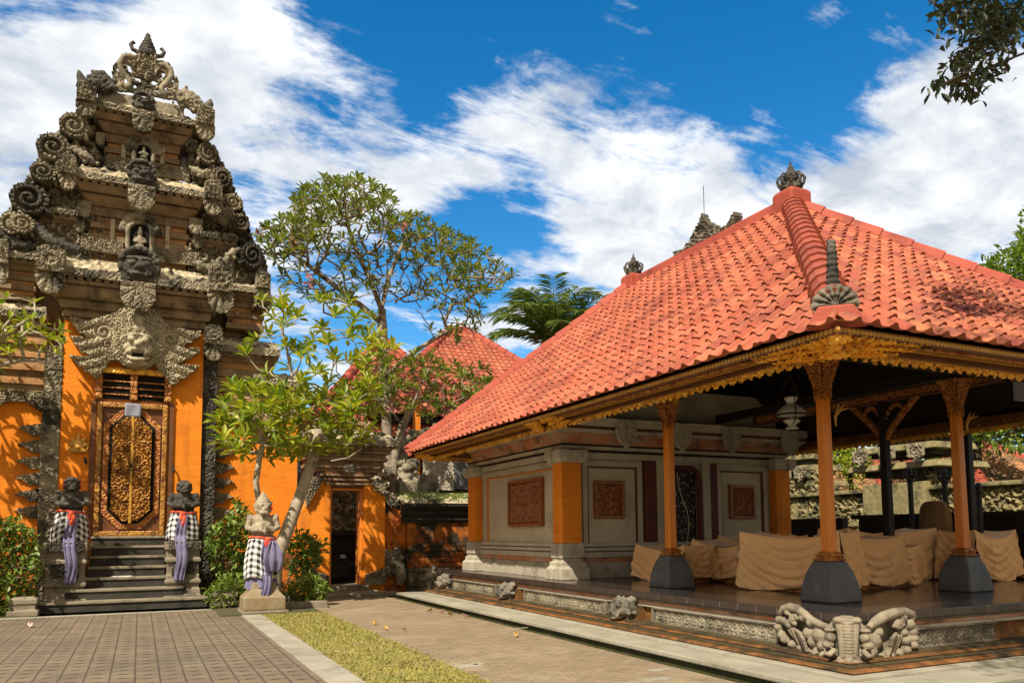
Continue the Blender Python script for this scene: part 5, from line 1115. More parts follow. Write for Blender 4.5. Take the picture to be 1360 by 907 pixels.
q = MB(); relief(q, [(-4, 3.95), (-2.9, 3.9), (-2.5, 4.12), (-2.2, 4.15), (-1.9, 3.95), (-1.86, 4.35), (-4, 4.35)], lambda X, Z: .07*swirl(X, Z, .14, 9), .025, .06, frontY(18.56)); q.build('carved_fringe', 'stone_carved', lwo)
b = MB()
for i in range(9):
    z = 4.36+i*.14; o_ = (.05, .12, .04, .16, .06, .10, .03, .12, .05)[i]; b.box(-7, 18.6-o_, z, -1.86, 19.1, z+.137, i % 2)
b.build('wall_course', ['stone_brown', 'brick_brown'], lwo, bevel=.01)
rw, rwo = wing('wing_wall', 1.17, 3.30, 18.72, 4.05, 'orange brick wall between the great gate and the small doorway', 1)
b = MB()
for i in range(6):
    z = 4.052+i*.13; o_ = (.05, .12, .04, .16, .06, .10)[i]; b.box(1.47, 18.72-o_, z, 3.3+.02*i, 19.2, z+.127, i % 2)
b.build('wall_course', ['stone_brown', 'brick_brown'], rwo, bevel=.01)
weather_slab('wall_coping', 2.75, .72, 18.45, 4.84, 4.96, 5.2, 18.9, rwo, .6, seed=21)

# ---- small doorway
sg = thing('small_gate', (4.35, 18.2, 0), 'small open doorway with sloping orange cheeks and stepped stone lintel', 'gateway')
Ys = 18.2
b = MB(); b.prism([(3.32, 0), (3.97, 0), (3.97, 2.62), (3.78, 2.62), (3.32, 1.9)], Ys, Ys+.7); ck = b.build('cheek_wall', 'brick_orange', sg)
b = MB(); b.prism([(4.76, 0), (5.28, 0), (5.28, 2.28), (5.02, 2.44), (4.90, 2.62), (4.76, 2.62)], Ys, Ys+.7); b.build('cheek_wall', 'brick_orange', sg)
b = MB(); b.box(5.281, Ys+.10, 0, 5.62, Ys+.7, 2.2); b.box(5.621, Ys+.04, 0, 5.80, Ys+.7, 1.97); b.build('cheek_wall', 'brick_orange_stained', sg)
fr = MB(); fr.box(3.972, Ys+.06, .22, 4.02, Ys+.3, 2.48); fr.box(4.70, Ys+.06, .22, 4.758, Ys+.3, 2.48); fr.box(4.021, Ys+.06, 2.42, 4.699, Ys+.3, 2.48); fr.build('door_frame', 'wood_orange', sg, bevel=.01)
b = MB()
for i in range(7):
    o_ = (.02, .07, .03, .12, .07, .16, .10)[i]; b.box(3.90-o_, Ys-o_*.6+.02, 2.49+i*.052, 4.82+o_, Ys+.7, 2.54+i*.052, i % 2)
b.build('lintel', ['wood_brown', 'stone_brown'], sg, bevel=.006)
b = MB()
for i in range(7):
    o_ = (.02, .10, .05, .18, .12, .26, .32)[i]; b.box(3.45-o_*.6, Ys-o_*.7, 2.86+i*.085, 5.2+o_*.6, Ys+.8, 2.94+i*.085, 0)
rf = b.build('roof_course', 'stone_brown', sg, bevel=.008)
weather_slab('roof_slab', 4.33, 1.18, 17.88, 3.46, 3.60, 3.86, 18.4, sg, .95, seed=31, yb=18.95); layers('roof_tier', 4.33, .6, 18.45, 3.8, 4.1, 3, sg, 18.9)
for (x0, y0p, x1, y1p) in ((457, 617, 474, 629), (510, 619, 522, 630)):
    a, c_ = W(x0, y0p, 'y', 17.9), W(x1, y1p, 'y', 17.9); tongue((a[0]+c_[0])/2, 17.93, a[2], c_[0]-a[0], a[2]-c_[2], rf, 3, 'corbel', d=.05)
for (P, yy) in (([(4.90, 2.62), (5.02, 2.46), (5.26, 2.30), (5.30, 2.68), (4.9, 2.7)], Ys-.01), ([(5.28, 2.18), (5.44, 2.02), (5.62, 2.12), (5.64, 2.40), (5.28, 2.38)], Ys+.08), ([(3.40, 2.02), (3.72, 2.52), (3.80, 2.72), (3.40, 2.72)], Ys-.01),
                ([(5.28, .35), (5.62, .45), (5.70, .9), (5.62, 1.12), (5.44, .98), (5.28, 1.05)], Ys+.08), ([(4.80, .22), (5.27, .22), (5.27, .62), (5.1, .55), (4.95, .50), (4.8, .45)], Ys-.01), ([(3.36, .22), (3.95, .22), (3.95, .45), (3.7, .55), (3.5, .7), (3.36, .75)], Ys-.01)):
    q = MB(); relief(q, P, lambda X, Z: .07*swirl(X, Z, .11, 5), .02, .06, frontY(yy)); q.build('corner_carving', 'stone_carved', sg)
q = MB(); q.ell((5.5, 18.16, .70), (.20, .16, .22), 12); q.ell((5.62, 18.02, .42), (.14, .16, .26), 10); q.ell((5.5, 18.05, .86), (.12, .1, .10), 8); q.ell((5.4, 18.0, .68), (.08, .08, .06), 8)
rg = np.random.RandomState(7)
for i in range(26): q.ell((5.5+rg.uniform(-.2, .22), 18.06+rg.uniform(-.05, .05), .62+rg.uniform(-.3, .34)), rg.uniform(.03, .06), 6)
q.build('carved_beast', 'stone_carved', sg, remesh=.016)
b = MB(); b.box(3.62, 17.72, 0, 5.0, 18.9, .11); b.box(3.4, 17.3, 0, 5.35, 17.715, .09); o = b.build('threshold_step', 'step_tread', sg, bevel=.015); MB().box(3.80, 17.95, .112, 4.85, 18.9, .22).build('threshold_step', 'step_tread', o, bevel=.012)
# screen wall with a carved figure seen through the doorway
sw = thing('screen_wall', (4.8, 20.2, 0), 'dark carved stone screen seen through the small doorway', 'wall')
b = MB(); b.box(3.6, 20.3, 0, 7.4, 20.7, 3.0); b.build('screen_block', 'stone_carved', sw)
q = MB(); relief(q, [(3.9, 1.5), (6.2, 1.5), (6.2, 3.2), (3.9, 3.2)], lambda X, Z: .28*swirl(X, Z, .36, 5, freq=1.4)+.12*swirl(X, Z, .14, 2), .03, .05, frontY(20.28)); q.build('screen_carving', 'stone_mask', sw)
b = MB(); b.box(3.6, 19.9, 1.36, 6.4, 20.27, 1.48); b.box(3.7, 20.05, .9, 6.3, 20.28, 1.35); b.box(3.6, 19.9, .78, 6.4, 20.27, .88); b.box(4.3, 19.6, .3, 5.6, 19.88, .62); b.build('screen_plinth', 'step_stone', sw, bevel=.02)

# ---- low stained wall between the doorway and the pavilion
lwall = thing('boundary_wall', (7.5, 18, 0), 'mossy dark stepped wall with stained orange panel beside the pavilion', 'wall')
b = MB()
for (z0, z1, o_, mi) in ((0, .12, .30, 0), (.122, .50, .20, 0), (.502, .58, .32, 0), (.582, .70, .24, 1), (.702, .82, .20, 1), (.822, .95, .14, 1), (.952, 1.06, .09, 1), (1.062, 1.16, .05, 1)): b.box(5.82, 18.1-o_, z0, 12, 18.6, z1, mi)
o = b.build('wall_base', ['stone_carved', 'brick_orange_stained'], lwall, bevel=.02)
MB().box(5.82, 18.1, 1.162, 12, 18.6, 1.66).build('wall_panel', 'brick_orange_stained', lwall)
b = MB()
for i in range(7):
    o_ = (.05, .10, .06, .16, .11, .22, .28)[i]; b.box(5.70-o_*.2, 18.1-o_, 1.662+i*.066, 12, 18.6+o_, 1.726+i*.066)
b.build('wall_cornice', 'step_stone', lwall, bevel=.008)
b = MB(); P = np.zeros((90, 9, 3)); rg = np.random.RandomState(3)
for i in range(90):
    for j in range(9): t = j/8; P[i, j] = (5.58+i*.072, 17.80+.75*t, 2.13+.26*t**.6+rg.normal(0, .022)*(j > 0))
b.grid(P, back=(0, .05, -.04)); o2 = b.build('wall_coping', 'stone_slab', lwall); 
b = MB(); rg = np.random.RandomState(9)
for i in range(900):
    x, t = rg.uniform(5.6, 7.6), rg.rand(); p = np.array([x, 17.80+.7*t, 2.13+.26*t**.6]); a = rg.rand()*6.28; L = rg.uniform(.03, .07)
    b.add([p+np.array([-.012, 0, 0]), p+np.array([.012, 0, 0]), p+np.array([math.cos(a)*L*.6, math.sin(a)*L*.6-.01, L])], [(0, 1, 2)], 0, rg.rand())
tag(b.build('moss_tufts', 'leaf_mid', o2), kind='stuff')
q = MB()
for s in range(40): q.ell((6.35+rg.normal(0, .10), 17.78+rg.normal(0, .05), .32+rg.normal(0, .12)), rg.uniform(.04, .09), 7)
q.ell((6.3, 17.85, .35), (.2, .15, .2), 10); tag(q.build('stone_lion', 'stone_carved', remesh=.016), 'small carved stone lion crouching before the stained wall by the platform end', 'statue')
# ================================================================== things standing in the pavilion
def cover(label, c, ux, L, D, H, seed, sag=.16, folds=5, z0=.6, lift=.0, mat_='cloth_tan', base=True, group='cloth covered instruments in the pavilion', flare=.05):
    """cloth thrown over a low instrument: swags between the corners of each side"""
    c = np.array((c[0], c[1], z0)); ux = np.array((ux[0], ux[1], 0.)); ux /= np.linalg.norm(ux); uy = np.array((-ux[1], ux[0], 0))
    t = thing('covered_instrument', tuple(c), label, 'instrument', group); rg = np.random.RandomState(seed); mb = MB()
    n = 44; m = 26
    for (o, d, le, ou) in ((-uy*D/2, ux, L, -uy), (uy*D/2, -ux, L, uy), (ux*L/2, uy, D, ux), (-ux*L/2, -uy, D, -ux)):
        P = np.zeros((n, m, 3)); p1, p2, p3 = rg.uniform(0, 6.28, 3); w1 = rg.uniform(.75, 1.25)
        for i in range(n):
            s = i/(n-1); q = 4*s*(1-s)
            topz = H-sag*.75*q*(1.0 if le == L else .3)*(.9+.2*math.sin(p2+s*3))
            hem = lift+.05*(1-q)*rg.uniform(.8, 1.2)+.03*math.sin(p1+s*7)
            if le == D: hem = lift+.04+.03*math.sin(p1+s*4)
            for j in range(m):
                v = j/(m-1); z = topz*(1-v)+hem*v
                drop = (topz-z)/H
                ph = math.pi*folds*w1*(drop-.42*q*(1-.3*drop))+p2+.35*math.sin(s*6+p3)
                sn = math.sin(ph); fold = .055*((1-abs(sn))**1.5*1.3-.4+.35*math.sin(ph*.5+p1))*min(1, drop*4)*q**.5
                fold += .010*math.sin(s*23+drop*17*(1+.3*math.sin(p3+s*4))+p2)*min(1, drop*4)+.007*math.sin(s*41-drop*23+p1)*min(1, drop*4); edge = .026*math.sin((s*9+p3)*2.0+drop*3)*(1-q)**.5*min(1, drop*4)
                out = fold+edge+flare*drop+.03*(1-q)*drop-.02*q*(1-drop)
                P[i, j] = c+o+d*(s-.5)*(le+2*flare*drop)+ou*out+np.array([0, 0, z])
        mb.grid(P)
    P = np.zeros((n, 12, 3))
    for i in range(n):
        for j in range(12):
            s, v = i/(n-1), j/11; q = 4*s*(1-s); P[i, j] = c+ux*(s-.5)*L+uy*(v-.5)*D+np.array([0, 0, H-sag*.75*q*(.75+.2*abs(v-.5)*2)-.03*(v*(1-v))*4])
    mb.grid(P); co_ = mb.build('cloth', mat_, t, smooth=True)
    if base:
        f = MB(); f.box(-L/2+.06, -D/2+.05, 0.001, L/2-.06, D/2-.05, .05); f.box(-L/2+.10, -D/2+.08, .052, L/2-.10, D/2-.08, .12)
        k = int(L/.07)
        for i in range(k):
            for s_ in (-1, 1): f.ell((-L/2+.08+(i+.5)*(L-.16)/k, s_*(D/2-.06), .075), (.03, .03, .024), 6)
        k = int(D/.07)
        for i in range(k):
            for s_ in (-1, 1): f.ell((s_*(L/2-.08), -D/2+.06+(i+.5)*(D-.12)/k, .075), (.03, .03, .024), 6)
        f.box(-L/2+.14, -D/2+.12, .121, L/2-.14, D/2-.12, H*.5)
        V = f.v; f.v = [c+v[:, :1]*ux+v[:, 1:2]*uy+v[:, 2:]*np.array([0, 0, 1]) for v in V]
        f.build('instrument_base', 'gold_red', t)
    return t
cover('tan cloth covered instrument partly hidden behind the left front column', (7.95, 10.55), (0, -1), 1.30, .6, .60, 1, lift=.02)
cover('tan draped instrument between the left column and the corner column, swagged cloth', (8.58, 9.80), (.02, -1), 1.40, .55, .68, 2, lift=.06)
cover('largest tan draped instrument right behind the corner column pedestal', (8.05, 7.95), (.30, -1), 1.42, .55, .80, 3, lift=.02, folds=6)
cover('tan cloth covered instrument just right of the corner column, gilt base showing', (9.2, 7.95), (1, -.02), 1.04, .62, .74, 4, lift=.05, sag=.12)
cover('small tan covered instrument close beside the left of the right column pedestal', (9.98, 8.02), (1, .05), .52, .55, .60, 5, lift=.06, sag=.06)
cover('long tan covered instrument in the second row left of the right column', (10.75, 8.9), (1, -.05), 1.9, .6, .84, 6, lift=.02)
cover('tan covered instrument standing right of the right column', (12.1, 8.15), (1, .03), 1.05, .6, .80, 7, lift=.02, sag=.2)
cover('low tan covered instrument behind the left swagged one', (9.6, 10.3), (0, -1), 1.5, .6, .74, 8, lift=.02)
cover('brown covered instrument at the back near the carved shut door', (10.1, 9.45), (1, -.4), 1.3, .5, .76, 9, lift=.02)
# tall veiled gong
g = thing('veiled_gong', (12.3, 9.3, .6), 'tall rounded gong frame veiled in brown cloth behind the instruments', 'gong')
p = W(1242, 690, 'x', 12.3); mb = MB(); P = np.zeros((40, 14, 3)); rg = np.random.RandomState(3)
for i in range(40):
    a = 2*math.pi*i/40
    for j in range(14):
        v = j/13; z = .6+1.38*(1-v)**.62*1.0 if False else 1.90-1.28*v**1.7; r = .27*math.sqrt(max(0, 1-(1-min(1, v*2.0))**2.4))*(1+.12*math.sin(a*9+1)*v)+.01
        P[i, j] = (p[0]+r*.55*math.cos(a), p[1]+r*math.sin(a), z)
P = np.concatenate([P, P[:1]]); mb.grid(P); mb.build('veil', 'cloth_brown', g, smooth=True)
# dark spear stands
for i, (x, y0p, lab) in enumerate([(1208, 626, 'dark ornamental spear stand left of the veiled gong'), (1254, 628, 'dark ornamental spear stand between the veiled gong and the right column'), (1299, 640, 'dark plain topped spear stand right of the right column')]):
    p = W(x, y0p, 'x', 12.55); t = thing('spear_stand', (p[0], p[1], .6), lab, 'stand', 'dark spear stands along the far side')
    q = MB(); q.tube([(p[0], p[1], .6), (p[0], p[1], p[2]-.15)], .045, 8); q.lathe([(.14, 0), (.14, .05), (.06, .1)], (p[0], p[1], .6), 10); q.build('pole', 'iron_dark', t)
    q = MB(); z = p[2]
    q.ell((p[0], p[1], z-.12), (.07, .07, .12), 8)
    if i < 2:
        q.ell((p[0], p[1], z+.02), (.04, .04, .06), 8)
        for s in (-1, 1): q.tube([(p[0], p[1], z-.14), (p[0], p[1]+s*.10, z-.08), (p[0], p[1]+s*.12, z), (p[0], p[1]+s*.06, z+.01)], [.03, .03, .025, .015], 6)
    q.build('spear_head', 'iron_dark', t)
# dark far column seen past the right column
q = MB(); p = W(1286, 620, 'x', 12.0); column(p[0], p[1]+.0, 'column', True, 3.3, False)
# hanging oil lamp
L0 = W(1051, 545, 'y', 8.9); lamp = thing('hanging_lamp', tuple(L0), 'white glass oil lamp hanging from the dark pavilion ceiling', 'lamp')
q = MB(); x, y, z = L0
q.lathe([(.055, .10), (.085, .16), (.105, .20), (.095, .205), (.05, .12)], (x, y, z), 18); q.lathe([(.075, .10), (.14, .055), (.21, -.02), (.235, -.07), (.225, -.075), (.19, -.03), (.10, .05)], (x, y, z), 22); q.build('lamp_shade', 'white_glass', lamp, smooth=True)
q = MB(); q.lathe([(.03, -.12), (.12, -.15), (.125, -.17), (.06, -.22), (.05, -.26)], (x, y, z), 16); q.lathe([(.10, -.285), (.09, -.26), (.05, -.25)], (x, y, z), 16); q.build('oil_font', 'white_glass', lamp, smooth=True)
q = MB(); ring_ = [(x+.24*math.cos(a), y+.24*math.sin(a), z-.075) for a in np.linspace(0, 6.28, 25)]; q.tube(ring_, .014, 6)
for a in (0, 2.09, 4.19):
    q.tube([(x+.24*math.cos(a), y+.24*math.sin(a), z-.075), (x+.16*math.cos(a), y+.16*math.sin(a), z+.25), (x, y, z+.55)], .009, 5); q.tube([(x+.24*math.cos(a), y+.24*math.sin(a), z-.075), (x+.15*math.cos(a), y+.15*math.sin(a), z-.2), (x+.04*math.cos(a), y+.04*math.sin(a), z-.22)], .009, 5)
q.tube([(x, y, z+.5), (x, y, z+1.6)], .010, 5); q.build('lamp_frame', 'iron_dark', lamp)
# little black floor lamp by the right pedestal
p = W(1306, 781, 'z', .6); t = thing('floor_spotlight', tuple(p), 'small black spotlight lying on the floor against the right column pedestal', 'spotlight')
q = MB(); q.tube([(p[0]-.05, p[1]-.02, .66), (p[0]+.06, p[1]+.0, .66)], [.05, .045], 12); q.box(p[0]-.03, p[1]-.03, .601, p[0]+.05, p[1]+.03, .622); q.build('lamp_body', 'iron_dark', t)
q = MB(); q.tube([(p[0]+.06, p[1], .63), (p[0]+.15, p[1]-.03, .612), (p[0]+.24, p[1]+.02, .612)], .012, 6); q.build('cable', 'iron_dark', t)
# white panel hanging at the far right edge of the eave
p0, p1 = W(1349, 506, 'y', 6.0), W(1378, 534, 'y', 6.0); q = MB(); q.box(p0[0], 6.0, p1[2], p1[0], 6.04, p0[2]); q.tube([(p0[0]+.05, 6.02, p0[2]), (p0[0]+.05, 6.02, p0[2]+.5)], .008, 5); q.tube([(p1[0]-.05, 6.02, p0[2]), (p1[0]-.05, 6.02, p0[2]+.5)], .008, 5); tag(q.build('wind_screen', 'paper_grey', bevel=.01), 'pale panel hanging under the eave at the right edge', 'panel')

# ================================================================== guardian statues in checked cloth
def statue(label, x, y, z0, H, kind, yaw=0, seed=0, zw=.42):
    """stone guardian of height H whose lower body is wrapped; zw = waist height fraction"""
    t = thing('guardian_statue', (x, y, z0), label, 'statue', 'guardian statues dressed in checked cloth')
    M = Matrix.Translation((x, y, z0)) @ Matrix.Rotation(yaw, 4, 'Z')
    def X(mb):
        mb.v = [np.array([tuple(M @ Vector(p)) for p in v]) for v in mb.v]; return mb
    m_ = 'stone_dark_carved' if kind == 'dark' else 'stone_statue'; b = MB(); w = zw*H
    W_ = H*(.165 if kind == 'dark' else .152)
    b.lathe([(W_*1.0, 0), (W_*1.05, w*.4), (W_*.95, w*.9), (W_*.80, w)], (0, 0, 0), 14, sx=1, sy=.85)
    b.ell((0, -.02, w+.12*H), (W_*.98, W_*.80, .17*H), 14); b.ell((0, -.02, w+.25*H), (W_*.92, W_*.62, .10*H), 14)
    b.tube([(0, 0, w+.25*H), (0, -.03, w+.36*H)], W_*.42, 10)
    hz = w+.385*H; b.ell((0, -.06, hz), (W_*.56, W_*.58, .085*H), 14); b.ell((0, -.06-W_*.52, hz-.035*H), (W_*.36, W_*.26, .035*H), 10); b.ell((0, -.06-W_*.60, hz+.0*H), (W_*.13, W_*.18, .026*H), 8)
    for s in (-1, 1):
        b.ell((s*W_*.24, -.06-W_*.50, hz+.025*H), (W_*.13, W_*.12, .017*H), 8); b.ell((s*W_*.24, -.06-W_*.48, hz+.048*H), (W_*.2, W_*.14, .010*H), 8); b.ell((s*W_*.60, -.05, hz), (W_*.12, W_*.2, .045*H), 8)
        b.ell((s*W_*1.02, -.02, w+.27*H), (W_*.36, W_*.36, .065*H), 10)
        b.tube([(s*W_*1.02, -.02, w+.27*H), (s*W_*1.22, -.05, w+.15*H), (s*W_*.80, -.05-W_*.85, w+.12*H), (s*W_*.12, -.05-W_*1.0, w+(.15+.03*s)*H)], [W_*.32, W_*.28, W_*.23, W_*.19], 10)
        for k_ in range(4): b.tube([(s*W_*.12, -.05-W_*1.05, w+(.18+.03*s-.018*k_)*H), (s*-W_*.14, -.05-W_*1.14, w+(.18+.03*s-.018*k_)*H), (s*-W_*.20, -.05-W_*1.0, w+(.175+.03*s-.018*k_)*H)], W_*.075, 6)
    if kind == 'dark':
        b.lathe([(W_*.62, 0), (W_*.72, .02*H), (W_*.62, .04*H), (W_*.45, .055*H), (W_*.48, .07*H), (W_*.2, .085*H)], (0, -.04, hz+.05*H), 14)
        for k_ in range(9):
            a = math.pi*k_/8; b.ell((math.cos(a)*W_*.62, -.04+W_*.1, hz+.01*H+math.sin(a)*.07*H), (W_*.14, W_*.2, W_*.14), 6)
    else:
        b.lathe([(W_*.66, 0), (W_*.74, .02*H), (W_*.60, .05*H), (W_*.62, .065*H), (W_*.48, .09*H), (W_*.50, .10*H), (W_*.32, .125*H), (W_*.34, .135*H), (W_*.15, .16*H), (W_*.03, .20*H)], (0, -.03, hz+.05*H), 14)
        rg = np.random.RandomState(seed)
        for k_ in range(24): a = rg.uniform(2.9, 6.6); b.ell((W_*.68*math.cos(a), -.03+W_*.55*math.sin(a), hz+rg.uniform(.02, .10)*H), W_*.13, 6)
        for s in (-1, 1): b.ell((s*W_*.25, -.06-W_*.64, hz-.045*H), (.02, .03, .035), 6)
    X(b).build('body', m_, t, remesh=.014 if kind == 'dark' else .012)
    # checked wrap cloth
    c = MB(); n, m = 64, 14; V = []; zt_, zb_ = w+.035*H, (.015*H if kind == 'dark' else .24*H)
    rg = np.random.RandomState(seed)
    ph = rg.uniform(0, 6, 4); uv = {}
    for j in range(m):
        v = j/(m-1); z = zt_*(1-v)+zb_*v
        for i in range(n+1):
            a = 2*math.pi*i/n-math.pi/2; fl = 1.0+.34*v+.05*math.sin(a*7+ph[0]+v*2)*v+.03*math.sin(a*13+ph[1])*v+.025*math.sin(z*40+a*2)*(1-v)
            r = W_*(1.02+.12*math.sin(v*3.1))*fl
            V.append((r*math.cos(a), r*.88*math.sin(a)-.02, z+.02*math.sin(a*3+ph[2])*v)); uv[len(V)-1] = (a*W_*1.25, z+.06*math.sin(a*2+ph[3]))
    F = [(j*(n+1)+i, j*(n+1)+i+1, (j+1)*(n+1)+i+1, (j+1)*(n+1)+i) for j in range(m-1) for i in range(n)]
    c.add(V, F); c.uv = uv; ck_ = X(c).build('checked_sarong', 'cloth_check', t, smooth=True)
    s = ck_.modifiers.new('thick', 'SOLIDIFY'); s.thickness = .012
    # purple underskirt and hanging sash
    c = MB(); V = []; n = 48
    for j in range(5):
        v = j/4; z = zb_+.05*H-(.09*H if kind == 'dark' else .16*H)*v
        for i in range(n+1):
            a = 2*math.pi*i/n; r = W_*(1.20+.10*v)*(1+.07*math.sin(a*9+ph[1])*(.4+v)); V.append((r*math.cos(a), r*.85*math.sin(a)-.02, z+.03*H*math.sin(a*2+ph[0])*v))
    c.add(V, [(j*(n+1)+i, j*(n+1)+i+1, (j+1)*(n+1)+i+1, (j+1)*(n+1)+i) for j in range(4) for i in range(n)]); X(c).build('underskirt', 'cloth_purple', t, smooth=True)
    c = MB(); sx = (.0 if kind == 'dark' else .12)*1; drop = zt_-( -.72 if kind == 'dark' else -.22); N_ = 30; P = np.zeros((9, N_, 3))
    for i in range(9):
        for j in range(N_):
            u, v = i/8-.5, j/(N_-1); z = zt_-.04*H-v*drop; r = W_*(1.14+.34*min(1, max(0, (zt_-z)/(zt_-zb_+1e-6)))) if z > zb_ else W_*1.50; r = max(r, (.56*min(1, max(0, (zb_+.25-z)/.3)) if kind == 'dark' else 0))
            wd = W_*((.75 if kind == 'dark' else .55)+.45*math.sin(min(v*2.2, 1.57))-.35*v)
            P[i, j] = (sx*W_*2+u*wd+.025*math.sin(v*9+seed), -r*.88-.05-.03*math.cos(u*16+v*4)-.02*math.sin(v*12), z)
    c.grid(P, back=(0, .012, 0)); X(c).build('sash', 'cloth_purple', t, smooth=True)
    if kind != 'dark':
        c = MB(); P = np.zeros((9, 16, 3))
        for i in range(9):
            for j in range(16):
                u, v = i/8-.5, j/15; P[i, j] = (W_*.75+u*W_*1.1*(.4+math.sin(v*2.6)), -W_*(1.25+.35*math.sin(v*2.8))-.06-.04*math.cos(u*14), zt_-.05*H-v*.40*H)
        c.grid(P, back=(0, .05, 0)); X(c).build('sash_gather', 'cloth_purple', t, smooth=True)
    # red tie at the waist
    c = MB(); c.tube([(W_*1.1*math.cos(a), W_*.98*math.sin(a)-.02, w+.02*H+.015*H*math.sin(a*2)) for a in np.linspace(0, 6.28, 26)], W_*.11, 7)
    kx = (0 if kind == 'dark' else W_*.35)
    for (dx, dz, r, l) in ((0, 0, .28, .22), (-.12, -.3, .20, .4), (.14, -.45, .22, .5), (.02, -.8, .22, .4)): c.ell((kx+dx*W_, -W_*1.12-.05, w+dz*W_*1.1), (W_*r, W_*.2, W_*l), 8)
    if kind == 'red': pass
    X(c).build('waist_tie', 'cloth_red', t, smooth=True)
    f = MB(); f.ell((W_*.66, -W_*.35, hz+.02*H), (W_*.14, W_*.14, W_*.2), 7); 
    if 'left of' in label: f.ell((-W_*.66, -W_*.35, hz+.02*H), (W_*.14, W_*.14, W_*.2), 7)
    if 'right of' not in label: X(f).build('ear_flower', 'cloth_red', t, smooth=True)
    return t
statue('dark stone guardian statue in checked cloth left of the gilded door, red ear flowers', -1.22, 17.36, 1.28, 1.34, 'dark', .12, 1)
statue('dark stone guardian statue in checked cloth right of the gilded door, no ear flowers', .80, 17.36, 1.28, 1.32, 'dark', -.1, 2)
statue('pale stone guardian statue in checked cloth beside the lime green frangipani', 2.03, 14.95, .28, 1.40, 'pale', -.05, 3, .74)
t = thing('statue_pedestal', (2.05, 14.9, 0), 'mossy stone base with two feet blocks under the pale guardian statue', 'pedestal')
q = MB(); q.box(1.66, 14.52, -.09, 2.46, 15.3, .06); q.build('base_slab', 'step_tread', t, bevel=.015)
q = MB(); q.stack(2.05, 14.92, [(.36, .34, .061), (.36, .34, .28), (.30, .30, .34), (.22, .22, .44), (.20, .2, .55)]); q.build('base_block', 'base_stone', t, bevel=.02)

# ================================================================== beyond the walls
def hip_house(label, cx, y0, hx, dy, ze, za, ridge, m_='tile_red', posts=(), name='rear_pavilion', base=None):
    t = thing(name, (cx, y0+dy, 0), label, 'building'); rg = np.random.RandomState(int(abs(cx)*7))
    x0, x1, y1 = cx-hx, cx+hx, y0+2*dy; A, B = np.array([cx-ridge, y0+dy, za]), np.array([cx+ridge, y0+dy, za]); mb = MB()
    roof_face(mb, (x0, y0, ze), (x1, y0, ze), A, B, .22, .25, rg); roof_face(mb, (x0, y1, ze), (x0, y0, ze), A, A, .22, .25, rg); roof_face(mb, (x1, y0, ze), (x1, y1, ze), B, B, .22, .25, rg); roof_face(mb, (x1, y1, ze), (x0, y1, ze), B, A, .22, .25, rg)
    o = mb.build('roof', m_, t); u = np.array([0, 0, .05])
    for p, q in (((x0, y0, ze), A), ((x1, y0, ze), B)): hipcaps('hip_ridge', np.array(p)+u, q+u, .13, .36, 'ridge_red', o)
    r = MB(); r.box(A[0]-.1, A[1]-.12, za-.1, B[0]+.1, A[1]+.12, za+.16); r.build('ridge', 'ridge_red', o, bevel=.03)
    MB().box(x0+.2, y0+.2, ze-.22, x1-.2, y1-.2, ze-.04).build('eave', 'wood_dark', o)
    for (x, y) in posts: MB().stack(x, y, [(.09, .09, 0), (.08, .08, ze-.2)]).build('post', 'wood_orange', t, bevel=.01)
    if base: MB().box(cx-hx*.8, y0+dy*1.2, 0, cx+hx*.8, y1-.4, ze-.23).build('wall', base, t)
    return t
rp_ = W(598, 438, 'y', 27)
hip_house('red tiled hip roofed pavilion rising behind the boundary wall', rp_[0]+.35, 22.6, 4.6, 4.4, 5.0, rp_[2], .35, posts=(), base='wood_dark')
rq_ = W(516, 440, 'y', 25.5)
hip_house('smaller red tiled roof half hidden behind the dark green frangipani', rq_[0]-.2, 22.6, 3.2, 2.9, 4.3, rq_[2]-.45, .2, base='wood_dark')
# grey plinth shrine with pink stone panel, seen over the boundary wall
t = thing('stone_shrine', (8, 21, 0), 'grey stone shrine base with a pale carved panel behind the boundary wall', 'shrine')
a, c_ = W(566, 654, 'y', 21), W(622, 606, 'y', 21); b = MB(); b.box(a[0]-.2, 21, 0, c_[0]+.1, 22, a[2]); b.box(a[0]-.3, 20.9, c_[2], c_[0]+.2, 22.1, c_[2]+.1); b.box(c_[0]-.42, 20.97, a[2]+.1, c_[0]+.05, 22, c_[2]-.002); b.build('shrine_base', 'pedestal_stone', t, bevel=.02)
q = MB(); relief(q, [(a[0]-.1, a[2]+.08), (c_[0]-.45, a[2]+.08), (c_[0]-.45, c_[2]-.03), (a[0]-.1, c_[2]-.03)], lambda X, Z: .06*swirl(X, Z, .16, 3), .03, .05, frontY(21.05)); q.build('shrine_panel', 'plaster_trim', t)
p = W(595, 606, 'y', 21.3); b = MB(); b.stack(p[0], 21.4, [(.12, .12, p[2]+.1), (.10, .10, p[2]+.3), (.07, .07, p[2]+.32), (.07, .07, p[2]+1.4)]); b.build('shrine_post', 'strip_orange', t); b = MB(); p2 = W(572, 606, 'y', 21.3); b.stack(p2[0], 21.4, [(.3, .3, p2[2]+.1), (.22, .22, p2[2]+.35), (.12, .12, p2[2]+.6)]); b.build('shrine_pedestal', 'pedestal_stone', t)
p = W(553, 655, 'y', 21.2); t = thing('timber_post', (p[0], 21.2, 0), 'dark orange timber post rising behind the boundary wall', 'post'); MB().stack(p[0], 21.2, [(.10, .10, 0), (.09, .09, 5.2)]).build('shaft', 'wood_orange', t, bevel=.01)
q = MB(); rg = np.random.RandomState(4); p = W(540, 640, 'y', 19.4)
for i in range(60): q.ell((p[0]+rg.normal(0, .13), 19.4+rg.normal(0, .1), p[2]+rg.uniform(-.3, .55)), rg.uniform(.05, .12), 7)
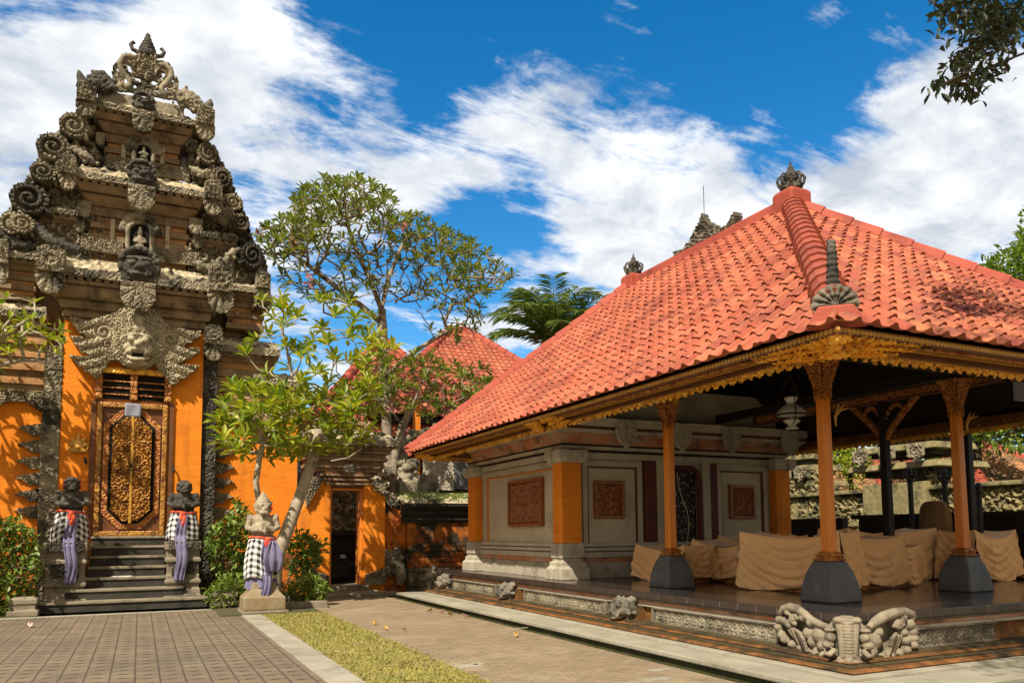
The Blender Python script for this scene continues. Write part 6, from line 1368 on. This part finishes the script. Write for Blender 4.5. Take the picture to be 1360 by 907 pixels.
q.ell((p[0], 19.4, p[2]), (.2, .2, .5), 8); q.box(p[0]-.25, 19.2, 0, p[0]+.25, 19.7, p[2]); tag(q.build('stone_guardian', 'stone_carved', remesh=.025), 'weathered carved stone guardian standing behind the wall between doorway and pavilion', 'statue')
q = MB(); swp = [W(x, y, 'y', 20.8) for x, y in ((535, 585), (550, 578), (570, 572), (590, 568), (606, 566))]; q.tube(swp, .10, 8)
for p in swp:
    for k_ in range(6): q.ell(tuple(p+rg.normal(0, .09, 3)), rg.uniform(.06, .11), 7)
q.box(swp[0][0]-.1, 20.8, 0, swp[0][0]+.15, 21, swp[0][2]); tag(q.build('carved_ridge', 'stone_carved', remesh=.025), 'mossy carved stone ridge ornament behind the pavilion corner', 'ornament')
# carved wall, gate heads and clay roofs seen through the pavilion
t = thing('carved_wall', (17.5, 13, 0), 'sunlit carved stone wall seen through the open pavilion', 'wall')
MB().box(17.3, 5, 0, 17.9, 20, 2.35).build('wall_core', 'stone_mossy', t)
q = MB(); relief(q, [(0, .6), (12, .6), (12, 2.2), (9.5, 2.35), (8.8, 2.9), (8.2, 2.4), (6.4, 2.3), (5.8, 2.95), (5.2, 2.35), (3.2, 2.3), (2.6, 3.1), (1.8, 3.1), (1.0, 2.5), (0, 2.3)], lambda X, Z:   .12*swirl(X, Z, .30, 8, freq=1.9)+.06*swirl(X, Z, .12, 2), .035, .05, lambda X, Z, H: (17.28-H, 18.5-X, Z)); q.build('wall_carving', 'stone_mossy', t)
b = MB(); b.box(17.0, 5, 2.36, 18.1, 20, 2.46); b.box(17.1, 5, 1.50, 17.3, 20, 1.62); b.build('wall_coping', 'stone_mossy', t, bevel=.02)
for (x, y, zt_, s, lab) in ((1214, 575, 0, 1.0, 'stacked stone gate head with dark recesses seen right of the back column'), (1068, 605, 0, .75, 'smaller stacked stone gate head seen between room and corner column')):
    p = W(x, y, 'x', 17.8); t = thing('stone_gate_head', (p[0], p[1], 0), lab, 'gateway', 'stone gate heads beyond the pavilion'); b = MB(); z = p[2]; c_ = MB()
    for i, (h, w, mi) in enumerate(((.0, .9, 0), (.16, .7, 1), (.34, 1.15, 0), (.46, .85, 1), (.8, 1.35, 0), (.95, 1.0, 1))): (c_ if mi else b).stack(p[0], p[1], [(w*.7*s, w*s, z-h-.16), (w*.66*s, w*.95*s, z-h-.002)])
    b.stack(p[0], p[1], [(.9*s, .9*s, 0), (.9*s, .9*s, z-1.3)]); o = b.build('coping', 'stone_mossy', t, bevel=.02); c_.build('recess', 'step_stone', o)
    for s_ in (-1, 0, 1):
        q = MB(); relief(q, [(-.2, 0), (.2, 0), (.2, -.25), (0, -.42), (-.2, -.25)], lambda X, Z: .08*swirl(X, Z, .12, 2), .03, .08, lambda X, Z, H: (p[0]-.98*s-H, p[1]+s_*.8*s-X, z-.42+Z)); q.build('corbel', 'stone_carved', o)
p = W(1166, 602, 'x', 23); hip_house('low clay tiled roof beyond the carved wall', p[0], p[1]-2.6, 2.9, 2.6, p[2]-1.9, p[2], .2, 'tile_clay', name='clay_roof_house', base='stone_slab')
p = W(1300, 590, 'x', 23); hip_house('weathered clay roof behind the carved wall at the right edge', p[0], p[1]-2.4, 3.2, 2.4, p[2]-1.9, p[2]-.1, .8, 'tile_clay', name='clay_roof_house', base='stone_slab')
# ================================================================== vegetation
def leafset(mb, P, D, L, Wd, rg, mi=0, droop=.25, fold=.22, up=None, rnd0=0, rnd1=1):
    """folded, drooping leaves at points P pointing along D (arrays)"""
    P = np.asarray(P, float); D = np.asarray(D, float); n = len(P)
    if n == 0: return
    D = D/(np.linalg.norm(D, axis=1)[:, None]+1e-9)
    Z = np.tile([0, 0, 1.], (n, 1))+rg.normal(0, .25, (n, 3))
    S_ = np.cross(D, Z); S_ /= np.linalg.norm(S_, axis=1)[:, None]+1e-9; N_ = np.cross(S_, D)
    L = L*rg.uniform(.7, 1.2, n)[:, None]; Wd = Wd*rg.uniform(.8, 1.15, n)[:, None]
    def pt(t, s, h): return P+D*L*t+S_*Wd*s*.5+N_*(L*h)
    V = np.stack([pt(0, 0, 0), pt(.30, -.72, fold*.3), pt(.33, 0, -.02), pt(.30, .72, fold*.3), pt(.66, -1, fold*.35-droop*.35), pt(.68, 0, -.03-droop*.4), pt(.66, 1, fold*.35-droop*.35), pt(1, 0, -droop)], 1).reshape(-1, 3)
    F = []; R = []; rv = rg.uniform(rnd0, rnd1, n)
    for i in range(n):
        k = 8*i
        F += [(k, k+2, k+1), (k, k+3, k+2), (k+1, k+2, k+5, k+4), (k+2, k+3, k+6, k+5), (k+4, k+5, k+7), (k+5, k+6, k+7)]; R += [rv[i]+.001]*6
    mb.add(V, F, mi, R)
def sample_px(poly, n, y0, y1, rg, mind=10):
    """scatter points in a volume whose outline seen from the courtyard is poly"""
    Q = np.asarray(poly, float); lo, hi = Q.min(0), Q.max(0); out = []; px = []
    for _ in range(n*60):
        p = lo+(hi-lo)*rg.rand(2)
        if not inpoly(np.array([p[0]]), np.array([p[1]]), Q)[0]: continue
        if px and np.min(np.hypot(*(np.array(px)-p).T)) < mind*rg.uniform(.4, 1.1): continue
        px.append(p); out.append(W(p[0], p[1], 'y', rg.uniform(y0, y1)))
        if len(out) >= n: break
    return np.array(out)
class Tree:
    def __init__(s): s.p = []; s.par = []; s.tip = []
    def limb(s, pts, parent=None, step=.18):
        pts = [np.array(q, float) for q in pts]
        if parent is None and s.p: parent = int(np.argmin([np.linalg.norm(q-pts[0]) for q in s.p]))
        cur = parent
        if cur is None: s.p.append(pts[0]); s.par.append(-1); cur = 0
        prev = s.p[cur]
        for q in pts[1 if parent is None else 0:]:
            d = np.linalg.norm(q-prev); k = max(1, int(d/step))
            for i in range(1, k+1): s.p.append(prev+(q-prev)*i/k); s.par.append(cur); cur = len(s.p)-1
            prev = q
        return cur
    def grow(s, tips, rg, step=.2, pen=.18, sag=.1, wob=.03, leafy=10**9):
        base = s.p[0]; dep = [0.]*len(s.p)
        for i in range(1, len(s.p)): dep[i] = dep[s.par[i]]+np.linalg.norm(s.p[i]-s.p[s.par[i]])
        order = np.argsort([np.min(np.linalg.norm(np.array(s.p)-t, axis=1)) for t in tips])
        for o in order:
            t = tips[o]; A = np.array(s.p); d = np.linalg.norm(A-t, axis=1); c = d+pen*np.array(dep)+.6*np.clip(A[:, 2]-t[2], 0, 9)
            j = int(np.argmin(c)); p0 = s.p[j]; D = d[j]
            pd = p0-s.p[s.par[j]] if s.par[j] >= 0 else np.array([0, 0, 1.]); pd = pd/(np.linalg.norm(pd)+1e-9)
            ctl = p0+pd*D*.30+(t-p0)*.3-np.array([0, 0, sag*D]); k = max(1, int(round(D/step))); cur = j
            for i in range(1, k+1):
                u = i/k; q = (1-u)**2*p0+2*u*(1-u)*ctl+u*u*t
                if i < k: q = q+rg.normal(0, wob, 3)
                s.p.append(q); s.par.append(cur); dep.append(dep[cur]+np.linalg.norm(q-s.p[cur])); cur = len(s.p)-1
            if o < leafy: s.tip.append((cur, (t-s.p[s.par[cur]])))
    def mesh(s, r0=.012, e=2.3, rmin=None, sides=6, taper_base=1.25):
        n = len(s.p); acc = np.zeros(n); ch = [[] for _ in range(n)]
        for i in range(1, n): ch[s.par[i]].append(i)
        for i in range(n-1, -1, -1): acc[i] = sum(acc[c] for c in ch[i]) or r0**e
        R = acc**(1/e)
        if rmin is not None:
            for i, r in rmin.items(): R[i] = max(R[i], r)
        mb = MB()
        def chain(i0, start):
            path = [s.p[i0]]; rad = [min(R[i0], R[start]*1.25)]; cur = start
            while True:
                path.append(s.p[cur]); rad.append(R[cur])
                if not ch[cur]: break
                c = sorted(ch[cur], key=lambda q: -R[q])
                for o in c[1:]: stack.append((cur, o))
                cur = c[0]
            mb.tube(path, rad, sides if rad[0] > .03 else 5, cap=True)
        stack = [(0, c) for c in ch[0]]
        while stack: chain(*stack.pop())
        s.R = R; return mb
def rosettes(tree, rg, per, L, Wd, spread=.9, **k):
    P, D = [], []
    for (i, d) in tree.tip:
        d = d/(np.linalg.norm(d)+1e-9); d = d*.6+np.array([0, 0, .5]); d /= np.linalg.norm(d); ref = np.cross(d, [.3, .7, .2]); ref /= np.linalg.norm(ref); b_ = np.cross(d, ref); n = per+rg.randint(-2, 3); off = rg.rand()*6
        for q in range(max(3, n)):
            a = off+q*2.4; tilt = spread*(.55+.6*q/n); v = d*math.cos(tilt)+(ref*math.cos(a)+b_*math.sin(a))*math.sin(tilt)
            P.append(tree.p[i]-d*.02*q*.5+v*.01); D.append(v)
    mb = MB(); leafset(mb, P, D, L, Wd, rg, **k); return mb
def PW(pts, Y): return [W(x, y, 'y', Y if np.isscalar(Y) else Y[i]) for i, (x, y) in enumerate(pts)]
rg = np.random.RandomState(12)
# front frangipani, lime green
t = thing('frangipani_tree', (2.4, 15.9, 0), 'frangipani with pale twisting trunk and bright lime leaves in front of the wall', 'tree')
T = Tree(); Yf = 15.75
T.limb([(2.35, Yf, -.05)]+PW([(366, 752), (370, 735), (383, 700), (398, 660), (412, 620), (420, 595), (424, 570)], Yf))
tr_n = len(T.p)
T.limb(PW([(358, 770), (349, 735), (347, 690), (340, 640), (345, 605), (352, 585)], 15.6)); T.limb(PW([(352, 585), (338, 560), (318, 548)], 15.5)); T.limb(PW([(352, 585), (372, 560), (388, 545)], 15.4))
T.limb(PW([(412, 620), (440, 610), (472, 581), (492, 560)], [15.75, 15.6, 15.4, 15.2])); T.limb(PW([(440, 612), (462, 608), (480, 596)], 15.3))
T.limb(PW([(424, 570), (446, 540), (470, 515), (496, 490), (506, 470)], [15.75, 15.9, 16.0, 16.1, 16.2])); T.limb(PW([(424, 570), (408, 545), (392, 520), (388, 500), (415, 463), (440, 440)], [15.75, 15.6, 15.5, 15.6, 15.9, 16.2])); T.limb(PW([(392, 520), (370, 500), (350, 480)], 15.5)); T.limb(PW([(388, 500), (380, 460), (372, 430)], 15.8))
tips = np.vstack([sample_px([(276, 560), (290, 520), (320, 500), (345, 520), (390, 520), (440, 515), (490, 500), (515, 520), (500, 560), (485, 590), (440, 600), (395, 606), (352, 612), (300, 596)], 125, 14.8, 16.5, rg, 10.5),
                  sample_px([(385, 545), (395, 470), (430, 430), (480, 430), (515, 460), (500, 540), (440, 560)], 26, 15.1, 16.6, rg, 14), sample_px([(300, 505), (330, 455), (345, 400), (372, 385), (410, 385), (470, 400), (510, 430), (545, 470), (500, 490), (440, 500), (350, 520)], 34, 15.3, 17.0, rg, 18)])
T.grow(tips, rg, .16, .15, .12, .02)
rm = {i: .15-.06*i/tr_n for i in range(tr_n)}
T.mesh(.0125, 2.35, rm, 9).build('trunk', 'bark_pale', t, smooth=True)
rosettes(T, rg, 10, .28, .092, .95, droop=.22).build('crown', 'leaf_lime', t)
# tall frangipani behind the small doorway
t = thing('frangipani_tree', (5.5, 20.4, 0), 'tall wide frangipani with dark green leaf tips and pink blossoms behind the doorway', 'tree')
T = Tree(); Yb = 20.2
b0 = W(518, 640, 'y', Yb); T.limb([(b0[0], Yb, 0)]+PW([(518, 640), (514, 580), (511, 520), (509, 470), (508, 440), (507, 412)], Yb)); tn = len(T.p)
for pts, Y in (([(507, 412), (492, 372), (474, 335), (462, 300), (458, 265)], 20.0), ([(507, 412), (535, 396), (575, 378), (620, 368), (655, 370)], [20.2, 20.0, 19.8, 19.7, 19.6]), ([(508, 430), (478, 405), (440, 376), (400, 345), (368, 325)], [20.2, 20.4, 20.5, 20.6, 20.6]),
               ([(507, 408), (516, 370), (530, 335), (545, 305)], [20.2, 20.6, 20.9, 21.0]), ([(507, 412), (500, 365), (500, 320), (495, 275)], [20.2, 20.7, 21.2, 21.4]), ([(511, 500), (545, 470), (585, 445), (620, 425)], [20.2, 19.9, 19.8, 19.7]), ([(508, 440), (470, 430), (430, 415)], [20.2, 19.9, 19.6])): T.limb(PW(pts, Y))
shell = [(335, 318), (352, 300), (385, 282), (396, 252), (430, 236), (470, 234), (510, 250), (526, 272), (560, 290), (600, 308), (642, 328), (682, 364), (668, 380), (640, 398), (620, 385), (570, 350), (530, 330), (500, 300), (450, 290), (420, 310), (400, 335), (360, 345)]
inner = [(360, 345), (400, 330), (450, 290), (500, 300), (560, 340), (640, 395), (640, 430), (600, 425), (560, 400), (520, 390), (470, 400), (420, 400), (380, 380)]
tips = np.vstack([sample_px(shell, 290, 18.6, 22.4, rg, 5.2), sample_px(shell, 120, 18.6, 22.4, rg, 6), sample_px(inner, 130, 18.9, 22.2, rg, 9), sample_px([(560, 440), (600, 425), (640, 405), (636, 440), (600, 450)], 16, 19.4, 20.4, rg, 8)])
nl = len(tips); tips = np.vstack([tips, sample_px([(360, 345), (420, 300), (500, 290), (560, 330), (640, 390), (630, 420), (560, 420), (520, 400), (470, 420), (400, 400)], 190, 18.8, 22.2, rg, 6)])
T.grow(tips, rg, .24, .12, .10, .04, nl)
T.mesh(.014, 2.5, {i: .16-.05*i/tn for i in range(tn)}, 9).build('trunk', 'bark_grey', t, smooth=True)
rosettes(T, rg, 6, .24, .08, .95, droop=.18).build('crown', 'leaf_deep', t)
f = MB()
for (x, y, Y, n) in ((521, 295, 19.2, 16), (535, 299, 19.2, 14), (385, 322, 19.4, 8), (345, 312, 19.6, 6), (628, 338, 19.3, 4), (518, 542, 19.0, 10), (410, 373, 19.0, 9)):
    c = W(x, y, 'y', Y)
    for k in range(n):
        p = c+rg.normal(0, .07, 3); a0 = rg.rand()*6
        P = [p]*5; D = [np.array([math.cos(a0+q*1.256), -.6, math.sin(a0+q*1.256)]) for q in range(5)]; leafset(f, P, D, .07, .05, rg, droop=.1)
f.build('blossoms', 'petal_pink', t)
# lower dark frangipani right of it
t = thing('frangipani_tree', (6.2, 19.6, 0), 'low dark frangipani with long bare curved branches under the pavilion eave', 'tree')
T = Tree(); b0 = W(520, 650, 'y', 19.5); T.limb([(b0[0]+.1, 19.5, 0)]+PW([(522, 640), (525, 600), (535, 565), (548, 540)], 19.5)); tn = len(T.p)
T.limb(PW([(535, 565), (562, 545), (590, 535), (618, 520), (640, 505)], [19.5, 19.3, 19.2, 19.1, 19.0])); T.limb(PW([(548, 540), (560, 510), (570, 490)], 19.4)); T.limb(PW([(535, 565), (515, 540), (500, 520)], 19.3))
tips = sample_px([(495, 530), (510, 480), (550, 468), (600, 480), (650, 492), (660, 515), (640, 540), (600, 545), (565, 560), (530, 548)], 88, 18.6, 20.2, rg, 8.5); T.grow(tips, rg, .22, .10, .2, .03)
T.mesh(.012, 2.35, {i: .10 for i in range(tn)}, 8).build('trunk', 'bark_grey', t, smooth=True); rosettes(T, rg, 8, .26, .085, .95, droop=.2).build('crown', 'leaf_deep', t)
# frangipani reaching in from the left edge
t = thing('frangipani_tree', (-4.0, 16.4, 0), 'frangipani branches with yellow green leaves reaching in at the left edge', 'tree')
T = Tree(); T.limb([(-4.2, 16.6, 0), (-4.1, 16.6, 1.6), (-3.9, 16.6, 3.0), (-3.6, 16.6, 4.0)]); tn = len(T.p)
T.limb(PW([(-60, 560), (-35, 510), (-5, 486), (30, 478), (60, 480)], [16.8, 16.9, 17.0, 17.1, 17.1])); T.limb(PW([(-35, 510), (-10, 460), (20, 435), (45, 420)], [16.8, 16.9, 17.0, 17.1])); T.limb(PW([(-60, 560), (-60, 480), (-45, 430)], 16.7)); T.limb(PW([(-60, 560), (-30, 560), (-12, 540)], 16.3))
tips = np.vstack([sample_px([(-60, 400), (20, 390), (50, 402), (72, 428), (90, 455), (80, 485), (40, 470), (0, 470), (-60, 470)], 44, 16.6, 17.6, rg, 9), sample_px([(-120, 420), (-20, 380), (-10, 560), (-110, 600)], 50, 15.4, 17.2, rg, 9), np.array([-3.7, 17.3, 5.0])+rg.normal(0, 1, (70, 3))*np.array([.55, .35, .75])])
T.grow(tips, rg, .16, .12, .1, .02); T.mesh(.019, 2.5, {i: .11 for i in range(tn)}, 8).build('trunk', 'bark_pale', t, smooth=True)
rosettes(T, rg, 5, .23, .075, .95, droop=.22).build('crown', 'leaf_lime', t)

# shrubs
def shrub(label, poly, y0, y1, n, m_, L, Wd, base, name='shrub', group=None, per=6, stems=5, mind=4, cat='shrub'):
    c = np.array(base, float); t = thing(name, tuple(c), label, cat, group); T = Tree(); T.p = [c-np.array([0, 0, .06])]; T.par = [-1]
    tips = sample_px(poly, n, y0, y1, rg, mind); tips = tips[tips[:, 2] > c[2]+.05]
    for k in range(stems):
        q = tips[rg.randint(len(tips))]; T.limb([c+rg.normal(0, .06, 3)*np.array([1, 1, 0]), c*.6+q*.4, c*.25+q*.75], 0, .12)
    T.grow(tips, rg, .12, .1, .05, .02); T.mesh(.005, 2.5, None, 5).build('stem', 'bark_grey', t, smooth=True)
    P, D = [], []
    for (i, d) in T.tip:
        for k in range(per+rg.randint(-1, 3)): v = rg.normal(0, 1, 3)+np.array([0, -.25, .35])+d/(np.linalg.norm(d)+1e-9)*.6; P.append(T.p[i]+rg.normal(0, L*.35, 3)); D.append(v)
    mb = MB(); leafset(mb, P, D, L, Wd, rg, droop=.15); mb.build('foliage', m_, t); return t
shrub('dense dark green bush with small glossy leaves at the left edge by the steps', [(-40, 700), (0, 692), (25, 690), (46, 715), (52, 750), (44, 790), (30, 815), (-40, 818)], 16.2, 17.2, 380, 'leaf_mid', .115, .065, (-2.45, 16.7, 0), mind=3)
shrub('tall leafy shrub against the orange wall right of the gate steps', [(275, 720), (282, 700), (300, 690), (316, 668), (330, 680), (338, 710), (342, 750), (334, 790), (300, 780), (284, 760)], 16.6, 17.6, 230, 'leaf_mid', .13, .075, (1.75, 17.1, 0), mind=3.6)
shrub('low bright green fern like plant at the foot of the tall shrub', [(276, 790), (290, 772), (312, 768), (332, 775), (336, 800), (320, 808), (284, 806)], 15.9, 16.4, 110, 'leaf_fresh', .13, .035, (1.7, 16.2, 0), 'plant', mind=3.5, cat='plant')
shrub('leafy shrub behind the pale statue beside the frangipani trunk', [(383, 760), (386, 725), (396, 708), (415, 715), (430, 722), (426, 745), (405, 770)], 16.4, 17.2, 80, 'leaf_mid', .14, .085, (2.75, 16.9, 0), mind=4.5)
shrub('low fern like plant right of the pale statue behind the bed edging', [(378, 796), (386, 775), (404, 765), (424, 772), (433, 785), (424, 803), (395, 806)], 15.5, 15.95, 120, 'leaf_fresh', .14, .035, (2.62, 15.7, 0), 'plant', mind=3.5, cat='plant')
# clipped stone pot blocks by the bushes
for (x, y, Y, lab) in ((30, 800, 16.15, 'small stacked stone block beside the left bush'), (300, 792, 15.95, 'small stacked stone block beneath the tall shrub')):
    p = W(x, y, 'y', Y); mb = MB(); mb.stack(p[0], Y+.2, [(.24, .2, 0), (.24, .2, .10), (.19, .16, .12), (.19, .16, .2), (.22, .18, .22), (.22, .18, .3), (.14, .12, .34)]); tag(mb.build('stone_block', 'step_tread', bevel=.012), lab, 'block', 'garden blocks')

# coconut palm
def palm(label, Y, crown_px, L, nf, seed, m_='leaf_palm'):
    c = W(crown_px[0], crown_px[1], 'y', Y); r = np.random.RandomState(seed); t = thing('palm_tree', (c[0], Y, 0), label, 'tree')
    mb = MB(); mb.tube([(c[0]+.5, Y, 0), (c[0]+.25, Y, c[2]*.5), tuple(c)], [.22, .17, .15], 9); mb.build('trunk', 'bark_grey', t, smooth=True)
    P, D, st = [], [], MB()
    for k in range(nf):
        az = k*2.399+r.uniform(-.2, .2); el = r.uniform(.45, 1.5); l = L*r.uniform(.8, 1.1); h = np.array([math.cos(az), math.sin(az), 0]); q = []
        for i in range(15):
            s = i/14; a = el-s*s*1.0; q.append((c if i == 0 else q[-1])+(h*math.cos(a)+np.array([0, 0, math.sin(a)]))*l/14*(i > 0))
        st.tube(q, np.linspace(.04, .008, 15), 5)
        side = np.cross(h, [0, 0, 1.])
        for i in range(2, 15):
            for u in (0, .25, .5, .75):
                if i == 14 and u: continue
                p = q[i]*(1-u)+q[min(i+1, 14)]*u; tn_ = q[i]-q[i-1]; tn_ /= np.linalg.norm(tn_)
                for s_ in (-1, 1): P.append(p); D.append(tn_*.75+side*s_*.9+np.array([0, 0, -.30+.25*r.rand()])+r.normal(0, .06, 3))
    st.build('frond_stem', 'leaf_palm', t); mb = MB(); leafset(mb, P, D, L*.24, L*.024, r, droop=.2, fold=.05); mb.build('fronds', m_, t)
palm('feathery coconut palm rising behind the red roofs', 30, (738, 462), 3.3, 34, 4)
palm('small palm glimpsed above the carved wall through the open pavilion', 21.5, (1090, 610), 1.8, 22, 6, 'leaf_fresh')

def bushy(label, c, r, n, m_, L, Wd, seed, name='tree', trunk=True, bark='bark_dark', clumps=14, z0=0):
    """broad-leaved tree: limbs to leaf clumps spread unevenly through the crown"""
    g = np.random.RandomState(seed); c = np.array(c, float); r = np.array(r, float); t = thing(name, (c[0], c[1], z0), label, 'tree')
    T = Tree(); T.limb([(c[0], c[1], z0), (c[0]+.1, c[1], z0+(c[2]-z0)*.5), tuple(c-np.array([0, 0, r[2]*.6]))]); tn = len(T.p)
    cl = []
    for k in range(clumps):
        v = g.normal(0, 1, 3); v /= np.linalg.norm(v); cl.append(c+v*r*g.uniform(.45, .95))
    T.grow(np.array(cl), g, .5, .1, .05, .06); T.mesh(.03, 2.3, {i: .06*max(r)*.9 for i in range(tn)}, 8).build('trunk', bark, t, smooth=True)
    P, D = [], []
    for q in cl:
        rr = r*g.uniform(.28, .5)
        for i in range(n//clumps):
            v = g.normal(0, 1, 3); v /= np.linalg.norm(v); P.append(q+v*rr*g.uniform(.3, 1)**.5); D.append(v+np.array([0, -.1, .15])+g.normal(0, .5, 3))
    mb = MB(); leafset(mb, P, D, L, Wd, g, droop=.2); mb.build('crown', m_, t); return t
p = W(1352, 356, 'y', 19.0); bushy('tall layered green tree at the right edge behind the pavilion roof', p+np.array([.9, 0, -1.3]), (2.2, 1.6, 3.4), 8000, 'leaf_fresh', .30, .12, 5, clumps=34)
p = W(1310, 580, 'x', 21.0); bushy('leafy tree over the carved wall at the right edge of the pavilion opening', p+np.array([0, .3, .3]), (1.4, 2.2, 1.0), 2600, 'leaf_fresh', .2, .09, 6, clumps=18)
p = W(1230, 566, 'x', 22.0); bushy('bush of fine leaves above the stacked stone gate head', p+np.array([0, 0, .3]), (1.0, 1.8, .7), 1300, 'leaf_mid', .18, .08, 7, clumps=12)
p = W(1075, 630, 'x', 18.6); bushy('bright green bush beside the smaller stone gate head', p, (.5, .8, .6), 700, 'leaf_fresh', .16, .07, 8, clumps=10)
p = W(610, 636, 'y', 22.6); bushy('bush behind the grey shrine base and boundary wall', p+np.array([.2, 0, 0]), (.9, .7, .8), 900, 'leaf_mid', .16, .08, 9, clumps=10)
for i, (x, y, lab) in enumerate([(27, 18, 'round dark tree behind the left clay roof'), (27, 22, 'dark spreading tree far behind the clay roofs')]):
    bushy(lab, (x, y, 3.0), (3.5, 3.5, 3.0), 1800, 'leaf_dark', .4, .2, 20+i, clumps=18)

# tree outside the frame at the right whose branch hangs into the top corner
t = thing('overhanging_tree', (9.5, 1.5, 0), 'dark leafy branch hanging into the top right corner', 'tree')
g = np.random.RandomState(31); T = Tree(); Yo = 4.2
T.limb([(9.8, 1.2, -.1), (9.7, 1.2, 2.5), (9.3, 1.5, 4.6), (8.6, 2.2, 6.2)]); tn = len(T.p)
T.limb([(8.6, 2.2, 6.2), (7.8, 3.2, 6.4)]+PW([(1390, 20), (1356, 30), (1320, 52), (1290, 80), (1262, 108)], Yo)); T.limb(PW([(1356, 30), (1310, 15), (1270, 8), (1245, 6)], Yo)); T.limb(PW([(1390, 60), (1350, 75), (1310, 92), (1280, 112)], Yo))
T.limb([(8.6, 2.2, 6.2), (7.2, 1.6, 7.4), (5.4, .9, 8.0), (3.6, .5, 8.3)]); T.limb([(7.2, 1.6, 7.4), (6.4, 2.4, 8.4), (5.8, 3.0, 9.2)]); T.limb([(8.6, 2.2, 6.2), (8.9, 2.5, 8.0), (8.6, 2.4, 9.4)])
def ball(c, r, n): v = g.normal(0, 1, (n, 3)); v /= np.linalg.norm(v, axis=1)[:, None]; return np.array(c)+v*np.array(r)*g.uniform(.4, 1, (n, 1))
tips = np.vstack([sample_px([(1238, 2), (1300, -15), (1362, -10), (1362, 42), (1330, 70), (1322, 108), (1290, 118), (1250, 112), (1268, 80), (1300, 55), (1290, 40), (1255, 30)], 74, 3.9, 4.6, g, 7), ball((3.9, .6, 8.1), (1.9, 1.0, .8), 95), ball((6.2, 2.2, 8.9), (1.4, 1.0, .8), 40), ball((8.5, 2.3, 8.6), (2.4, 1.6, 1.6), 34)])
T.grow(tips, g, .2, .1, .05, .03); T.mesh(.006, 2.4, {i: .22-.1*i/tn for i in range(tn)}, 8).build('trunk', 'bark_dark', t, smooth=True)
P, D = [], []
for (i, d) in T.tip:
    for k in range(13 if T.p[i][2] < 6.6 else 40): P.append(T.p[i]+g.normal(0, .07 if T.p[i][2] < 6.6 else .30, 3)); D.append(g.normal(0, 1, 3)+np.array([0, 0, -.3]))
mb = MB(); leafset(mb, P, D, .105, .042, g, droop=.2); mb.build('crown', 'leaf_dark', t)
p = W(1128, 612, 'x', 19.0); bushy('bright yellow green bush left of the back column beyond the carved wall', p+np.array([0, 0, 0]), (.6, 1.0, .7), 900, 'leaf_lime', .17, .07, 41, clumps=12)
